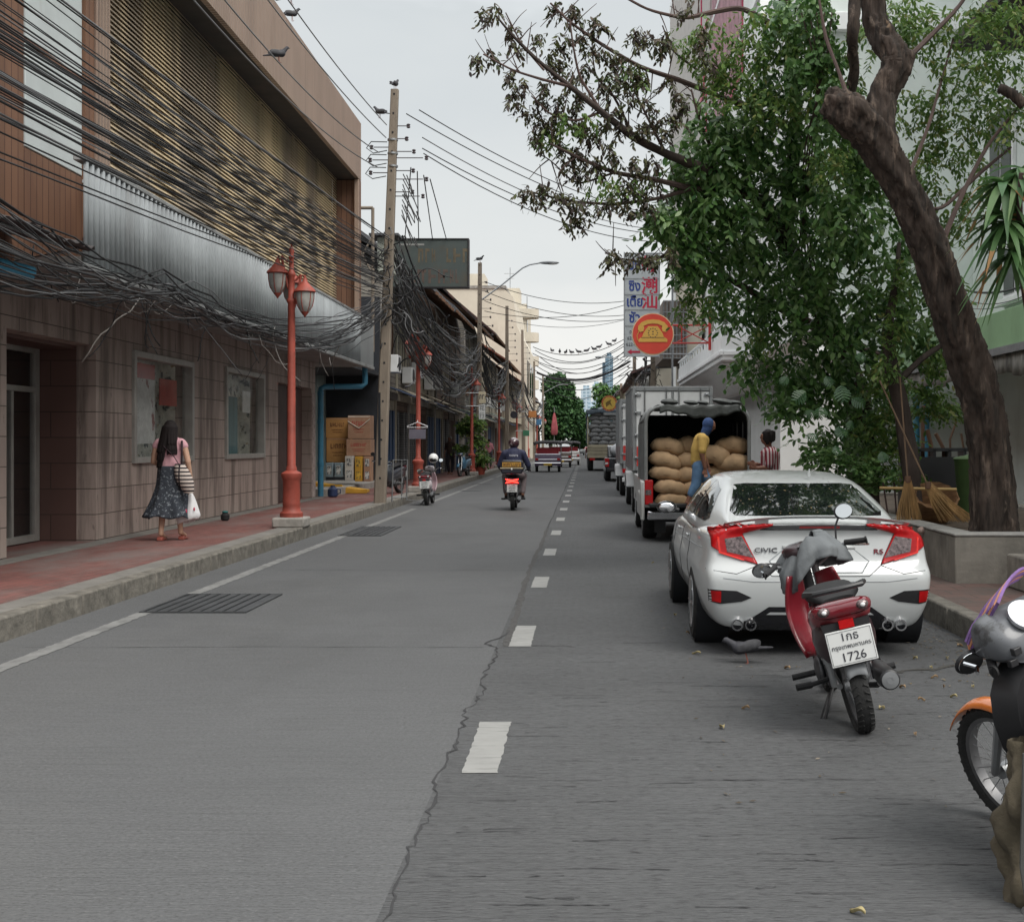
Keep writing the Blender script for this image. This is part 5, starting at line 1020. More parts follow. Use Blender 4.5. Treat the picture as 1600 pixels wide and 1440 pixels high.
# potted plants and bushes on the left pavement
pp=thing('potted_plant',(at(750,742,57).x,57,.19),'leafy potted plant with red pot beside the third red lamp post','potted plant'); 
B().lathe([(.2,0),(.26,.3),(.29,.34),(.25,.35),(1e-4,.32)],n=16).build('pot',mat('red_pot',(.26,.05,.03),.6),pp); lv=Lv(15)
for c,q,n in (((0,0,.75),.45,90),((-.1,0,1.5),.4,70),((-.3,0,2.3),.55,110),((-.7,.2,2.1),.4,70),((-.9,.1,1.2),.3,40)): sprays(lv,blob_pts(lv.r,n,c,q,q,q*.8),.14,nl=7,rl=.3,hang=.2,wd=.6)
lv.build('leaves',LMID,pp); B().tube([(0,0,.3),(-.1,0,1.3),(-.3,0,2.2)],.03,6).build('stem',TWIG,pp)
# fallen leaves, each its own small thing
LFM=[mat('fallen_yellow',(.36,.30,.15),.8),mat('fallen_tan',(.30,.20,.11),.8)]
r=random.Random(33); proto=[]
for i in range(2):
    b=B(); b.grid(lambda u,v:((u-.5)*.10,(v-.5)*.05*(1-abs(u-.5)*1.6),.006+.012*abs(v-.5)*2+.008*math.sin(u*5)),6,2); proto.append(b)
FL=[(1128,1138,'yellowish leaf on the road left of the red motorbike'),(1165,1108,None),(1378,1108,'tan leaf beside the rear tyre of the red motorbike'),(1230,1045,'orange-yellow leaf under the back of the white car'),(1088,1022,'pale leaf near the left rear wheel of the white car'),(1500,1010,None),(1430,1030,None),(1460,1060,None),(1480,1030,None),(1410,1075,None),(1520,1075,None),(1440,1095,None),(1490,1090,None),(1390,1050,None),(1055,962,None),(1050,870,None),(1020,880,None),(1075,990,None),(1340,1428,None),(1430,1150,None),(1455,1045,None),(1475,1075,None)]
for i,(px,py,l) in enumerate(FL):
    if px==1378: Y=7.35
    Y=3200/(py-692); p=at(px,py,Y); o=B(); o.v=[v.copy() for v in proto[i%2].v]; o.f=list(proto[i%2].f)
    s=r.uniform(.3,.65) if l is None else .68
    o=o.build('fallen_leaf',LFM[0] if l and i<2 else LFM[i%2],loc=(p.x,p.y,.002),fix=False,solid=.002,rot=(0,0,r.uniform(0,3.1)),label=l or 'small dry fallen leaf among the litter on the road',cat='leaf',group='fallen leaves on the road')
    o.scale=(s,s,1)
b=B(); r=random.Random(61)
for i in range(900):
    y=r.uniform(5.5,13.5); x=3.1-abs(r.gauss(0,.45))-.02 if r.random()<.75 else r.uniform(.6,3); a=r.uniform(0,3.14); s=r.uniform(.004,.022); u=Vector((math.cos(a),math.sin(a),0)); n=Vector((-u.y,u.x,0)); p=Vector((x,y,.006))
    b.add([p-u*s,p+n*s*.45+Vector((0,0,.004)),p+u*s+Vector((0,0,.003)),p-n*s*.4],[(0,1,2,3)])
rebase(b.build('gutter_litter',mat('gutter_scraps',(.10,.08,.06),.9,island=((.03,.025,.02),(.16,.12,.07),(.06,.05,.04),(.22,.19,.15))),fix=False,smooth=0,label='small scraps of leaves and grit gathered along the right gutter and road',cat='litter',kind='stuff'),(2.6,9,0))
jag([(2.2,8.9,.0038),(2.9,9.3,.0038),(3.05,10.4,.0038)],.05,71,sub=8,amp=.05,wn=.8).build('wet_patch',mat('damp_stain',(.05,.047,.042),.6,var=.3,vs=8),kind='structure',fix=False)
# ---------------- vehicles ----------------
CARW=mat('white_car_paint',(.53,.55,.55),.28,coat=.8,var=.02,vs=1,dirt=[((.42,.41,.38),3,(1,1,.6),.6,.9,.35)])
LAMPR=mat('red_lamp',(.40,.006,.008),.3,var=.15,vs=20,spec=.3,coat=.15); LAMPC=mat('clear_lamp',(.13,.10,.10),.2,.4,var=.8,vs=38,coat=.4)
TYRE=mat('tyre',(.018,.018,.018),.85,var=.25,vs=10,bump=.3,bs=60); RIM=mat('alloy_rim',(.42,.43,.44),.3,.9)
CGL=mat('car_glass',(.008,.010,.011),.03,spec=1,var=.02,coat=1)
def wheel(par,c,r,w,name='wheel',spokes=10,rim=None):
    """axle along x"""
    t=B().lathe([(r*.66,-w/2),(r*.90,-w/2),(r*.975,-w*.40),(r,-w*.25),(r,w*.25),(r*.975,w*.40),(r*.90,w/2),(r*.66,w/2)],axis='x',n=36,ring=True).build(name,TYRE,par,loc=c)
    b=B().lathe([(r*.67,-w*.52),(r*.60,-w*.52),(r*.60,w*.52),(r*.67,w*.52)],axis='x',n=32,ring=True)
    for i in range(spokes):
        a=2*math.pi*i/spokes; u=Vector((0,math.cos(a),math.sin(a))); b.tube([u*r*.08+Vector((-w*.47,0,0)),u*r*.63+Vector((-w*.50,0,0))],[r*.06,r*.035],6)
        b.tube([u*r*.08+Vector((w*.47,0,0)),u*r*.63+Vector((w*.50,0,0))],[r*.06,r*.035],6)
    b.lathe([(1e-4,-w*.53),(r*.13,-w*.53),(r*.13,w*.53),(1e-4,w*.53)],axis='x',n=16); b.build('rim',rim or RIM,t,smooth=40)
    B().lathe([(1e-4,-w*.3),(r*.6,-w*.3),(r*.6,w*.3),(1e-4,w*.3)],axis='x',n=20).build('brake_disc',k_plastic,t); return t
def car_shell(t,paint,sub=2,hw=.895,cut=True):
    V=[(0,.20),(.70,.20),(.79,.24),(.855,.38),(.878,.56),(.880,.64),(.862,.70),(.852,.80),(.835,.885),(.79,.925),(.72,.962),(.50,.995),(0,1.005)]
    YO=[.16,.13,.09,.02,-.01,.0,.065,.085,.10,.10,.075,.035,.02]
    ST=[(0,.925,0),(.07,.96,0),(.22,.985,0),(.5,1,0),(.95,1,.0),(1.4,.99,-.02),(2.0,.985,-.045),(2.7,.985,-.05),(3.2,.985,-.05),(3.6,.98,-.08),(4.0,.95,-.13),(4.25,.88,-.19),(4.38,.74,-.25)]
    rings=[]
    for s in (0,.30,.62,.85):
        rings.append([(x*.925*s,YO[v]-.035*(1-s*s)-.0,z) for v,(x,z) in enumerate(V)])
    for i,(y,ws,dz) in enumerate(ST):
        f=max(0,1-y/.5); fr=max(0,(y-3.9)/.48)
        rings.append([(x*ws,y+YO[v]*f-(.14*fr if z>.75 else 0),z+(dz*((z-.5)/.5) if z>.5 else 0)) for v,(x,z) in enumerate(V)])
    for s in (.6,.3,0): rings.append([(x*s,y+.03*(1-s),z) for x,y,z in rings[4+len(ST)-1]])
    b=B(); n=len(V)
    for sg in (1,-1):
        o=len(b.v)
        for r_ in rings: b.v+= [Vector((x*sg,y,z)) for x,y,z in r_]
        for i in range(len(rings)-1):
            for j in range(n-1):
                a=o+i*n+j; q=(a,a+1,a+n+1,a+n); b.f.append(q if sg>0 else q[::-1])
    o=b.build('body',paint,t,fix=False)
    bm=bmesh.new(); bm.from_mesh(o.data); bmesh.ops.remove_doubles(bm,verts=bm.verts,dist=1e-4); bmesh.ops.dissolve_degenerate(bm,dist=1e-5,edges=bm.edges); bmesh.ops.recalc_face_normals(bm,faces=bm.faces); bm.to_mesh(o.data); bm.free()
    q=o.modifiers.new('s','SUBSURF'); q.levels=q.render_levels=sub
    if cut:
        for wy in (.95,3.52):
            k=B().lathe([(1e-4,-1.2),(.355,-1.2),(.355,1.2),(1e-4,1.2)],c=(0,wy,.315),axis='x',n=36).build('cutter',k_black,smooth=0)
            m=o.modifiers.new('b','BOOLEAN'); m.operation='DIFFERENCE'; m.solver='EXACT'; m.object=k
        bake(o)
        for k in [x for x in bpy.data.objects if x.name.startswith('cutter')]: bpy.data.objects.remove(k)
    else: bake(o)
    o.data.polygons.foreach_set('use_smooth',[True]*len(o.data.polygons)); o.data.set_sharp_from_angle(angle=R(38))
    G=[(.34,.66,.60,.985),(.60,.73,.585,1.075),(.95,.80,.565,1.185),(1.32,.815,.555,1.285),(1.7,.82,.55,1.325),(2.15,.82,.55,1.345),(2.5,.82,.545,1.335),(2.75,.81,.54,1.29),(3.1,.78,.56,1.12),(3.5,.70,.60,.93)]
    g=B(); rr=[]
    for y,wb,wt,zr in G: 
        zb=.93; rr.append([(wb,y,zb-.03),(wb*.985,y,zb+.02),((wb*.6+wt*.4),y,zb+.02+(zr-zb)*.45),(wt+.035,y,zr-.035*min(1,(zr-.93)*4)),(wt*.86,y,zr),(wt*.45,y,zr+.012),(0,y,zr+.016)])
    for sg in (1,-1):
        o2=len(g.v)
        for r_ in rr: g.v+=[Vector((x*sg,y,z)) for x,y,z in r_]
        for i in range(len(rr)-1):
            for j in range(6):
                a=o2+i*7+j; q=(a,a+1,a+8,a+7); g.f.append(q if sg<0 else q[::-1])
    go=g.build('roof',paint,t,fix=False); bm=bmesh.new(); bm.from_mesh(go.data); bmesh.ops.remove_doubles(bm,verts=bm.verts,dist=1e-4); bmesh.ops.recalc_face_normals(bm,faces=bm.faces); bm.to_mesh(go.data); bm.free()
    q=go.modifiers.new('s','SUBSURF'); q.levels=q.render_levels=sub; bake(go); go.data.polygons.foreach_set('use_smooth',[True]*len(go.data.polygons))
    return o,go
def mirror_x(poly): return [(-x,z) for x,z in poly][::-1]
def glassing(t,go,m=CGL):
    tr=bvh(go)
    rw=snap_patch(tr,[(-.57,1.035),(.57,1.035),(.60,1.065),(.495,1.255),(.40,1.265),(-.40,1.265),(-.495,1.255),(-.60,1.065)],'y',-5,.006,.06).build('rear_window',m,t,smooth=180)
    snap_patch(tr,[(-.60,.99),(.60,.99),(.52,1.25),(-.52,1.25)],'y',9,.006,.08).build('windscreen',m,t,smooth=180)
    for sg in (-1,1):
        snap_patch(tr,[(.86,1.0),(1.02,1.09),(1.28,1.215),(1.70,1.275),(1.72,.985),(.95,.97)],'x',5*sg,.006,.08).build('side_window',m,t,smooth=180)
        snap_patch(tr,[(1.78,.985),(1.76,1.28),(2.25,1.295),(2.6,1.27),(3.08,1.02),(3.05,.985)],'x',5*sg,.006,.08).build('side_window',m,t,smooth=180)
    return tr
CIV=thing('parked_car',(1.745,9.5,0),'white sedan with large red C-shaped tail lamps and a rear spoiler','car')
body,roof=car_shell(CIV,CARW); TB=bvh(body); TG=glassing(CIV,roof)
REDP=[(-.795,.95),(-.62,.985),(-.345,1.0),(-.35,.985),(-.57,.925),(-.46,.70),(-.70,.765),(-.795,.825)]
CLR=[(-.70,.885),(-.575,.905),(-.485,.745),(-.685,.79)]
for f in (lambda p:p,mirror_x):
    l=snap_patch(TB,f(REDP),'y',-5,.010,.03).build('tail_lamp',LAMPR,CIV,smooth=180,solid=.012)
    snap_patch(TB,f(CLR),'y',-5,.019,.03).build('clear_lens',LAMPC,l,smooth=180)
    snap_patch(TB,f([(-.755,.90),(-.74,.90),(-.73,.79),(-.56,.735),(-.56,.725),(-.745,.78)]),'y',-5,.0185,.03).build('light_bar',mat('bright_red',(.75,.03,.02),.2),l,smooth=180)
    v=snap_patch(TB,f([(-.83,.515),(-.62,.505),(-.51,.455),(-.58,.425),(-.74,.405),(-.82,.42)]),'y',-5,.004,.03).build('bumper_vent',k_plastic,CIV,smooth=180)
    snap_patch(TB,f([(-.81,.505),(-.735,.502),(-.735,.415),(-.80,.425)]),'y',-5,.010,.03).build('reflector',LAMPR,v,smooth=180)
    B().tube([(f([(-.70,0)])[0][0],.015,.46),(f([(-.52,0)])[0][0],.0,.458)],.012,6).build('vent_blade',CARW,v)
SHL=mat('panel_gap',(.035,.037,.04),.7); SHG=mat('panel_crease',(.30,.32,.33),.5)
tl=[(-.57,.925),(-.455,.69),(-.36,.615),(.36,.615),(.455,.69),(.57,.925)]
snap_line(TB,tl,.0035).build('trunk_gap',SHL,CIV)
rec=[(-.26,.81),(.26,.81),(.37,.72),(.31,.64),(-.31,.64),(-.37,.72)]
snap_patch(TB,rec,'y',-5,-.004,.04); rcs=snap_patch(TB,rec,'y',-5,.003,.04).build('plate_recess',CARW,CIV,smooth=180)
snap_line(TB,rec[:1]+rec[1:]+rec[:1],.006).build('recess_edge',SHG,CIV); snap_line(TB,[(-.27,.822),(.27,.822)],.016).build('trunk_handle',CARW,CIV,smooth=180)
snap_line(TB,[(-.72,.60),(-.50,.575),(.50,.575),(.72,.60)],.004).build('bumper_crease',SHG,CIV)
for sg in (-1,1): snap_line(TB,[(.46*sg,.69),(.62*sg,.63),(.84*sg,.66)],.003).build('bumper_seam',SHL,CIV)
snap_patch(TB,[(-.56,.20),(-.56,.27),(-.50,.30),(-.38,.385),(.38,.385),(.50,.30),(.56,.27),(.56,.20)],'y',-5,.006,.04).build('diffuser',k_gloss,CIV,smooth=180)
snap_patch(TB,[(-.40,.325),(-.37,.345),(.37,.345),(.40,.325)],'y',-5,.018,.04).build('diffuser_strip',CARW,CIV,smooth=180)
snap_patch(TB,[(-.44,.950),(-.42,.985),(.42,.985),(.44,.950)],'y',-5,.006,.03).build('spoiler_shade_patch',k_gloss,CIV,smooth=180)  # black patch painted in for the shaded gap under the spoiler
snap_patch(TB,[(-.15,.965),(-.15,.982),(.15,.982),(.15,.965)],'y',-5,.012,.03).build('brake_light',LAMPR,CIV,smooth=180)
for x in (-.61,-.51,.51,.61):
    B().lathe([(.032,.2),(.032,0),(.043,0),(.043,.25)],c=(x,.03,.245),axis='y',n=20).build('exhaust_tip',k_chrome,CIV)
    B().lathe([(1e-4,.06),(.0315,.06),(.0315,.07),(1e-4,.07)],c=(x,.03,.245),axis='y',n=16).build('exhaust_bore',k_dark,CIV)
# spoiler
sp=B()
def fsp(u,v):
    x=-.70+1.4*u; a=abs(x)/.70; z=1.048-.062*a**2.6; th=.020*(1-a**5)+.003; y=.02+.10*a**2
    ang=2*math.pi*v; return (x,y+.085*math.cos(ang)*(1-.55*a**3)+.04,z+th*.5*math.sin(ang)+.012*math.cos(ang)*-1)
sp.grid(fsp,36,12); sp.build('spoiler',CARW,CIV,smooth=60)
for x in (-.42,.42): B().box(x-.05,.08,.985,x+.05,.13,1.035).build('spoiler_stand',CARW,CIV,bevel=.005)
for tx,x,s,m in (('CIVIC',-.395,.050,SGK),('RS',.445,.052,mat('badge_red',(.20,.02,.03),.3,.4))):
    h=TB.ray_cast(Vector((x,-5,.80)),Vector((0,1,0)))[0]; text(tx,s,'badge',m,CIV,(x,h.y-.010,.80 if tx=='CIVIC' else .79),ext=.004,sx=1.4,rot=(R(78),0,0))
for sg in (-1,1):
    tx_=bvh(body)
    snap_line(TB,[(1.32,.30),(1.45,.55),(1.55,.93)],.004,'x',5*sg).build('door_gap',SHL,CIV); snap_line(TB,[(2.35,.25),(2.35,.95)],.004,'x',5*sg).build('door_gap',SHL,CIV)
    snap_line(TB,[(3.2,.3),(3.25,.9)],.004,'x',5*sg).build('door_gap',SHL,CIV); snap_line(TB,[(.35,.80),(1.2,.775),(3.3,.72)],.004,'x',5*sg).build('side_crease',SHG,CIV)
    for y in (1.75,2.75):
        h=TB.ray_cast(Vector((5*sg,y,.80)),Vector((-sg,0,0)))[0]; B().ell((h.x+.012*sg,y,.80),(.014,.09,.016)).build('door_handle',k_chrome if False else CARW,CIV)
    m_=B().ell((.95*sg,2.95,.98),(.10,.075,.06),14,9).build('side_mirror',k_gloss,CIV); B().tube([(.83*sg,2.98,.95),(.93*sg,2.96,.96)],.02,6).build('mirror_arm',k_gloss,m_); B().ell((.955*sg,2.885,.98),(.075,.012,.045)).build('mirror_glass',k_chrome,m_)
for x in (-.765,.765):
    for y in (.95,3.52): wheel(CIV,(x,y,.312),.312,.225)
    # dark inner arches
    for y in (.95,3.52):
        B().lathe([(.350,-.10),(.350,.16),(.352,.16),(.352,-.10)],c=(x-.0*x,y,.315),axis='x',n=28,ring=True).build('wheel_arch',k_dark,CIV,fix=False)
B().box(-.62,.35,.16,.62,4.0,.30).build('underbody',k_dark,CIV)
B().tube([(.15,1.35,1.33),(.15,1.31,1.38)],[.02,.004],6).build('aerial_fin',CARW,CIV)
# leaf scraps on the roof
lt=B(); r=random.Random(51)
for i in range(110):
    x=r.uniform(-.5,.5); y=r.uniform(1.25,2.6); h=TG and TG.ray_cast(Vector((x,y,3)),Vector((0,0,-1)))[0]
    if h: a=r.uniform(0,3.1); u=Vector((math.cos(a),math.sin(a),0)); s=r.uniform(.006,.018); n=Vector((-u.y,u.x,0)); p=h+Vector((0,0,.003)); lt.add([p-u*s,p+n*s*.4,p+u*s,p-n*s*.4],[(0,1,2,3)])
for i in range(60):
    x=r.uniform(-.5,.5); z=r.uniform(1.04,1.24); h=TG.ray_cast(Vector((x,-5,z)),Vector((0,1,0)))[0]
    if h: a=r.uniform(0,3.1); s=r.uniform(.006,.016); u=Vector((math.cos(a),math.sin(a)*.9,math.sin(a)*.35)); n=Vector((-math.sin(a),math.cos(a)*.9,math.cos(a)*.35)); p=h+Vector((0,-.012,.010)); lt.add([p-u*s,p+n*s*.4,p+u*s,p-n*s*.4],[(0,1,2,3)])
rebase(lt.xf(Matrix.Translation((1.745,9.5,0))).build('leaf_litter',mat('litter_brown',(.13,.10,.06),.9,island=((.05,.04,.03),(.25,.19,.08),(.12,.09,.05))),fix=False,smooth=0,label='scraps of dry leaves scattered over the roof and rear window of the white car',cat='leaf litter',kind='stuff'),(1.75,11,1.34))
# ---------------- other cars ----------------
def simple_car(x,Y,sc,paint,label,name='parked_car',group=None,rev=False):
    t=thing(name,(x,Y,0),label,'car',group); b_,r_=car_shell(t,paint,1,cut=False); glassing(t,r_); tb=bvh(b_)
    for f in (lambda p:p,mirror_x): snap_patch(tb,f([(-.90,.95),(-.62,.95),(-.62,.78),(-.90,.74)]),'y',-5,.01,.06).build('tail_lamp',LAMPR,t,smooth=180)
    snap_patch(tb,[(-.24,.72),(.24,.72),(.24,.60),(-.24,.60)],'y',-5,.01,.08).build('number_plate',k_white,t); snap_patch(tb,[(-.7,.22),(.7,.22),(.7,.34),(-.7,.34)],'y',-5,.01,.08).build('lower_bumper',k_plastic,t)
    for xx in (-.79,.79):
        for y in (.95,3.52): wheel(t,(xx,y,.31),.31,.22,spokes=5)
    t.scale=sc; return t
SILV=mat('silver_paint',(.36,.37,.38),.3,.5,coat=.5,var=.03); DRED=mat('dark_red_paint',(.20,.02,.02),.3,coat=.6)
simple_car(-.9,168,(.95,1,1.1),CARW,'small white car far ahead in the left lane','moving_car'); simple_car(-1.9,112,(.92,1,1.12),SILV,'silver car ahead of the tuk-tuks, far down the left lane','moving_car')
simple_car(.9,200,(.95,1,1),DRED,'tiny dark red car in the farthest distance of the street','moving_car')
def pickup(x,Y,paint,label):
    t=thing('parked_pickup',(x,Y,0),label,'pickup truck')
    B().prism([(0,.55),(0,.98),(1.55,1.0),(1.6,.95),(3.6,1.0),(4.6,.92),(4.9,.75),(4.9,.45),(.3,.42)],-.86,.86,'x').build('body',paint,t,bevel=.05)
    B().prism([(1.55,.98),(1.75,1.45),(2.2,1.52),(3.0,1.5),(3.7,1.0)],-.74,.74,'x').build('cab',paint,t,bevel=.05)
    B().box(-.62,1.60,1.08,.62,1.72,1.38).build('rear_window',CGL,t); 
    for s in (-1,1):
        B().box(s*.78-.08,-.03,.62,s*.78+.08,.03,.97).build('tail_lamp',LAMPR,t,bevel=.01); wheel(t,(s*.74,.95,.36),.36,.24); wheel(t,(s*.74,4.0,.36),.36,.24)
        B().box(s*.80-.065,-.035,.72,s*.80+.06,-.031,.80).build('clear_lens',k_white,t)
    B().box(-.8,-.12,.42,.8,-.01,.56).build('bumper',k_plastic,t,bevel=.02); B().box(-.5,-.018,.82,.5,-.002,.93).build('tailgate_panel',k_plastic,t); B().box(-.2,-.13,.45,.2,-.121,.54).build('number_plate',k_white,t)
    return t
pk=pickup(1.70,53,mat('black_paint',(.02,.022,.028),.25,coat=.8),'black pickup with pale load on top, parked in front of the box truck')
ld=thing('white_bundle',(1.62,54.2,1.0),'pale crumpled bundle on the bed of the black pickup','bundle'); B().ell((0,0,.3),(.55,.5,.34),12,8).ell((.2,.1,.5),(.3,.3,.2),10,6).build('cloth_lump',mat('pale_cloth',(.5,.51,.53),.8,bump=.5,bs=6),ld)
# ---------------- canopied pickup with sacks ----------------
PKX,PKY=1.83,20.8
PU=thing('canopy_truck',(PKX,PKY,0),'small truck with open dark canopy body stacked with jute sacks, behind the white car','truck')
PWH=mat('aged_white_paint',(.50,.51,.50),.4,coat=.3,var=.06,vs=2,dirt=[((.22,.20,.17),3,(1,1,.4),.5,.8,.6)])
b=B(); b.box(-.86,.0,.62,-.80,2.3,.98).box(.80,0,.62,.86,2.3,.98).box(-.86,0,.55,.86,2.3,.62).box(-.86,2.3,.5,.86,4.6,1.0); b.build('body',PWH,PU,bevel=.02)
b=B().prism([(2.45,1.0),(2.6,1.55),(3.0,1.62),(3.9,1.6),(4.5,1.0)],-.76,.76,'x'); b.build('cab',PWH,PU,bevel=.04)
def arch(y,r=.03):
    P=[(-.84,y,.98),(-.84,y,1.95)]+[(-.84+.24-.24*math.cos(R(a)),y,1.95+.24*math.sin(R(a))) for a in (20,45,70,90)]+[(.6+.24*math.sin(R(a)),y,1.95+.24*math.cos(R(a))) for a in (0,20,45,70)]+[(.84,y,1.95),(.84,y,.98)]
    return B().tube(P,r,8)
b=arch(.02,.032)
for y in (.8,1.6,2.28): q=arch(y,.02); b.add(q.v,q.f)
b.build('canopy_frame',mat('frame_grey',(.24,.25,.25),.5,.3),PU)
b=B(); 
for i in range(11): y=.1+.2*i; b.box(-.875,y,.985,-.85,y+.10,1.93)
for z in (1.3,1.6): b.box(-.849,.05,z,-.835,2.25,z+.04)
b.build('side_slats',mat('slat_grey',(.19,.20,.20),.5,.3,var=.2),PU)
B().box(.84,.05,.985,.85,2.28,1.95).box(-.833,.05,.985,-.825,2.28,1.95).box(-.83,2.24,.63,.83,2.29,2.1).build('inner_lining',k_dark,PU)
def ft(u,v):
    a=-1+2*u; x=.86*a; e=abs(a); z=2.20-.0*e if e<.7 else 2.20-.27*((e-.7)/.3)**2; y=.0+2.35*v
    return (x,y,z+.018*math.sin(a*14+y*3)+.012*math.sin(y*9+a*5))
B().grid(ft,40,14).build('tarpaulin',mat('dark_tarpaulin',(.035,.040,.037),.6,var=.3,vs=3,bump=.4,bs=10,dirt=[((.12,.12,.12),2.5,(1,1,1),.58,.75,.5)]),PU,solid=.02)
def ff(u,v):
    x=-.62+1.3*u; return (x,-.03-.03*v+.015*math.sin(x*18),2.21-.16*v*(1+.35*math.sin(x*5+1))+.015*math.sin(x*23))
B().grid(ff,40,4).build('rolled_flap',mat('dark_tarpaulin',(.075,.08,.075)),PU,solid=.03)
bb=B(); r=random.Random(5)
for x,w,h in ((-.45,.3,.10),(-.1,.25,.07),(.1,.2,.06),(.45,.42,.10),(.62,.25,.07)): bb.ell((x,.12,2.24+h*.3),(w*.5,.16,h*.55),10,6,Quaternion((0,1,0),r.uniform(-.2,.2)))
bb.build('tarp_folds',mat('pale_tarp',(.07,.075,.072),.6,var=.4,vs=5,bump=.4,bs=9),PU)
for s in (-1,1):
    l=B().box(s*.79-.07,-.035,.60,s*.79+.065,.03,1.0).build('tail_lamp',LAMPR,PU,bevel=.012); B().box(s*.80-.05,-.042,.76,s*.80+.045,-.036,.84).build('clear_lens',LAMPC,l)
    B().prism([(-.04,.34),(-.04,.98),(.25,1.0),(.35,.75),(.7,.80),(1.1,.80),(1.35,.55),(1.35,.4),(.2,.4)],.861 if s>0 else -.93,.93 if s>0 else -.861,'x').build('fender',PWH,PU,bevel=.02)
    wheel(PU,(s*.74,.85,.345),.345,.24); wheel(PU,(s*.74,3.7,.345),.345,.24,spokes=6)
B().box(-.82,-.14,.36,.82,-.04,.50).build('bumper',k_chrome,PU,bevel=.02); B().box(-.7,-.03,.15,-.52,-.01,.36).build('mud_flap',k_black,PU)
B().box(-.80,-.35,.575,.80,-.02,.63).build('tailgate',k_plastic,PU,bevel=.01)
b=B().box(-.6,.3,.3,.6,4.2,.5); b.build('chassis',k_dark,PU)
JUTE=mat('jute_sack',(.46,.31,.18),.9,var=.16,vs=4,bump=.5,bs=90,dirt=[((.36,.23,.12),3,(1,1,1),.5,.8,.5)]); SEAM=mat('sack_seam',(.15,.09,.045),.9)
def sack_mesh(L,H,D):
    b=B()
    def f(u,v):
        a=-1+2*u; t=2*math.pi*v; w=max(0.0,1-abs(a)**2.6)**.62; w*=1+.07*math.sin(a*3.1+L*40); cs,sn=math.cos(t),math.sin(t)
        return (a*L/2,D/2*w*math.copysign(abs(cs)**.8,cs),H/2*w*math.copysign(abs(sn)**.6,sn)*(1+.06*math.sin(a*9+t)+.04*math.sin(a*17-2*t+L*30)) -.16*H*a*a)
    return b.grid(f,20,22)
sack=[(1044,696,23,13,10,21.25),(1076,695,20,13,-3,21.4),(1144,695,24,13.5,2,21.3),(1040,718,22,12.5,14,21.15),(1072,719,20,12,6,21.3),(1116,710,24,15,18,21.2),(1147,722,24,13,0,21.15),(1040,738,22,11.5,8,21.15),(1073,741,20,12,3,21.25),(1120,737,22,10,2,21.3),(1158,743,20,11,-5,21.4),(1048,760,22,12,8,21.1),(1086,761,21,11.5,-3,21.2),(1130,757,22,11,4,21.3),(1050,779,22,11,2,21.1),(1090,780,20,11,-2,21.2),(1132,777,22,11,2,21.2),(1162,766,20,11,-3,21.3)]
SL=['topmost jute sack at the left of the stack, slumping right','topmost jute sack directly behind the man in yellow','topmost jute sack at the right, plump and pointed','second jute sack from the top in the left column','jute sack behind the waist of the man in yellow','large tilted jute sack just right of the man in yellow','jute sack under the topmost right one','third jute sack from the top in the left column','jute sack behind the hip of the man in yellow','flat jute sack low beside the right hand of the man in yellow','jute sack low against the right side of the canopy','fourth jute sack from the top in the left column','jute sack in front of which the bent leg of the man stands','jute sack low in the middle, partly behind the white car roof','lowest jute sack in the left column, next to the tail lamp','lowest jute sack in the middle, beside the bare foot','lowest jute sack right of the middle, behind the white car','lowest jute sack at the right, behind the white car']
for (px,py,hw,hh,ro,Y),l in zip(sack,SL):
    c=at(px,py,Y); s=Y/F; L=hw*2*s*1.24; H=hh*2*s*1.03
    t=thing('jute_sack',(c.x,Y,c.z-H/2),l,'sack','jute sacks stacked in the canopy truck'); m=Matrix.Translation((0,0,H/2))@Matrix.Rotation(R(ro),4,'Y')
    sack_mesh(L,H,.5).xf(m).build('sack_body',JUTE,t,smooth=180); q=B().tube([(-L*.47,-.02,-H*.02),(-L*.3,-.175,-H*.12),(0,-.252,-H*.16),(L*.3,-.175,-H*.12),(L*.47,-.02,-.02)],.004,4).xf(m); q.build('seam',SEAM,t)
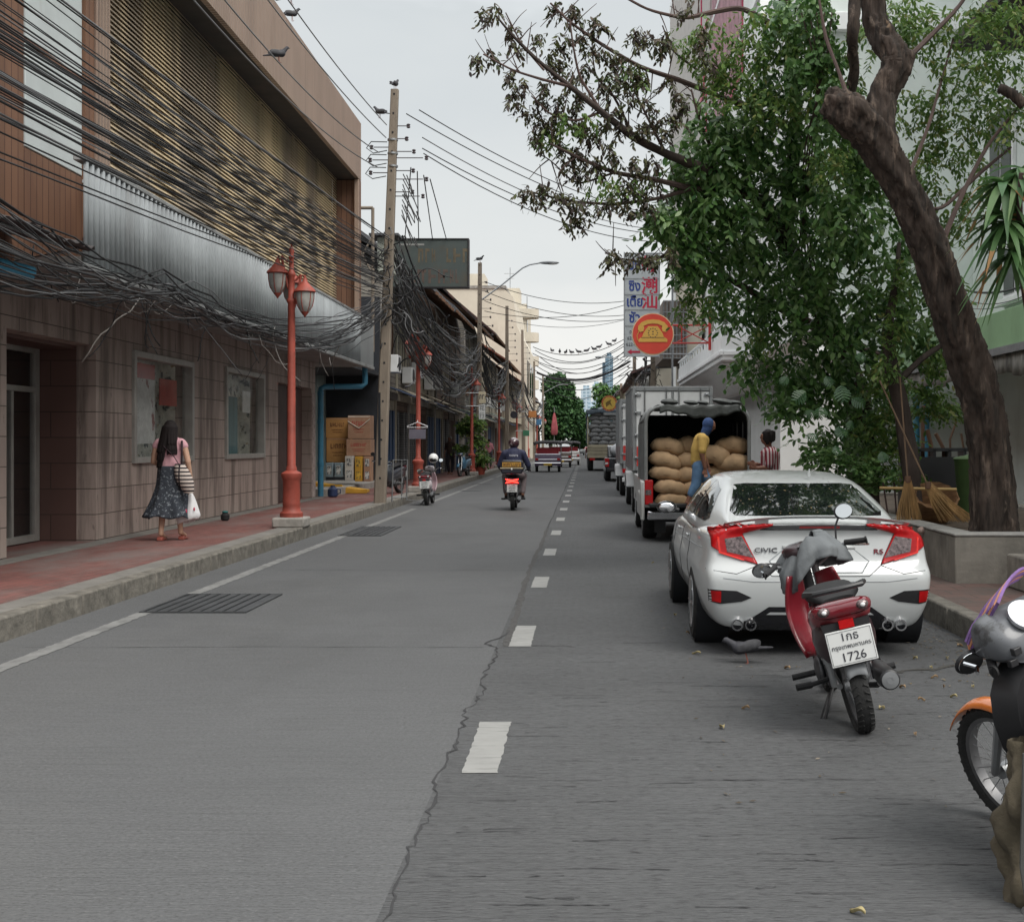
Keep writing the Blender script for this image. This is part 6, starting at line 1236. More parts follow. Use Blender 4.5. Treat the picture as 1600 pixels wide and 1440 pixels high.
# ---------------- box trucks ----------------
def box_truck(x,Y,h,label,w=.89,L=4.6,redrear=True):
    t=thing('box_truck',(x,Y,0),label,'truck'); GR=mat('truck_frame_grey',(.25,.26,.265),.45,.4,var=.1); WB=mat('truck_white',(.60,.61,.61),.45,var=.05,dirt=[((.35,.34,.32),1.5,(1,1,.3),.55,.85,.5)]); RP=mat('truck_red',(.50,.04,.035),.45)
    B().box(-w,0,.98,w,L,h).build('cargo_box',WB,t,bevel=.02)
    d=B()
    for x0,x1 in ((-w+.08,-.03),(.03,w-.08)): d.box(x0,-.03,1.08,x1,-.001,h-.12)
    d=d.build('rear_door',WB,t,bevel=.01)
    b=B().box(-w,-.05,.98,-w+.07,-.001,h).box(w-.07,-.05,.98,w,-.001,h).box(-w+.071,-.05,h-.10,w-.071,-.001,h).box(-w+.071,-.05,.98,w-.071,-.001,1.06).box(-.02,-.04,1.07,.02,-.001,h-.11); b.build('door_frame',GR,t,bevel=.008)
    b=B()
    for xx in (-.62,-.14,.14,.62): b.tube([(xx,-.06,1.0),(xx,-.06,h-.04)],.016,6)
    for xx in (-w+.1,w-.1):
        for z in (1.25,1.75,2.25,2.65): 
            if z<h-.1: b.box(xx-.09,-.06,z,xx+.09,-.031,z+.05).ell((xx-.03,-.07,z+.025),.03,8,6)
    b.build('lock_rods',k_steel,t)
    B().box(-w+.09,-.0345,1.09,w-.09,-.0305,1.52).build('red_band',RP,t)
    for i in range(3): B().box(-w+.25,-.040,1.17+.1*i,-w+.7,-.0352,1.22+.1*i).build('white_stripe',WB,t)
    b=B().box(-w+.001,.3,1.08,-w+.0,.31,1.1); 
    B().box(-w-.008,.15,1.05,-w-.001,L-.1,1.5).build('side_band',RP,t,smooth=0); b=B()
    for i in range(int(L/.55)): b.box(-w-.03,.1+.55*i,1.0,-w-.009,.14+.55*i,h-.05)
    b.box(-w-.03,.05,h-.049,-w-.001,L-.05,h-.002); b.build('side_ribs',GR,t,smooth=0)
    B().box(-w*.9,.1,.72,w*.9,L+1.4,.9).build('chassis',k_dark,t); B().box(-w+.05,L+.15,.7,w-.05,L+1.5,2.15).build('cab',WB,t,bevel=.08)
    for s in (-1,1):
        wheel(t,(s*(w-.17),1.2,.40),.40,.28,spokes=6); wheel(t,(s*(w-.15),L+.5,.40),.40,.26,spokes=6)
        B().prism([(.55,.62),(.7,.92),(1.2,.97),(1.7,.92),(1.85,.62),(1.75,.6),(1.6,.84),(1.2,.88),(.8,.84),(.65,.6)],s*(w-.02)-.14,s*(w-.02)+.14,'x').build('mudguard',WB,t); l=B().box(s*(w-.17)-.1,-.06,.72,s*(w-.17)+.1,0,.84).build('tail_lamp',LAMPR,t,bevel=.01)
    B().box(-w+.06,-.12,.45,w-.06,-.03,.58).build('bumper',WB,t,bevel=.015); B().box(-w+.1,-.04,.58,-w+.2,.02,.98).box(w-.2,-.04,.58,w-.1,.02,.98).build('bumper_bracket',k_steel,t)
    return t
box_truck(1.95,28.5,2.86,'white box truck with grey-framed rear doors and a red band, behind the canopy truck')
box_truck(1.93,38,2.9,'second white box truck with red band, seen as a sliver ahead of the first one')
# sack-laden truck
ST_=thing('sack_truck',(1.12,73,0),'cream truck heaped with grey sacks under a dark blue tarpaulin, farthest of the trucks','truck')
CRM=mat('cream_truck',(.42,.38,.28),.6,var=.12,dirt=[((.2,.17,.13),2,(1,1,.4),.5,.8,.5)])
B().box(-.98,0,.75,.98,.1,1.5).box(-.98,.1,.75,-.9,5,1.5).box(.9,.1,.75,.98,5,1.5).box(-.9,.1,.75,.9,5,.85).build('tailgate',CRM,ST_,bevel=.02)
b=B()
for z in (.95,1.15,1.32): b.box(-.97,-.03,z,.97,-.001,z+.06)
b.build('tailgate_ribs',mat('cream_rib',(.30,.27,.2),.6),ST_); B().box(-1,-.05,1.5,-.93,.05,3.3).box(.93,-.05,1.5,1,.05,3.3).build('posts',CRM,ST_)
def fb(u,v):
    x=-1.08+2.16*u; return (x,-.1+5*v,3.35+.25*math.cos(x*1.4)+.08*math.sin(x*7+v*6)-.25*(abs(x)>.95))
B().grid(fb,30,10).build('tarpaulin',mat('navy_tarp',(.06,.085,.11),.6,var=.3,bump=.3,bs=5),ST_,solid=.05); B().box(-1.05,.1,1.6,-.95,5,3.4).build('side_tarp',mat('navy_tarp',(.06,.085,.11)),ST_)
def fd(u,v):
    x=-1.05+2.1*u; return (x,-.14-.03*v,3.5-.25*v*(.6+.5*abs(math.sin(x*2.2+.6))))
B().grid(fd,24,3).build('tarp_edge',mat('navy_tarp',(.06,.085,.11)),ST_,solid=.04)
for s in (-1,1): wheel(ST_,(s*.8,.9,.45),.45,.3,spokes=5); wheel(ST_,(s*.8,4.6,.45),.45,.3,spokes=5)
B().box(-.9,5.2,.7,.9,6.8,2.6).build('cab',CRM,ST_,bevel=.08); B().box(-.8,.1,.6,.8,6,.74).build('chassis',k_dark,ST_); B().box(.55,-.05,.62,.85,0,.75).box(-.85,-.05,.62,-.55,0,.75).build('tail_lamp',LAMPR,ST_)
GS=mat('grey_sack',(.21,.215,.22),.85,var=.2,vs=3,bump=.3,bs=30); proto=None; k=0
for r_ in range(8):
    for c_ in range(3):
        x=-.62+.62*c_+(.12 if r_%2 else -.06); z=1.5+.235*r_
        if proto is None:
            proto=sack_mesh(.72,.28,.5).build('grey_sack',GS,smooth=180); o=proto
        else: o=proto.copy(); COL.objects.link(o)
        o.location=(1.12+x*.93,73.25,z+.12); o.rotation_euler=(0,R(((k*37)%17)-8),0); k+=1
        tag(o,'grey sack stacked with its lookalikes under the tarpaulin of the far cream truck','sack','grey sacks on the far truck')
# ---------------- tuk-tuks ----------------
def tuktuk(x,Y,label,col):
    t=thing('tuk_tuk',(x,Y,0),label,'tuk-tuk','tuk-tuks in the left lane'); P=mat('tuk_'+col[0],col[1],.4,coat=.4)
    B().prism([(0,.35),(-.03,.75),(.05,1.02),(.3,1.05),(.3,.6),(1.7,.55),(2.3,.9),(2.6,.7),(2.6,.35)],-.72,.72,'x').build('body',P,t,bevel=.03)
    def fr(u,v): a=-1+2*u; return (.80*a,-.1+2.2*v,1.72-.10*a**4-.03*abs(2*v-1)**3)
    B().grid(fr,20,8).build('canopy',mat('tuk_canopy',(.03,.03,.035),.6,var=.2),t,solid=.05); 
    def fv(u,v): a=-1+2*u; return (.78*a,-.11,1.70-.10*a**4-.14*v)
    B().grid(fv,20,2).build('canopy_valance',mat('tuk_valance',(.05,.045,.05),.6),t,solid=.02)
    for s in (-.72,.72): B().tube([(s,0,1.0),(s,.0,1.66)],.02,6).build('canopy_post',k_steel,t); B().tube([(s,1.5,.6),(s,1.5,1.66)],.02,6).build('canopy_post',k_steel,t)
    b=B()
    for z in (.70,.98): b.tube([(-.7,-.06,z),(.7,-.06,z)],.015,6)
    b.tube([(-.72,-.1,.5),(.72,-.1,.5)],.03,6); b.build('chrome_rails',k_chrome,t)
    B().box(-.6,.3,.6,.6,.85,.95).box(-.6,.2,.95,.6,.34,1.35).build('seat',mat('tuk_seat_red',(.38,.03,.04),.5),t,bevel=.03)
    B().box(-.22,-.13,.36,.22,-.11,.47).build('number_plate',mat('plate_yellow',(.55,.36,.05),.5),t)
    for s in (-1,1):
        B().box(s*.6-.09,-.08,.66,s*.6+.09,-.04,.76).build('tail_lamp',LAMPR,t,bevel=.01); wheel(t,(s*.62,.45,.25),.25,.15,spokes=5); B().prism([(.1,.3),(.15,.52),(.45,.6),(.75,.52),(.8,.3)],s*.62-.1,s*.62+.1,'x').build('mudguard',P,t)
    wheel(t,(0,2.5,.25),.25,.12,spokes=5); B().tube([(-.35,2.2,1.1),(.35,2.2,1.1)],.02,6).tube([(0,2.2,1.1),(0,2.5,.25)],.025,6).build('handlebar',k_steel,t)
    return t
tuktuk(-2.05,70.5,'nearest tuk-tuk, with chrome rails, red seats and a yellow plate, in the left lane',('purple',(.10,.07,.13)))
tuktuk(-1.6,84,'second tuk-tuk, dark with a black roof, just ahead of the nearest one',('brown',(.15,.11,.09)))
tuktuk(-1.1,92,'white and dark red three-wheeled taxi at the right of the tuk-tuks',('white',(.5,.48,.46)))
# ---------------- motorbikes ----------------
PLW=mat('plate_white',(.66,.67,.66),.4,var=.04); CLOTH=mat('grey_cover_cloth',(.15,.162,.17),.85,var=.15,vs=3,bump=.4,bs=10)
def spoked(par,c,r,w,name):
    t=B().lathe([(r*.82,-w*.30),(r*.88,-w*.48),(r*.95,-w*.5),(r*.99,-w*.3),(r,0),(r*.99,w*.3),(r*.95,w*.5),(r*.88,w*.48),(r*.82,w*.30)],axis='x',n=44,ring=True); n=40
    for i in range(n):
        a=2*math.pi*i/n; u=Vector((0,math.cos(a),math.sin(a))); v=Vector((0,-math.sin(a),math.cos(a)))
        for s in (-1,1):
            p=u*r*.995+Vector((s*w*.18,0,0)); q=u*r*.965+Vector((s*w*.45,0,0))+v*.016
            t.tube([p,q],[.009,.007],4)
    t=t.build(name,TYRE,par,loc=c)
    b=B().lathe([(r*.83,-w*.32),(r*.76,-w*.28),(r*.76,w*.28),(r*.83,w*.32)],axis='x',n=36,ring=True); b.build('rim',mat('dull_rim',(.16,.16,.165),.45,.7),t); b=B()
    for i in range(24):
        a=2*math.pi*i/24; u=Vector((0,math.cos(a),math.sin(a))); v=Vector((0,math.cos(a+.5*(1 if i%2 else -1)),math.sin(a+.5*(1 if i%2 else -1)))); b.tube([v*.03+Vector((.03*(1 if i%4<2 else -1),0,0)),u*r*.77],.0022,4,cap=False)
    b.lathe([(1e-4,-.05),(.035,-.05),(.035,.05),(1e-4,.05)],axis='x',n=14); b.build('spokes',k_steel,t); return t
def loftx(secs,n=16,pw=.8):   # secs: (y, zc, halfw, halfh, xc)
    b=B(); 
    for y,zc,hw,hh,*xc in secs:
        x0=xc[0] if xc else 0
        for j in range(n):
            a=2*math.pi*j/n; c,s=math.cos(a),math.sin(a); b.v.append(Vector((x0+hw*math.copysign(abs(c)**pw,c),y,zc+hh*math.copysign(abs(s)**pw,s))))
    for i in range(len(secs)-1):
        for j in range(n): a=i*n+j; q=i*n+(j+1)%n; b.f.append((a,q,q+n,a+n))
    b.f.append(tuple(range(n))[::-1]); b.f.append(tuple(range((len(secs)-1)*n,len(secs)*n))); return b
def underbone(loc,rz,lean,label,cols,name='motorbike',group=None,plate=None,steer=0,cover=False,scooter=False,stand=True):
    main=mat('bike_'+cols[0],cols[1],.28,coat=.7,var=.08,dirt=[((.12,.10,.09),5,(1,1,.6),.55,.8,.4)]); dark=mat('bike_'+cols[2],cols[3],.35,coat=.4,var=.1)
    t=thing(name,loc,label,'motorbike' if not scooter else 'scooter',group,rot=(0,R(lean),R(rz)))
    t.rotation_mode='XYZ'; W_=.27; 
    spoked(t,(0,0,W_),W_,.095,'rear_wheel'); spoked(t,(0,1.2,W_),W_,.08,'front_wheel')
    loftx([(-.30,.70,.05,.03),(-.24,.70,.155,.055),(-.08,.68,.165,.085),(.15,.64,.15,.10),(.40,.58,.12,.10),(.58,.50,.08,.09)]).build('tail_cover',main,t,smooth=60)
    loftx([(-.235,.57,.12,.13),(-.16,.56,.165,.15),(.10,.53,.155,.14),(.35,.48,.12,.11),(.52,.42,.08,.08)]).build('side_panel',dark,t,smooth=60)
    loftx([(-.22,.775,.09,.02),(-.12,.795,.135,.035),(.15,.79,.14,.045),(.35,.75,.12,.045),(.62,.70,.085,.04),(.70,.66,.05,.03)]).build('seat',k_black,t,smooth=60)
    B().tube([(-.15,.02,.80),(-.165,-.16,.835),(-.13,-.30,.845),(0,-.345,.85),(.13,-.30,.845),(.165,-.16,.835),(.15,.02,.80)],.015,8).build('grab_rail',k_plastic,t)
    l=loftx([(-.325,.735,.10,.022),(-.305,.737,.155,.042),(-.25,.737,.165,.045)],20,.7).build('tail_lamp',mat('dark_red_lamp',(.16,.012,.02),.15,coat=1),t,smooth=60)
    for s in (-1,1): B().ell((s*.105,-.322,.742),(.034,.02,.026)).build('indicator_lens',LAMPC,l); B().ell((s*.105,-.338,.742),(.014,.01,.012)).build('indicator_bulb',k_white,l)
    B().box(-.04,-.315,.635,.04,-.295,.68).build('reflector',LAMPR,t); B().prism([(-.10,.43),(.10,.43),(.13,.67),(-.13,.67)],-.29,-.24).build('plate_backing',k_plastic,t)
    pl_=B().box(-.125,-.312,.44,.125,-.306,.63).build('number_plate',PLW,t,bevel=.004)
    B().box(-.117,-.3135,.449,.117,-.3125,.4505).box(-.117,-.3135,.620,.117,-.3125,.6215).box(-.118,-.3135,.449,-.1165,-.3125,.6215).box(.1165,-.3135,.449,.118,-.3125,.6215).build('plate_border',SGK,pl_)
    if plate:
        for tx,z,s,sx in zip(plate,(.590,.540,.482),(.062,.033,.066),(1,1,1.05)): text(tx,s,'plate_text',SGK,pl_,(0,-.3145,z),ext=.0005,sx=sx)
    else:
        for z in (.59,.54,.485): scribble(pl_,.15,.035,z,SGK,int(z*100),y=-.315)
    # mudguards
    b=B()
    for a0,a1,c,rr in ((70,175,(0,0),W_+.035),):
        P=[(c[1]-rr*math.cos(R(a))*1.0,W_+rr*math.sin(R(a))) for a in range(-12,80,10)]
    def fm(u,v):
        a=R(20+60*u); rr=W_+.03; x=(-1+2*v); return (.055*x,-rr*math.cos(a),W_+rr*math.sin(a)-.02*abs(x)**2)
    b.grid(fm,10,6); b.build('rear_mudguard',mat('mudguard_grey',(.23,.24,.25),.5) if not scooter else k_plastic,t,solid=.006)
    def fm2(u,v):
        a=R(20+130*u); rr=W_+.03; x=(-1+2*v); return (.055*x,1.2-rr*math.cos(a),W_+rr*math.sin(a)-.025*abs(x)**2)
    B().grid(fm2,14,6).build('front_mudguard',main,t,solid=.006)
    B().tube([(0,.55,.52),(0,.75,.36),(0,.9,.42),(0,1.0,.72),(0,.96,.88)],[.03,.035,.035,.035,.03],10).build('frame',k_plastic,t)
    B().box(-.09,.38,.20,.09,.68,.40).ell((-.11,.5,.28),(.03,.11,.09)).ell((.11,.5,.28),(.03,.11,.09)).tube([(0,.66,.3),(0,.8,.3)],.06,12).build('engine',mat('engine_metal',(.10,.10,.105),.5,.6,var=.3,vs=20),t,bevel=.02)
    for s in (-1,1):
        B().tube([(s*.075,0,W_),(s*.07,.45,.33)],.018,8).build('swingarm',k_steel,t)
        sh=B().tube([(s*.105,-.02,W_+.01),(s*.11,-.03,.42)],.018,10).tube([(s*.11,-.03,.42),(s*.115,-.05,.62)],.028,10); 
        for k in range(7): sh.lathe([(.033,-.006),(.033,.006)],c=(s*.112,-.035-.0,.45+.022*k),n=12)
        sh.build('shock_absorber',k_chrome if s>0 else k_steel,t)
        B().tube([(s*.08,.28,.27),(s*.20,.26,.26)],.014,8).tube([(s*.20,.26,.26),(s*.29,.25,.265)],.020,8).build('footpeg',k_black,t); B().tube([(s*.08,.62,.25),(s*.27,.62,.25)],.019,8).build('front_footpeg',k_black,t)
        fk=B().tube([(s*.075,1.2,W_),(s*.075,1.05,.62),(s*.06,.98,.86)],[.018,.024,.024],8).build('fork',k_steel,t)
        # leg shield with side wing
        def fl(u,v,s=s): z=.30+.50*u; w=.05+.105*math.sin(math.pi*(.18+.66*u)); return (s*(.04+w*v),.92-.03*v-.16*abs(u-.55)+.06*u+.10*(v**2)*-1,z+.03*v)
        B().grid(fl,12,6).build('leg_shield',main if not scooter else main,t,solid=.012,smooth=180)
        g=1 if s>0 else .70; dz=0 if s>0 else -.05
        B().tube([(s*.08,.95,.84),(s*g*.24,.93,.93+dz),(s*g*.31,.88,.94+dz)],.012,8).build('handlebar',k_steel,t); B().tube([(s*g*.27,.91,.94+dz),(s*g*.39,.83 if s>0 else .80,.935+dz*1.4)],.018,10).lathe([(.024,-.004),(.024,.004)],c=(s*g*.39,.83 if s>0 else .80,.935+dz*1.4),axis='x').build('grip',k_black,t)
        B().tube([(s*g*.26,.95,.93+dz),(s*g*.31,.96,.915+dz),(s*g*.41,.88,.90+dz)],.008,6).build('lever',k_chrome,t)
        mxp=Vector((.31,.945,1.13)) if s>0 else Vector((-.275,.93,.885))
        B().tube([(s*g*.22,.93,.95+dz),(s*.24,.94,1.05) if s>0 else (-.24,.935,.92),mxp+Vector((-.03*s,0,-.02))],.007,6).build('mirror_stem',k_plastic,t)
        mr=B().lathe([(1e-4,-.014),(.045,-.012),(.058,0),(.055,.004)],axis='y',n=22); mr.v=[Vector((v.x*1.08,v.y,v.z*.88)) for v in mr.v]; mr=mr.build('mirror',k_plastic,t,loc=mxp,rot=(R(-8 if s>0 else 16),0,R(8*s)))
        gl=B().lathe([(1e-4,-.016),(.050,-.016),(.050,-.013),(1e-4,-.013)],axis='y',n=22); gl.v=[Vector((v.x*1.08,v.y,v.z*.88)) for v in gl.v]; gl.build('mirror_glass',mat('mirror_glass',(.8,.82,.83),.03,1,var=.01),mr)
    ex=B().tube([(.07,.55,.22),(.11,.35,.17),(.15,.15,.20),(.16,.10,.22)],.018,8).lathe([(.03,.12),(.05,.10),(.058,-.22),(.055,-.27),(.032,-.285),(.030,-.25)],c=(.165,.02,.30),axis='y',n=20)
    ex.build('exhaust',mat('exhaust_black',(.03,.03,.032),.45,.4),t,smooth=50); B().lathe([(.030,-.286),(.046,-.284),(.046,-.280),(.030,-.279)],c=(.165,.02,.30),axis='y',n=20).build('exhaust_ring',k_steel,t)
    B().lathe([(1e-4,-.27),(.012,-.27),(.014,-.288),(.022,-.288),(.024,-.27)],c=(.165,.02,.30),axis='y',n=14).build('exhaust_outlet',k_steel,t)
    if stand:
        B().tube([(-.06,.42,.2),(-.17,.30,.03),(-.24,.26,-.02)],.011,6).tube([(-.10,.40,.16),(-.24,.26,-.02)],.006,6).build('side_stand',k_plastic,t)
    hd=loftx([(1.08,.90,.05,.05),(1.05,.91,.10,.08),(.98,.93,.13,.075),(.90,.95,.11,.05),(.85,.955,.06,.03)]).build('handlebar_cowl',dark,t,smooth=60); B().ell((0,1.075,.90),(.075,.03,.055)).build('headlight',LAMPC,hd); B().lathe([(1e-4,.0),(.05,.0),(.055,-.012),(.05,-.02),(1e-4,-.02)],c=(0,.89,.985),n=20).build('speedometer',k_gloss,hd)
    if cover:
        def fc(u,v):
            a=2*math.pi*u; rr=.05+.150*min(1,v*1.5); z=1.01-.02*v-.25*max(0,v-.3)**1.0*(1+.35*math.sin(a*2+.6))
            fold=1+.13*math.sin(a*7+v*3)*v+.08*math.sin(a*13+v*5)*v+.04*math.sin(a*23)*v
            return (.04+rr*1.05*math.cos(a)*fold,.93+rr*.72*math.sin(a)*fold,z+.02*math.sin(a*3)+.03*math.cos(a))
        B().grid(fc,56,12).build('cover_cloth',CLOTH,t,solid=.005,smooth=180); tag(bpy.data.objects['cover_cloth'],'grey cloth thrown over the handlebar')
    return t
underbone((1.555,7.12,0),-2,-13.5,'dark red motorbike with grey cloth over its handlebar, behind the white car',('dark_red',(.17,.012,.02),'black_purple',(.035,.018,.022)),plate=('1กธ','กรุงเทพมหานคร','1726'),cover=True)
OR=underbone((2.32,4.25,0),24,-17,'orange and grey motorbike with purple bungee cords, cut off by the right edge',('orange',(.62,.17,.03),'greyish',(.16,.17,.18)))
ps=B(); ps.grid(lambda u,v:(-.04-.26*math.sin(math.pi*(.12+.7*u))*v,.86-.10*v-.10*u,.22+.52*u),10,6); ps.build('leg_shield_panel',mat('shield_grey',(.10,.105,.11),.5,var=.2),OR,solid=.01,smooth=180)
B().tube([(-.12,.80,.20),(-.24,.80,.42),(-.26,.82,.62),(-.20,.86,.76)],.009,6).build('red_trim',mat('red_trim',(.35,.03,.04),.5),OR)
sm=B().lathe([(1e-4,0),(.056,0),(.064,-.012),(.066,.0),(.06,.02),(.03,.04),(1e-4,.04)],axis='y',n=26); sm.build('speedometer_dial',mat('dial_face',(.12,.125,.13),.55,var=.5,vs=40,spec=.2),OR,loc=(-.09,.78,1.02),rot=(R(-50),0,0)); B().lathe([(.060,-.016),(.068,-.016),(.068,.0),(.060,.0)],axis='y',n=26).build('dial_ring',k_chrome,OR,loc=(-.09,.78,1.02),rot=(R(-50),0,0))
loftx([(.98,.93,.12,.08,-.05),(.90,.96,.20,.09,-.06),(.80,.95,.19,.08,-.07),(.74,.92,.13,.05,-.08)],20,.55).build('cowl_cover',mat('nacelle_grey',(.10,.105,.115),.4,coat=.3,var=.2,dirt=[((.03,.03,.03),9,(1,1,1),.55,.62,.8)]),OR,smooth=60); B().box(-.20,.86,.86,-.13,1.02,.92).build('orange_signal',mat('bike_orange',(.62,.17,.03)),OR,bevel=.01)
loftx([(.92,.62,.16,.26,-.03),(.84,.66,.25,.24,-.05),(.74,.68,.20,.18,-.06)]).build('inner_fairing',k_plastic,OR,smooth=60)
for i,(x,y,z) in enumerate(((-.20,.74,.93),(-.22,.75,.89),(.06,.74,.93))): B().box(x-.018,y-.012,z-.014,x+.018,y+.012,z+.014).build('switch',k_plastic,OR,bevel=.003)
for i in range(4): B().tube([(-.12-.02*i,.80,.88),(-.20-.01*i,.80,.78-.02*i),(-.16,.88,.66),(-.08,.95,.60)],.005,6).build('brake_cable',k_black,OR)
B().tube([(-.14,.74,.955),(.02,.70,.985),(.14,.74,.965)],.006,6).build('cowl_seam',k_black,OR)
for i in range(7):
    cl=('purple','purple','orange')[i%3]; cm=mat('cord_'+cl,(.17,.09,.26) if cl=='purple' else (.50,.22,.12),.6,var=.2,vs=30)
    b=B(); r=random.Random(i); p=[at(1508+3*i,1002+4*(i%4),4.95),at(1528+5*i,965-4*i,4.95-.02*i),at(1556+4*i,930-5*i,4.95),at(1590+3*i,905-3*i,5.0)]
    q=[]
    for k in range(3):
        for s in range(5): t_=s/5; q.append(p[k].lerp(p[k+1],t_)+Vector((0,-.01,.012*math.sin(3.14*t_))))
    q.append(p[3]); o=b.tube(q,.0065,6).build('bungee_cord',cm,label='%s bungee cord, %s in the bundle on the orange motorbike mirror'%(cl,('outermost','second','third','fourth','fifth','sixth','innermost')[i]),cat='cord',group='bungee cords on the orange motorbike'); rebase(o,p[0])
KH=mat('khaki_canvas',(.095,.078,.052),.95,var=.25,vs=5,bump=.6,bs=16,dirt=[((.08,.065,.045),3,(1,1,1),.5,.75,.6)])
bg_=thing('canvas_bag',at(1632,1335,4.5),'folded khaki canvas bag hanging in front of the orange motorbike','bag')
def fbg(u,v):
    a=2*math.pi*u; z=.40-.66*v; rr=(.05+.17*math.sin(math.pi*min(1,.12+.80*v))**.7)*(1+.16*math.sin(a*3+v*11)+.10*math.sin(a*7-v*17)+.05*math.sin(a*13+v*31)); return (rr*math.cos(a)*.78+.03*math.sin(v*4),rr*.6*math.sin(a),z)
B().grid(fbg,60,26).build('bag_cloth',KH,bg_,smooth=180); B().tube([(-.1,-.10,.38),(-.12,-.13,.0),(-.09,-.13,-.2)],.012,6).build('bag_strap',mat('strap_grey',(.09,.09,.085),.9),bg_); B().lathe([(.02,0),(.028,.006),(.02,.012)],c=(-.125,-.14,-.16),axis='x',n=14).build('buckle',k_steel,bg_)
# pink-white scooter, dark motorcycle, blue bike on the pavement
underbone((-4.06,32.9,0),0,-3,'small pink and white scooter parked on the road against the left kerb',('pink_white',(.58,.42,.46),'white_pink',(.55,.50,.52)),name='scooter',scooter=True,group='two-wheelers parked on the left')
hm=thing('helmet',(-3.98,33.6,1.12),'white and black helmet sitting on the pink scooter handlebar','helmet'); B().ell((0,0,.08),(.13,.15,.13)).build('helmet_shell',k_white,hm); B().ell((0,-.03,.05),(.11,.13,.08)).build('visor',k_gloss,hm)
underbone((-5.25,36.2,.19),165,4,'dark motorcycle facing the camera beside the second red lamp post',('black_blue',(.03,.035,.045),'black_grey',(.03,.03,.035)),group='two-wheelers parked on the left')
underbone((-5.05,55.0,.19),170,3,'blue motorbike parked next to the third red lamp post',('blue',(.06,.16,.26),'blue_dark',(.05,.08,.12)),group='two-wheelers parked on the left')
RB_=underbone((-1.72,30.5,0),0,0,'black and red scooter with glowing tail light and top box, being ridden',('black_red',(.10,.012,.015),'blackish',(.02,.018,.025)),name='scooter',scooter=True,stand=False)
loftx([(-.30,.62,.15,.15),(-.15,.62,.20,.17),(.2,.55,.20,.17),(.5,.45,.17,.14)]).build('rear_body',mat('bike_blackish',(.02,.018,.025)),RB_,smooth=60)
B().prism([(-.13,.72),(0,.70),(.13,.72),(.16,.76),(0,.73),(-.16,.76)],-.345,-.33).prism([(-.13,.69),(0,.71),(.13,.69),(.16,.65),(0,.68),(-.16,.65)],-.345,-.33).build('brake_light',mat('brake_glow',(1,.03,.02),.4,emit=2.5,var=.02),RB_)
tb=B().prism([(-.24,.88),(.24,.88),(.27,1.0),(.26,1.16),(.20,1.2),(-.20,1.2),(-.26,1.16),(-.27,1.0)],-.46,-.05).build('top_box',mat('box_dark',(.02,.02,.03),.4),RB_,bevel=.03); B().box(-.22,-.475,1.04,.22,-.462,1.15).build('yellow_panel',mat('yellow_panel',(.50,.27,.04),.5),tb); scribble(tb,.38,.08,1.095,mat('panel_ink',(.14,.06,.02),.6),77,y=-.48)
B().box(-.27,-.47,1.0,.27,-.461,1.025).build('box_trim',mat('trim_pale',(.5,.42,.28),.4),tb); B().ell((0,-.47,.99),(.02,.01,.03)).build('latch',k_white,tb)
# ---------------- people ----------------
def caps(b,p,q,r0,r1,n=14,m=4,flat=1.0,up=None):
    p,q=Vector(p),Vector(q); d=(q-p); L=d.length; d=d/L if L>1e-6 else Vector((0,0,1)); P=[];RR=[]
    for i in range(m): a=math.pi/2*(1-i/m); P.append(p-d*r0*math.sin(a)); RR.append(max(.001,r0*math.cos(a)))
    P.append(p); RR.append(r0); P.append(p.lerp(q,.5)); RR.append((r0+r1)/2); P.append(q); RR.append(r1)
    for i in range(1,m+1): a=math.pi/2*i/m; P.append(q+d*r1*math.sin(a)); RR.append(max(.001,r1*math.cos(a)))
    return b.tube(P,RR,n,flat=flat,up=up)
def fuse(b,name,m,par,vox=.011,it=3,**k):
    o=b.build(name,m,par,fix=False,smooth=0,**k); q=o.modifiers.new('r','REMESH'); q.mode='VOXEL'; q.voxel_size=vox; q=o.modifiers.new('s','SMOOTH'); q.iterations=it; q.factor=.5; bake(o)
    o.data.materials.clear(); o.data.materials.append(m); o.data.polygons.foreach_set('use_smooth',[True]*len(o.data.polygons)); return o
def hand(b,w,d,s=1,curl=.6,side=1):
    """palm at wrist w pointing along d with five bent fingers"""
    w=Vector(w); d=Vector(d).normalized(); x=d.cross(Vector((0,1,0))); x=x.normalized() if x.length>.1 else Vector((1,0,0)); n=d.cross(x)*side
    caps(b,w,w+d*.075*s,.026*s,.036*s,flat=.55,up=n)
    for i in range(4):
        o=w+d*.085*s+x*(-.027+.018*i)*s; l=(.034,.040,.038,.030)[i]*s; d1=(d+n*curl*.5).normalized(); d2=(d+n*curl*1.5).normalized()
        caps(b,o,o+d1*l,.0095*s,.0085*s,8); caps(b,o+d1*l,o+d1*l+d2*l*.8,.0085*s,.0075*s,8)
    o=w+d*.03*s-x*.03*s; d1=(d-x*.7+n*.4).normalized(); caps(b,o,o+d1*.035*s,.012*s,.010*s,8); caps(b,o+d1*.035*s,o+d1*.035*s+(d+n*.4).normalized()*.028*s,.010*s,.008*s,8)
def head(b,c,s=1,yaw=0,pitch=0):
    q=Matrix.Rotation(yaw,3,'Z')@Matrix.Rotation(pitch,3,'X'); c=Vector(c); f=lambda v:c+q@(Vector(v)*s)
    e=B().ell((0,0,0),(.073,.092,.095),20,14).ell((0,.03,-.06),(.052,.058,.055),14,9).ell((0,.095,-.012),(.013,.02,.02),8,6).ell((-.075,0,-.01),(.012,.02,.03),8,6).ell((.075,0,-.01),(.012,.02,.03),8,6).ell((0,.085,-.058),(.024,.012,.010),8,6).ell((0,.086,.022),(.05,.012,.012),8,6)
    b.add([f(v) for v in e.v],e.f); return f
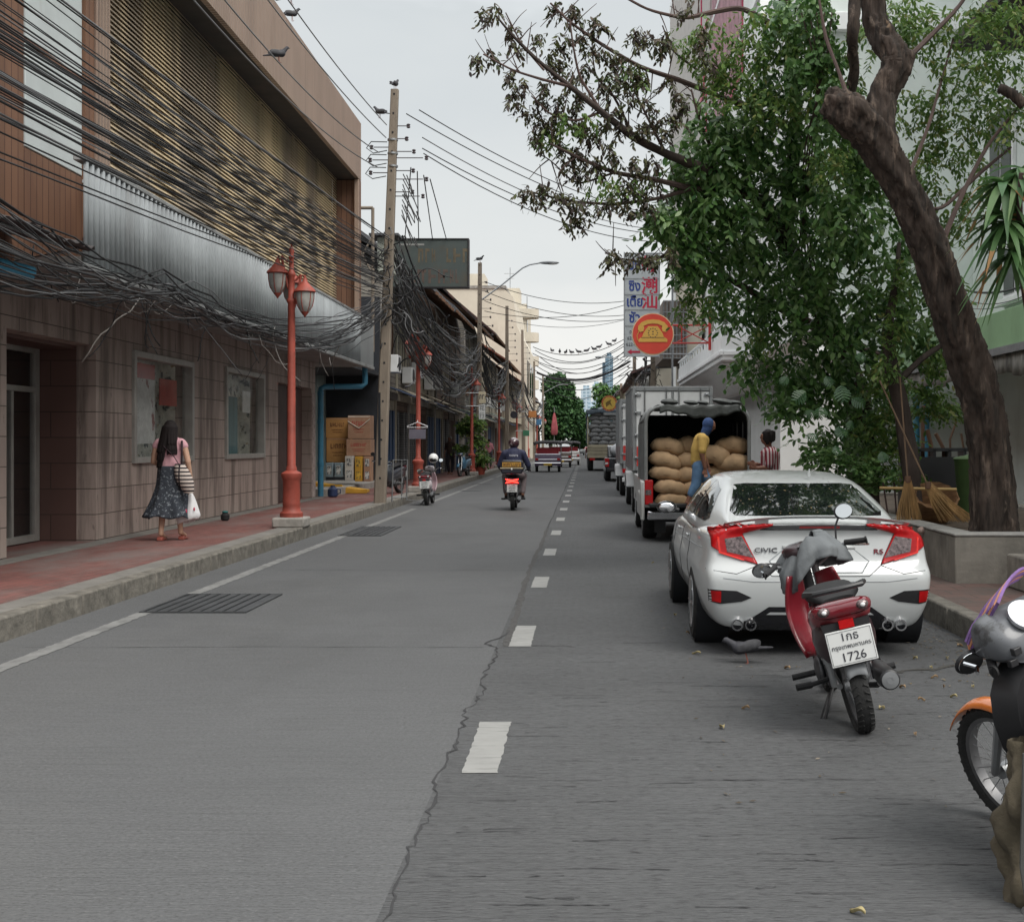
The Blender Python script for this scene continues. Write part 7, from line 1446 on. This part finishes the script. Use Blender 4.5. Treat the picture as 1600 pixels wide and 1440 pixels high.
# woman on the pavement (back view, faces +y)
WX,WY=at(266,840,18.6).x,18.6
wm=thing('person',(WX,WY,.19),'woman in pink blouse and long patterned skirt walking away past the shop window','person')
b=B(); Hs=1.72/1.66
sc=lambda *p:Vector(p)*Hs
caps(b,sc(-.09,0,.95),sc(-.10,.02,.52),.085,.058); caps(b,sc(-.10,.02,.52),sc(-.115,-.05,.10),.056,.036)
caps(b,sc(.09,0,.95),sc(.10,.05,.52),.085,.058); caps(b,sc(.10,.05,.52),sc(.115,.10,.12),.056,.036)
caps(b,sc(-.115,-.05,.09),sc(-.11,.10,.035),.036,.030); caps(b,sc(.115,.10,.10),sc(.13,.25,.05),.036,.030)
caps(b,sc(0,0,.95),sc(0,0,1.15),.14,.125,flat=.75,up=(0,1,0)); caps(b,sc(0,0,1.15),sc(0,.0,1.33),.13,.145,flat=.7,up=(0,1,0)); caps(b,sc(-.13,0,1.36),sc(.13,0,1.36),.062,.062)
caps(b,sc(0,.01,1.38),sc(0,.02,1.46),.055,.05); hf=head(b,sc(0,.03,1.56),Hs,R(8))
caps(b,sc(.19,0,1.35),sc(.255,-.02,1.10),.050,.042); caps(b,sc(.255,-.02,1.10),sc(.275,.05,.86),.040,.028); hand(b,sc(.275,.05,.85),(0.02,.05,-1),Hs,1.2)
caps(b,sc(-.19,0,1.35),sc(-.245,.03,1.10),.050,.042); caps(b,sc(-.245,.03,1.10),sc(-.15,.20,1.02),.040,.028); hand(b,sc(-.15,.20,1.02),(.6,.8,.05),Hs,.9)
fuse(b,'body',mat('skin_light',(.50,.30,.21),.55,var=.05),wm)
b=B(); caps(b,sc(0,0,.99),sc(0,0,1.15),.155,.142,flat=.78,up=(0,1,0)); caps(b,sc(0,0,1.15),sc(0,0,1.33),.147,.163,flat=.72,up=(0,1,0)); caps(b,sc(-.15,0,1.365),sc(.15,0,1.365),.068,.068); caps(b,sc(.17,0,1.355),sc(.20,-.005,1.32),.062,.058); caps(b,sc(-.17,0,1.355),sc(-.20,.005,1.32),.062,.058)
fuse(b,'blouse',mat('pink_blouse',(.60,.33,.37),.85,var=.12,vs=5,bump=.4,bs=14),wm)
def fsk(u,v):
    a=2*math.pi*u; z=1.04-.72*v; rr=.155+.06*v+.115*max(0,v-.35)**1.4*1.6; fo=1+(.02+.10*v*v)*math.sin(a*6+1)+.05*v*math.sin(a*11)
    return ((rr*math.cos(a)*1.08*fo-.04*v*v)*Hs,(rr*.78*math.sin(a)*fo+.05*v)*Hs,(z+.02*v*math.sin(a*6))*Hs)
B().grid(fsk,90,24).build('skirt',mat('patterned_skirt',(.035,.042,.055),.85,var=.3,vs=9,dirt=[((.24,.27,.30),26,(1,1,1),.56,.60,.8)]),wm,solid=.006,smooth=180)
b=B().ell(sc(0,.005,1.585),(.092*Hs,.098*Hs,.10*Hs),20,12)
for i in range(26):
    a=R(190+160*i/25); x0=.085*math.cos(a); y0=.085*math.sin(a); L=.36+.10*math.sin(i*2.1)-.0*(x0>0); L=L*(1.25 if x0<-.0 else .85)
    caps(b,sc(x0,y0,1.58),sc(x0*1.35-(.05 if x0<0 else .0),y0*.95-.055,1.58-L),.030,.012)
fuse(b,'hair',k_hair,wm,.010,1)
for x,y,z in ((-.115,-.03,0),(.125,.16,.0)): B().prism([(-.09,0),(-.08,.045),(-.04,.055),(.06,.03),(.15,.022),(.16,0)],-.042,.042,'x').xf(Matrix.Translation(sc(x,y,z))).build('shoe',mat('red_shoe',(.28,.07,.05),.5),wm,bevel=.01)
sb=thing('shoulder_bag',(WX+.19,WY-.14,1.13),'black and cream striped shoulder bag on a dark strap, carried by the woman in pink','bag')
def fbag(u,v): 
    a=2*math.pi*u; z=.17-.42*v; rr=.03+.105*math.sin(math.pi*min(1,.08+.84*v))**.7; return (rr*math.cos(a)*.9+.14*v-.02,rr*.65*math.sin(a)+.02,z)
sbm=B().grid(fbag,28,20).build('bag_body',mat('striped_bag',(.55,.47,.42),.8,var=.03,brick=(9,.055,(.02,.015,.02),.012,0),axis='xz'),sb,smooth=180)
B().tube([(0,-.02,.14),(-.08,-.04,.28),(-.22,-.0,.40),(-.32,.06,.52)],.020,6,flat=.3).tube([(.02,.0,.15),(.03,-.02,.36),(.0,.08,.50)],.014,6).build('bag_strap',mat('dark_strap',(.03,.015,.02),.8),sb)
pb=thing('plastic_bag',(WX+.285,WY+.06,.80),'white plastic carrier bag with small red print held by the woman in pink','bag')
def fpb(u,v): 
    a=2*math.pi*u; z=.07-.42*v; rr=.012+.155*v**.8*(1 if v<.85 else 1-(v-.85)*2); return (rr*math.cos(a)*(1.12+.12*math.sin(a*5+2))-.05*v,rr*.55*math.sin(a)*(1+.15*math.sin(a*4)),z+.04*v*math.cos(a+.4))
B().grid(fpb,44,16).build('bag_film',mat('white_film',(.68,.68,.69),.35,var=.08,bump=.4,bs=14),pb,solid=.003,smooth=60); B().ell((-.06,-.095,-.19),(.032,.012,.04),12,8).build('red_print',mat('print_red',(.45,.03,.08),.6),pb); B().ell((.07,-.085,-.16),(.014,.008,.03),8,6).build('red_print',mat('print_red',(.45,.03,.08)),pb)
# rider on the scooter (back view)
rd=thing('person',(-1.72,30.85,0),'helmeted rider in a dark navy jacket on the moving scooter, seen from behind','person')
b=B(); caps(b,(0,.0,.88),(0,.02,1.12),.15,.16,flat=.8,up=(0,1,0)); caps(b,(0,.02,1.12),(0,.06,1.32),.17,.17,flat=.75,up=(0,1,0)); caps(b,(-.15,.06,1.36),(.15,.06,1.36),.075,.075); caps(b,(0,.08,1.38),(0,.1,1.48),.06,.055)
hf=head(b,(0,.11,1.56),1.05)
for s in (-1,1):
    caps(b,(s*.20,.05,1.35),(s*.33,.12,1.08),.065,.052); caps(b,(s*.33,.12,1.08),(s*.34,.45,.98),.05,.036); hand(b,(s*.34,.45,.98),(0,1,-.05),1,1.5); caps(b,(s*.10,0,.85),(s*.22,.36,.80),.09,.07); caps(b,(s*.22,.36,.80),(s*.20,.30,.38),.066,.045); caps(b,(s*.20,.30,.36),(s*.20,.46,.29),.045,.04)
fuse(b,'body',k_skind,rd,.012)
JK=mat('navy_jacket',(.022,.025,.06),.75,var=.2,vs=4,bump=.4,bs=10); b=B(); caps(b,(0,.0,.90),(0,.02,1.12),.175,.19,flat=.82,up=(0,1,0)); caps(b,(0,.02,1.12),(0,.05,1.31),.20,.20,flat=.75,up=(0,1,0)); caps(b,(-.17,.06,1.36),(.17,.06,1.36),.09,.09); caps(b,(0,.08,1.38),(0,.09,1.45),.08,.07)
for s in (-1,1): caps(b,(s*.22,.05,1.35),(s*.345,.12,1.07),.083,.070); caps(b,(s*.345,.12,1.07),(s*.345,.40,.99),.068,.05)
jk=fuse(b,'jacket',JK,rd,.012); scribble(jk,.19,.05,1.30,mat('white_print',(.5,.5,.55),.6),12,y=-.125)
b=B()
for s in (-1,1): caps(b,(s*.10,-.02,.86),(s*.225,.36,.80),.11,.085); caps(b,(s*.225,.36,.80),(s*.205,.31,.42),.082,.066)
fuse(b,'trousers',mat('greyish_trousers',(.20,.16,.165),.85,var=.2),rd,.012)
for s in (-1,1): B().ell((s*.2,.42,.285),(.048,.12,.045)).build('shoe',k_black,rd)
h=B().ell((0,.10,1.60),(.135,.155,.135),22,14).build('helmet',mat('dark_helmet',(.05,.018,.025),.15,coat=1,dirt=[((.4,.34,.36),5,(1,1,1),.58,.62,.7)]),rd,smooth=60); B().ell((0,.17,1.585),(.11,.10,.07)).build('visor',k_gloss,h)
# man in yellow in profile (walks to the right, bent), standing on the tailgate of the canopy truck
mx_=at(1090,783,20.25); mz=.645
mn=thing('person',(mx_.x,20.25,mz),'man in yellow t-shirt, jeans and blue head wrap on the canopy truck','person')
b=B(); q=.0101  # metres per photo pixel here
def pt(px,py,y=0): return Vector(((px-1090)*q,y,(780-py)*q))
hipp=pt(1092,722); sh=pt(1098,676); caps(b,hipp,pt(1091,700),.105,.10); caps(b,pt(1091,700),pt(1096,682),.11,.115); caps(b,pt(1096,677,-.12),pt(1096,677,.12),.062,.062); caps(b,pt(1100,672),pt(1106,664),.05,.046)
hf=head(b,pt(1109,657),.98,R(-90),R(-30))
caps(b,hipp+Vector((0,-.07,0)),pt(1087,750,-.09),.095,.065); caps(b,pt(1087,750,-.09),pt(1075,774,-.09),.062,.038); caps(b,pt(1073,778,-.09),pt(1079,781,-.09),.035,.028); caps(b,pt(1079,781,-.09),pt(1084,782,-.09),.026,.02)
caps(b,hipp+Vector((0,.07,0)),pt(1106,746,.09),.095,.065); caps(b,pt(1106,746,.09),pt(1112,771,.09),.062,.038); caps(b,pt(1112,777,.09),pt(1122,780,.09),.034,.026)
caps(b,pt(1097,678,-.17),pt(1095,703,-.21),.055,.044); caps(b,pt(1095,703,-.21),pt(1100,724,-.19),.042,.030); hand(b,pt(1100,725,-.19),(.1,.05,-1),1,1.0)
caps(b,pt(1097,678,.17),pt(1100,703,.2),.055,.044); caps(b,pt(1100,703,.2),pt(1108,722,.2),.042,.030); hand(b,pt(1108,722,.2),(.2,-.05,-1),1,1.0)
fuse(b,'body',k_skind,mn,.010)
b=B(); caps(b,pt(1091,714),pt(1091,698),.125,.12); caps(b,pt(1091,698),pt(1096,682),.125,.13); caps(b,pt(1096,677,-.14),pt(1096,677,.14),.075,.075)
for s in (-1,1): caps(b,pt(1097,679,.17*s),pt(1095.5,697,.205*s),.076,.068)
fuse(b,'t_shirt',mat('yellow_shirt',(.55,.36,.10),.85,var=.12,vs=5,bump=.5,bs=12,dirt=[((.35,.18,.05),4,(1,1,3),.55,.7,.5)]),mn,.010)
b=B(); caps(b,pt(1092,722),pt(1091,715),.115,.115); caps(b,pt(1092,722,-.07),pt(1087,750,-.09),.110,.082); caps(b,pt(1087,750,-.09),pt(1080,764,-.09),.082,.070); caps(b,pt(1092,722,.07),pt(1106,746,.09),.110,.082); caps(b,pt(1106,746,.09),pt(1110,760,.09),.082,.068)
fuse(b,'jeans',mat('blue_denim',(.10,.19,.32),.85,var=.25,vs=6,bump=.5,bs=16),mn,.010)
b=B(); c=pt(1108,656.5); b.ell(c+Vector((-.012,0,.008)),(.096,.095,.104),18,12); caps(b,c+Vector((-.02,0,-.05)),pt(1101,671),.085,.07); fuse(b,'head_wrap',mat('blue_wrap',(.035,.075,.20),.85,var=.3,vs=7,bump=.6,bs=14),mn,.010,2)
# person in striped shirt beside the truck, facing left
sx_=at(1199,700,19.3).x
sp_=thing('person',(sx_,19.3,.02),'person with shaggy dark hair and a red and white striped shirt beside the truck','person'); q2=.00965
def p2(px,py,y=0): return Vector(((px-1199)*q2,y,1.6-.02-(py-692)*q2))
b=B(); caps(b,p2(1203,768),p2(1203,735),.12,.12,flat=.9); caps(b,p2(1203,735),p2(1203,712),.125,.14); caps(b,p2(1202,706,-.13),p2(1202,706,.13),.065,.065); caps(b,p2(1201,700),p2(1200,692),.055,.052); hf=head(b,p2(1199,682),1.05,R(90),0)
for s in (-1,1):
    caps(b,(p2(1203,768)+Vector((0,.08*s,0))),(p2(1201,812,.09*s)),.095,.065); caps(b,p2(1201,812,.09*s),Vector((.02,.09*s,.10)),.062,.04); caps(b,Vector((.02,.09*s,.05)),Vector((-.14,.09*s,.035)),.042,.032)
    caps(b,p2(1203,708,.17*s),p2(1198,730,.19*s),.056,.046); caps(b,p2(1198,730,.19*s),p2(1183,728-3*s,.10*s),.043,.030); hand(b,p2(1183,728-3*s,.10*s),(-1,0,.1),1,.8)
fuse(b,'body',k_skind,sp_,.011)
b=B(); caps(b,p2(1203,752),p2(1203,735),.145,.138); caps(b,p2(1203,735),p2(1203,712),.138,.155); caps(b,p2(1202,707,-.14),p2(1202,707,.14),.082,.082)
for s in (-1,1): caps(b,p2(1203,709,.17*s),p2(1199.5,725,.188*s),.080,.072)
fuse(b,'striped_shirt',mat('striped_shirt',(.55,.45,.45),.85,var=.04,brick=(.046,9,(.22,.02,.035),.012,0),axis='xz'),sp_,.011)
b=B(); caps(b,p2(1203,768),p2(1203,755),.13,.13)
for s in (-1,1): caps(b,(p2(1203,768)+Vector((0,.08*s,0))),(p2(1201,812,.09*s)),.11,.08); caps(b,p2(1201,812,.09*s),Vector((.02,.09*s,.14)),.08,.065)
fuse(b,'trousers',mat('dark_trousers',(.04,.04,.05),.85),sp_,.012)
b=B().ell(p2(1200,681),(.092,.10,.108),18,12); r=random.Random(3)
for i in range(26): a=r.uniform(0,6.28); c=p2(1201,681); d=Vector((math.cos(a)*.10,math.sin(a)*.10,r.uniform(-.02,.08))); caps(b,c+d*.75,c+d*.95+Vector((0,0,-r.uniform(.06,.13))),.03,.012)
fuse(b,'hair',k_hair,sp_,.010,1)
# walking figures far down the left pavement
def small_person(x,Y,h,label,shirt,trou,hair,yaw=0):
    t=thing('person',(x,Y,.19),label,'person',rz=yaw); s=h/1.7; f=lambda *p:Vector(p)*s; b=B()
    caps(b,f(0,0,.95),f(0,.02,1.35),.13*s,.15*s,flat=.8,up=(0,1,0)); caps(b,f(0,.03,1.4),f(0,.05,1.48),.055*s,.05*s); head(b,f(0,.06,1.58),s)
    for k in (-1,1): caps(b,f(k*.09,0,.9),f(k*.1,.06*k,.5),.085*s,.06*s); caps(b,f(k*.1,.06*k,.5),f(k*.1,-.05*k,.08),.056*s,.04*s); caps(b,f(k*.1,-.05*k,.05),f(k*.1,.1-.05*k,.04),.04*s,.03*s); caps(b,f(k*.18,.02,1.36),f(k*.24,0,1.1),.05*s,.042*s); caps(b,f(k*.24,0,1.1),f(k*.25,.1,.88),.04*s,.03*s); hand(b,f(k*.25,.1,.87),(0,.1,-1),s)
    fuse(b,'body',k_skind,t,.016); b=B(); caps(b,f(0,0,.98),f(0,.02,1.34),.155*s,.17*s,flat=.85,up=(0,1,0))
    for k in (-1,1): caps(b,f(k*.17,.02,1.36),f(k*.235,0,1.12),.07*s,.06*s)
    fuse(b,'jacket',shirt,t,.016); b=B()
    for k in (-1,1): caps(b,f(k*.09,0,.92),f(k*.1,.06*k,.5),.105*s,.08*s); caps(b,f(k*.1,.06*k,.5),f(k*.1,-.05*k,.14),.078*s,.06*s)
    fuse(b,'trousers',trou,t,.016); B().ell(f(0,.035,1.61),(.088*s,.1*s,.09*s)).build('hair',hair,t); return t
small_person(-6.05,57.5,1.72,'grey-haired person in dark brown clothes standing by the blue shutters',mat('brown_jacket',(.07,.045,.035),.85,var=.3),mat('dark_trousers',(.04,.04,.05)),mat('grey_hair',(.25,.24,.23),.8),R(160))
small_person(-5.4,72,1.65,'person in pink top on the left pavement, seen past the rider helmet',mat('pink_top',(.5,.2,.24),.85),mat('dark_trousers',(.04,.04,.05)),k_hair)
small_person(.28,76,1.6,'person standing at the left rear corner of the sack truck',mat('dark_red_top',(.12,.03,.03),.85),mat('dark_trousers',(.04,.04,.05)),k_hair).location.z=0
# ---------------- pigeons ----------------
PGM=mat('pigeon_grey',(.035,.035,.042),.7,var=.35,vs=14)
def pigeon_meshes(s=1):
    b=B(); caps(b,(0,-.08*s,.10*s),(0,.04*s,.13*s),.035*s,.052*s); caps(b,(0,.06*s,.15*s),(0,.10*s,.20*s),.035*s,.024*s); b.ell((0,.115*s,.215*s),(.021*s,.028*s,.022*s),10,7); caps(b,(0,.14*s,.212*s),(0,.158*s,.205*s),.007*s,.003*s)
    caps(b,(0,-.10*s,.09*s),(0,-.20*s,.065*s),.030*s,.018*s,flat=.5,up=(0,0,1)); return b
pb0=pigeon_meshes(); o=pb0.build('body',PGM,None,fix=False,smooth=0); q=o.modifiers.new('r','REMESH'); q.mode='VOXEL'; q.voxel_size=.007; q=o.modifiers.new('s','SMOOTH'); q.iterations=3; bake(o); o.data.materials.clear(); o.data.materials.append(PGM); o.data.polygons.foreach_set('use_smooth',[True]*len(o.data.polygons)); PB=o.data; bpy.data.objects.remove(o)
wg=B(); [wg.ell((s*.045,-.04,.125),(.014,.10,.035),10,7) for s in (-1,1)]; lgm=B(); [lgm.tube([(s*.02,.0,.09),(s*.02,.005,0),(s*.02,.03,0)],.004,5) for s in (-1,1)]
WGM=None
def pigeon(p,rz,label,group,s=1,pitch=0):
    global WGM
    t=thing('pigeon',p,label,'pigeon',group,rot=(pitch,0,rz)); o=bpy.data.objects.new('body',PB); COL.objects.link(o); o.parent=t
    if WGM is None: WGM=(wg.build('wings',mat('pigeon_wing',(.05,.05,.055),.7,var=.3,vs=20),t),lgm.build('legs',mat('pigeon_leg',(.25,.08,.06),.6),t))
    else:
        for w_ in WGM: c=w_.copy(); COL.objects.link(c); c.parent=t
    t.scale=(s,s,s); return t
pigeon((1.19,9.30,.005),R(82),'dark pigeon pecking on the road just left of the white car exhaust',None,.95,-.3)
# ---------------- overhead cables ----------------
rc=random.Random(88)
def cable(a,b_,sag,r,label,group,m=None,n=16,jit=0,name='overhead_cable',sides=5):
    P=cat_pts(a,b_,sag,n,jit,rc); o=B().tube(P,r,sides,cap=False).build(name,m or (k_cable if rc.random()<.72 else k_cableg),fix=False,smooth=180,label=label,cat='cable',group=group); return rebase(o,a)
# near power lines from the first pole past the top left corner, with pigeons
HV=[((0,-10,1),None)]
def wirepx(pts,Y0,Y1,r,label,group,m=k_cable):
    """real wire hung between two depths, following a gentle catenary"""
    a=at(pts[0][0],pts[0][1],Y0); c=at(pts[-1][0],pts[-1][1],Y1); return cable(a,c,pts[1],r,label,group,m,n=24)
G1='power lines running to the upper left'
pw=[(9.05,-.15,16.5,9.6),(8.75,-.15,15.5,9.0),(8.40,-.3,13.5,7.35),(8.05,-.3,12.8,7.0)]
wires=[]
for i,(z,dx,Yn,zn) in enumerate(pw):
    a=pmid(0,z)+Vector((dx,-.1,0)); e=Vector((-4.9,6.0,z-.1)) ; c=Vector((-4.75-.12*i,4.0,z+.15))
    o=cable(a,c,(.55,.6,.85,.9)[i],.012,['topmost power line from the pole toward the upper left corner','second power line from the top, toward the upper left','third power line, on which two pigeons sit','lowest of the four separate power lines toward the upper left'][i],G1,k_cableg,n=30); wires.append([v.co+o.location for v in o.data.vertices][::5])
def on_wire(w,px):   # nearest wire vertex to a photo column
    return min(wires[w],key=lambda p:abs(CX+F*p.x/p.y-px)) if wires[w] else None
for w,px,l in ((2,345,'pigeon sitting on a power line in front of the louvred screen, farthest left'),(0,458,'dark pigeon sitting on the topmost power line'),(2,437,'dark pigeon sitting on a power line near the eave'),):
    p=on_wire(w,px); 
    if p: pigeon(p+Vector((0,0,.012)),R(-95 if px!=437 else -60),l,'pigeons on the wires',1.2)
pigeon(pmid(0,9.92)+Vector((0,0,-.02)),R(-20),'pigeon perched on the very top of the nearest utility pole','pigeons on the wires',1.2)
p=on_wire(0,598); pigeon(p+Vector((0,0,.01)),R(70),'pigeon on the wire just left of the pole top','pigeons on the wires',1.2)
pigeon(Vector((-5.95,26,10.17)),R(-60),'pigeon on the edge of the metal fascia of the shop building','pigeons on the wires',1.2)
pigeon(pmid(1,9.92),R(-100),'pigeon perched on top of the second utility pole','pigeons on the wires',1.4)
# fan of communication cables: first pole -> camera side (left)
def ordi(n): return '%d%s'%(n,'th' if 10<n%100<14 else {1:'st',2:'nd',3:'rd'}.get(n%10,'th'))
G2='bundle of communication cables sweeping to the left edge'; L2='thin black cable in the dense fan sweeping from the nearest pole across the louvres to the left edge'
fan=sorted([rc.uniform(-130,250)*.5+(-120+370*i/51)*.5 for i in range(52)])
for i,py0 in enumerate(fan):
    z1=6.25-1.15*(i/51)+rc.uniform(-.15,.15); a=pmid(0,z1)+Vector((rc.uniform(-.3,.1),rc.uniform(-.25,.1),0))
    Ye=11.2+rc.uniform(-.6,.6); c0=at(-8,py0,Ye); d=(c0-a); c=a+d*1.35; c.z=c0.z+(c0.z-a.z)*.30
    cable(a,c,.10+rc.uniform(-.04,.16),rc.choice((.006,.007,.009,.012)),'black cable in the fan over the louvres, %s from the top at the left edge'%ordi(i+1),G2,n=18,jit=rc.uniform(0,.03))
# lower, looser bundle along the canopy to the lamp post and pole
G3='loose lower cables draped along the corrugated canopy'; L3='loose black cable drooping along the corrugated canopy behind the nearest red lamp post'
for i in range(30):
    a=pmid(0,4.75+rc.uniform(-.2,.35))+Vector((rc.uniform(-.3,.1),-.1,0)); m1=Vector((-5.55+rc.uniform(-.12,.15),21.5+rc.uniform(-3,3),3.50+rc.uniform(-.16,.26))); c=at(-10,rc.uniform(300,455),11.0+rc.uniform(-.5,.8)); c.x=min(c.x,-4.9)
    m2=m1.lerp(c,.5); m2.z=3.50+rc.uniform(-.2,.35)
    P=cat_pts(a,m1,.35+rc.uniform(-.15,.25),10,.05,rc)[:-1]+cat_pts(m1,m2,.05+rc.uniform(0,.15),7,.06,rc)[:-1]+cat_pts(m2,c,.05+rc.uniform(0,.12),7,.06,rc)
    o=B().tube(P,rc.choice((.007,.008,.011,.014)),5,cap=False).build('overhead_cable',k_cable if rc.random()<.7 else k_cableg,fix=False,smooth=180,label=L3,cat='cable',group=G3); rebase(o,a)
# curled hanging ends and loops
G4='cut cable ends dangling from the lower bundle'
for i in range(26):
    y=rc.uniform(12,29); p=Vector((-5.5+rc.uniform(-.15,.1),y,3.5+rc.uniform(-.1,.25))); P=[p]; d=Vector((rc.uniform(-.1,.1),rc.uniform(-.3,.3),-.25))
    for k in range(9):
        P.append(P[-1]+d*.38+Vector((0,0,0))); d=Matrix.Rotation(rc.uniform(-.7,.9),3,'X')@d; d.x+=rc.uniform(-.05,.05)
    o=B().tube(P,rc.choice((.005,.007,.009)),5).build('dangling_cable',k_cable if i%3 else mat('pale_cable',(.30,.28,.26),.6),fix=False,smooth=180,label='cut cable end curling down from the lower bundle above the tiled wall',cat='cable',group=G4); rebase(o,p)
# tangled knot at the first pole
for i in range(38):
    z=4.4+rc.uniform(0,2.3); p=pmid(0,z)+Vector((rc.uniform(-.1,.45),-.15+rc.uniform(-.15,.1),0)); P=[p]; d=Vector((rc.uniform(-.6,.9),rc.uniform(-.3,.3),rc.uniform(-.8,.2)))
    for k in range(10): P.append(P[-1]+d*.13); d=(Matrix.Rotation(rc.uniform(-.8,.8),3,'Y')@Matrix.Rotation(rc.uniform(-.5,.5),3,'X')@d)
    o=B().tube(P,rc.choice((.008,.012,.016)),5).build('tangled_cable',k_cable if rc.random()<.7 else k_cableg,fix=False,smooth=180,label='looped black cable in the tangle on the nearest utility pole',cat='cable',group='tangled loops on the nearest utility pole'); rebase(o,p)
# bundles pole to pole down the street, fanning and sagging to the right
G5='sagging cables from the nearest pole down the street'; L5='sagging cable dropping from the nearest utility pole toward the second one'
for i in range(44):
    a=pmid(0,4.6+1.9*rc.random())+Vector((rc.uniform(0,.3),.1,0)); c=pmid(1,4.6+2.0*rc.random()**1.4)+Vector((rc.uniform(-.3,.1),-.1,0))
    cable(a,c,.9+rc.uniform(-.5,1.0),rc.choice((.010,.014,.018,.024)),L5,G5,n=16,jit=rc.uniform(0,.15))
for j,(i0,i1,nn) in enumerate(((1,2,26),(2,3,20))):
    for i in range(nn):
        a=pmid(i0,4.3+2.4*rc.random())+Vector((rc.uniform(-.1,.3),0,0)); c=pmid(i1,4.2+2.4*rc.random())+Vector((rc.uniform(-.3,.1),0,0))
        cable(a,c,.5+rc.uniform(-.3,.9),rc.choice((.014,.02,.028)),['sagging cable between the second and third utility poles','sagging cable between the third and fourth utility poles'][j],['cables between second and third pole','cables between third and fourth pole'][j],n=10,jit=rc.uniform(0,.2))
for i in range(14):
    a=pmid(3,4+2.6*rc.random()); c=Vector((-4.6,140,4.5+rc.uniform(0,2.5))); cable(a,c,.8+rc.random(),.03,'distant sagging cable beyond the fourth utility pole','distant cables along the left row',n=10)
for i in range(36):
    y=rc.uniform(40,100); p=Vector((-4.9+rc.uniform(-.5,.3),y,4.2+rc.uniform(-.6,2.2))); P=[p]; d=Vector((rc.uniform(-.5,.5),rc.uniform(-1,1),rc.uniform(-.7,.3)))
    for k in range(9): P.append(P[-1]+d*.3); d=(Matrix.Rotation(rc.uniform(-.8,.8),3,'Y')@Matrix.Rotation(rc.uniform(-.6,.6),3,'X')@d)
    o=B().tube(P,rc.choice((.014,.02,.026)),5).build('tangled_cable',k_cableg if rc.random()<.5 else k_cable,fix=False,smooth=180,label='looped cable hanging in the tangle along the shophouse fronts',cat='cable',group='tangled loops along the shophouses'); rebase(o,p)
# service lines crossing the street to the right
RX=[(655,172,31,1000,330,44),(635,178,31,1045,352,46),(660,215,31,1045,360,46),(660,232,31,1075,366,46),(662,240,31,1075,376,46)]
for i,(x0,y0,Y0,x1,y1,Y1) in enumerate(RX): cable(at(x0,y0,Y0),at(x1,y1,Y1),.30+.10*i,.014,['topmost','second','third','fourth','lowest'][i]+' of the five power lines crossing the street to the tree','power lines crossing the street',n=20)
X2=[(757,440,59,980,470,62),(757,455,59,980,492,62),(757,470,59,980,498,62),(757,486,59,978,476,62),(792,500,77,975,500,80)]
for i,(x0,y0,Y0,x1,y1,Y1) in enumerate(X2): cable(at(x0,y0,Y0),at(x1,y1,Y1),.45,.016,['topmost','second','third','fourth','lowest'][i]+' of the thin lines from the second pole to the vertical sign','thin lines crossing to the vertical sign',n=14)
bw=None
for i in range(12):
    y0=548+i*5; y1=552-i*0+ (i*5); o=cable(at(838+rc.uniform(-6,6),y0-6,105),at(985,y1-28,100),1.2+rc.uniform(-.3,.6),.03 if i!=8 else .09,'distant line strung across the far end of the street' if i!=8 else 'thick dark cable bundle strung across the far end of the street','distant lines across the street' if i!=8 else None,n=14)
    if i==0: bw=[v.co+o.location for v in o.data.vertices][::5]
nb=['leftmost','second','third','fourth','fifth','sixth','seventh','eighth','ninth','rightmost']
for i in range(10):
    px=862+11*i+rc.uniform(-3,3); p=min(bw,key=lambda v:abs(CX+F*v.x/v.y-px)); p=Vector((px_w:=(px-CX)/F*p.y,p.y,p.z)); pigeon(p+Vector((0,0,.02)),rc.uniform(0,6),nb[i]+' of the row of tiny birds on the wire across the far street','birds on the far wire',1.9)
# wires among the far right signs and right building
for i in range(12):
    a=Vector((3.0,62,5.2+rc.uniform(-.4,1.2))); c=Vector((3.4,88,5.2+rc.uniform(-.6,1))); cable(a,c,.5+rc.random()*.6,.02,'tangled cable on the right behind the box truck roof','cables on the right above the box truck',n=10,jit=.1)
for i in range(14):
    p=Vector((3.0+rc.uniform(-.5,.7),62+rc.uniform(-.6,.6),4.5+rc.uniform(-.3,1.6))); P=[p]; d=Vector((rc.uniform(-1,1),rc.uniform(-.3,.3),rc.uniform(-.7,.5)))
    for k in range(8): P.append(P[-1]+d*.16); d=(Matrix.Rotation(rc.uniform(-.9,.9),3,'Y')@d)
    o=B().tube(P,.018,5).build('tangled_cable',k_cable,fix=False,smooth=180,label='looped cable in the tangle on the right pole behind the box truck',cat='cable',group='tangled loops on the right pole'); rebase(o,p)
for i in range(7):
    a=at(1500,455+i*12+rc.uniform(-6,6),24); c=at(1640,430+i*9+rc.uniform(-8,8),19); cable(a,c,.05+rc.random()*.25,.008 if i else .02,'black cable strung along the pale green building at the right edge','cables along the pale green building',n=10)
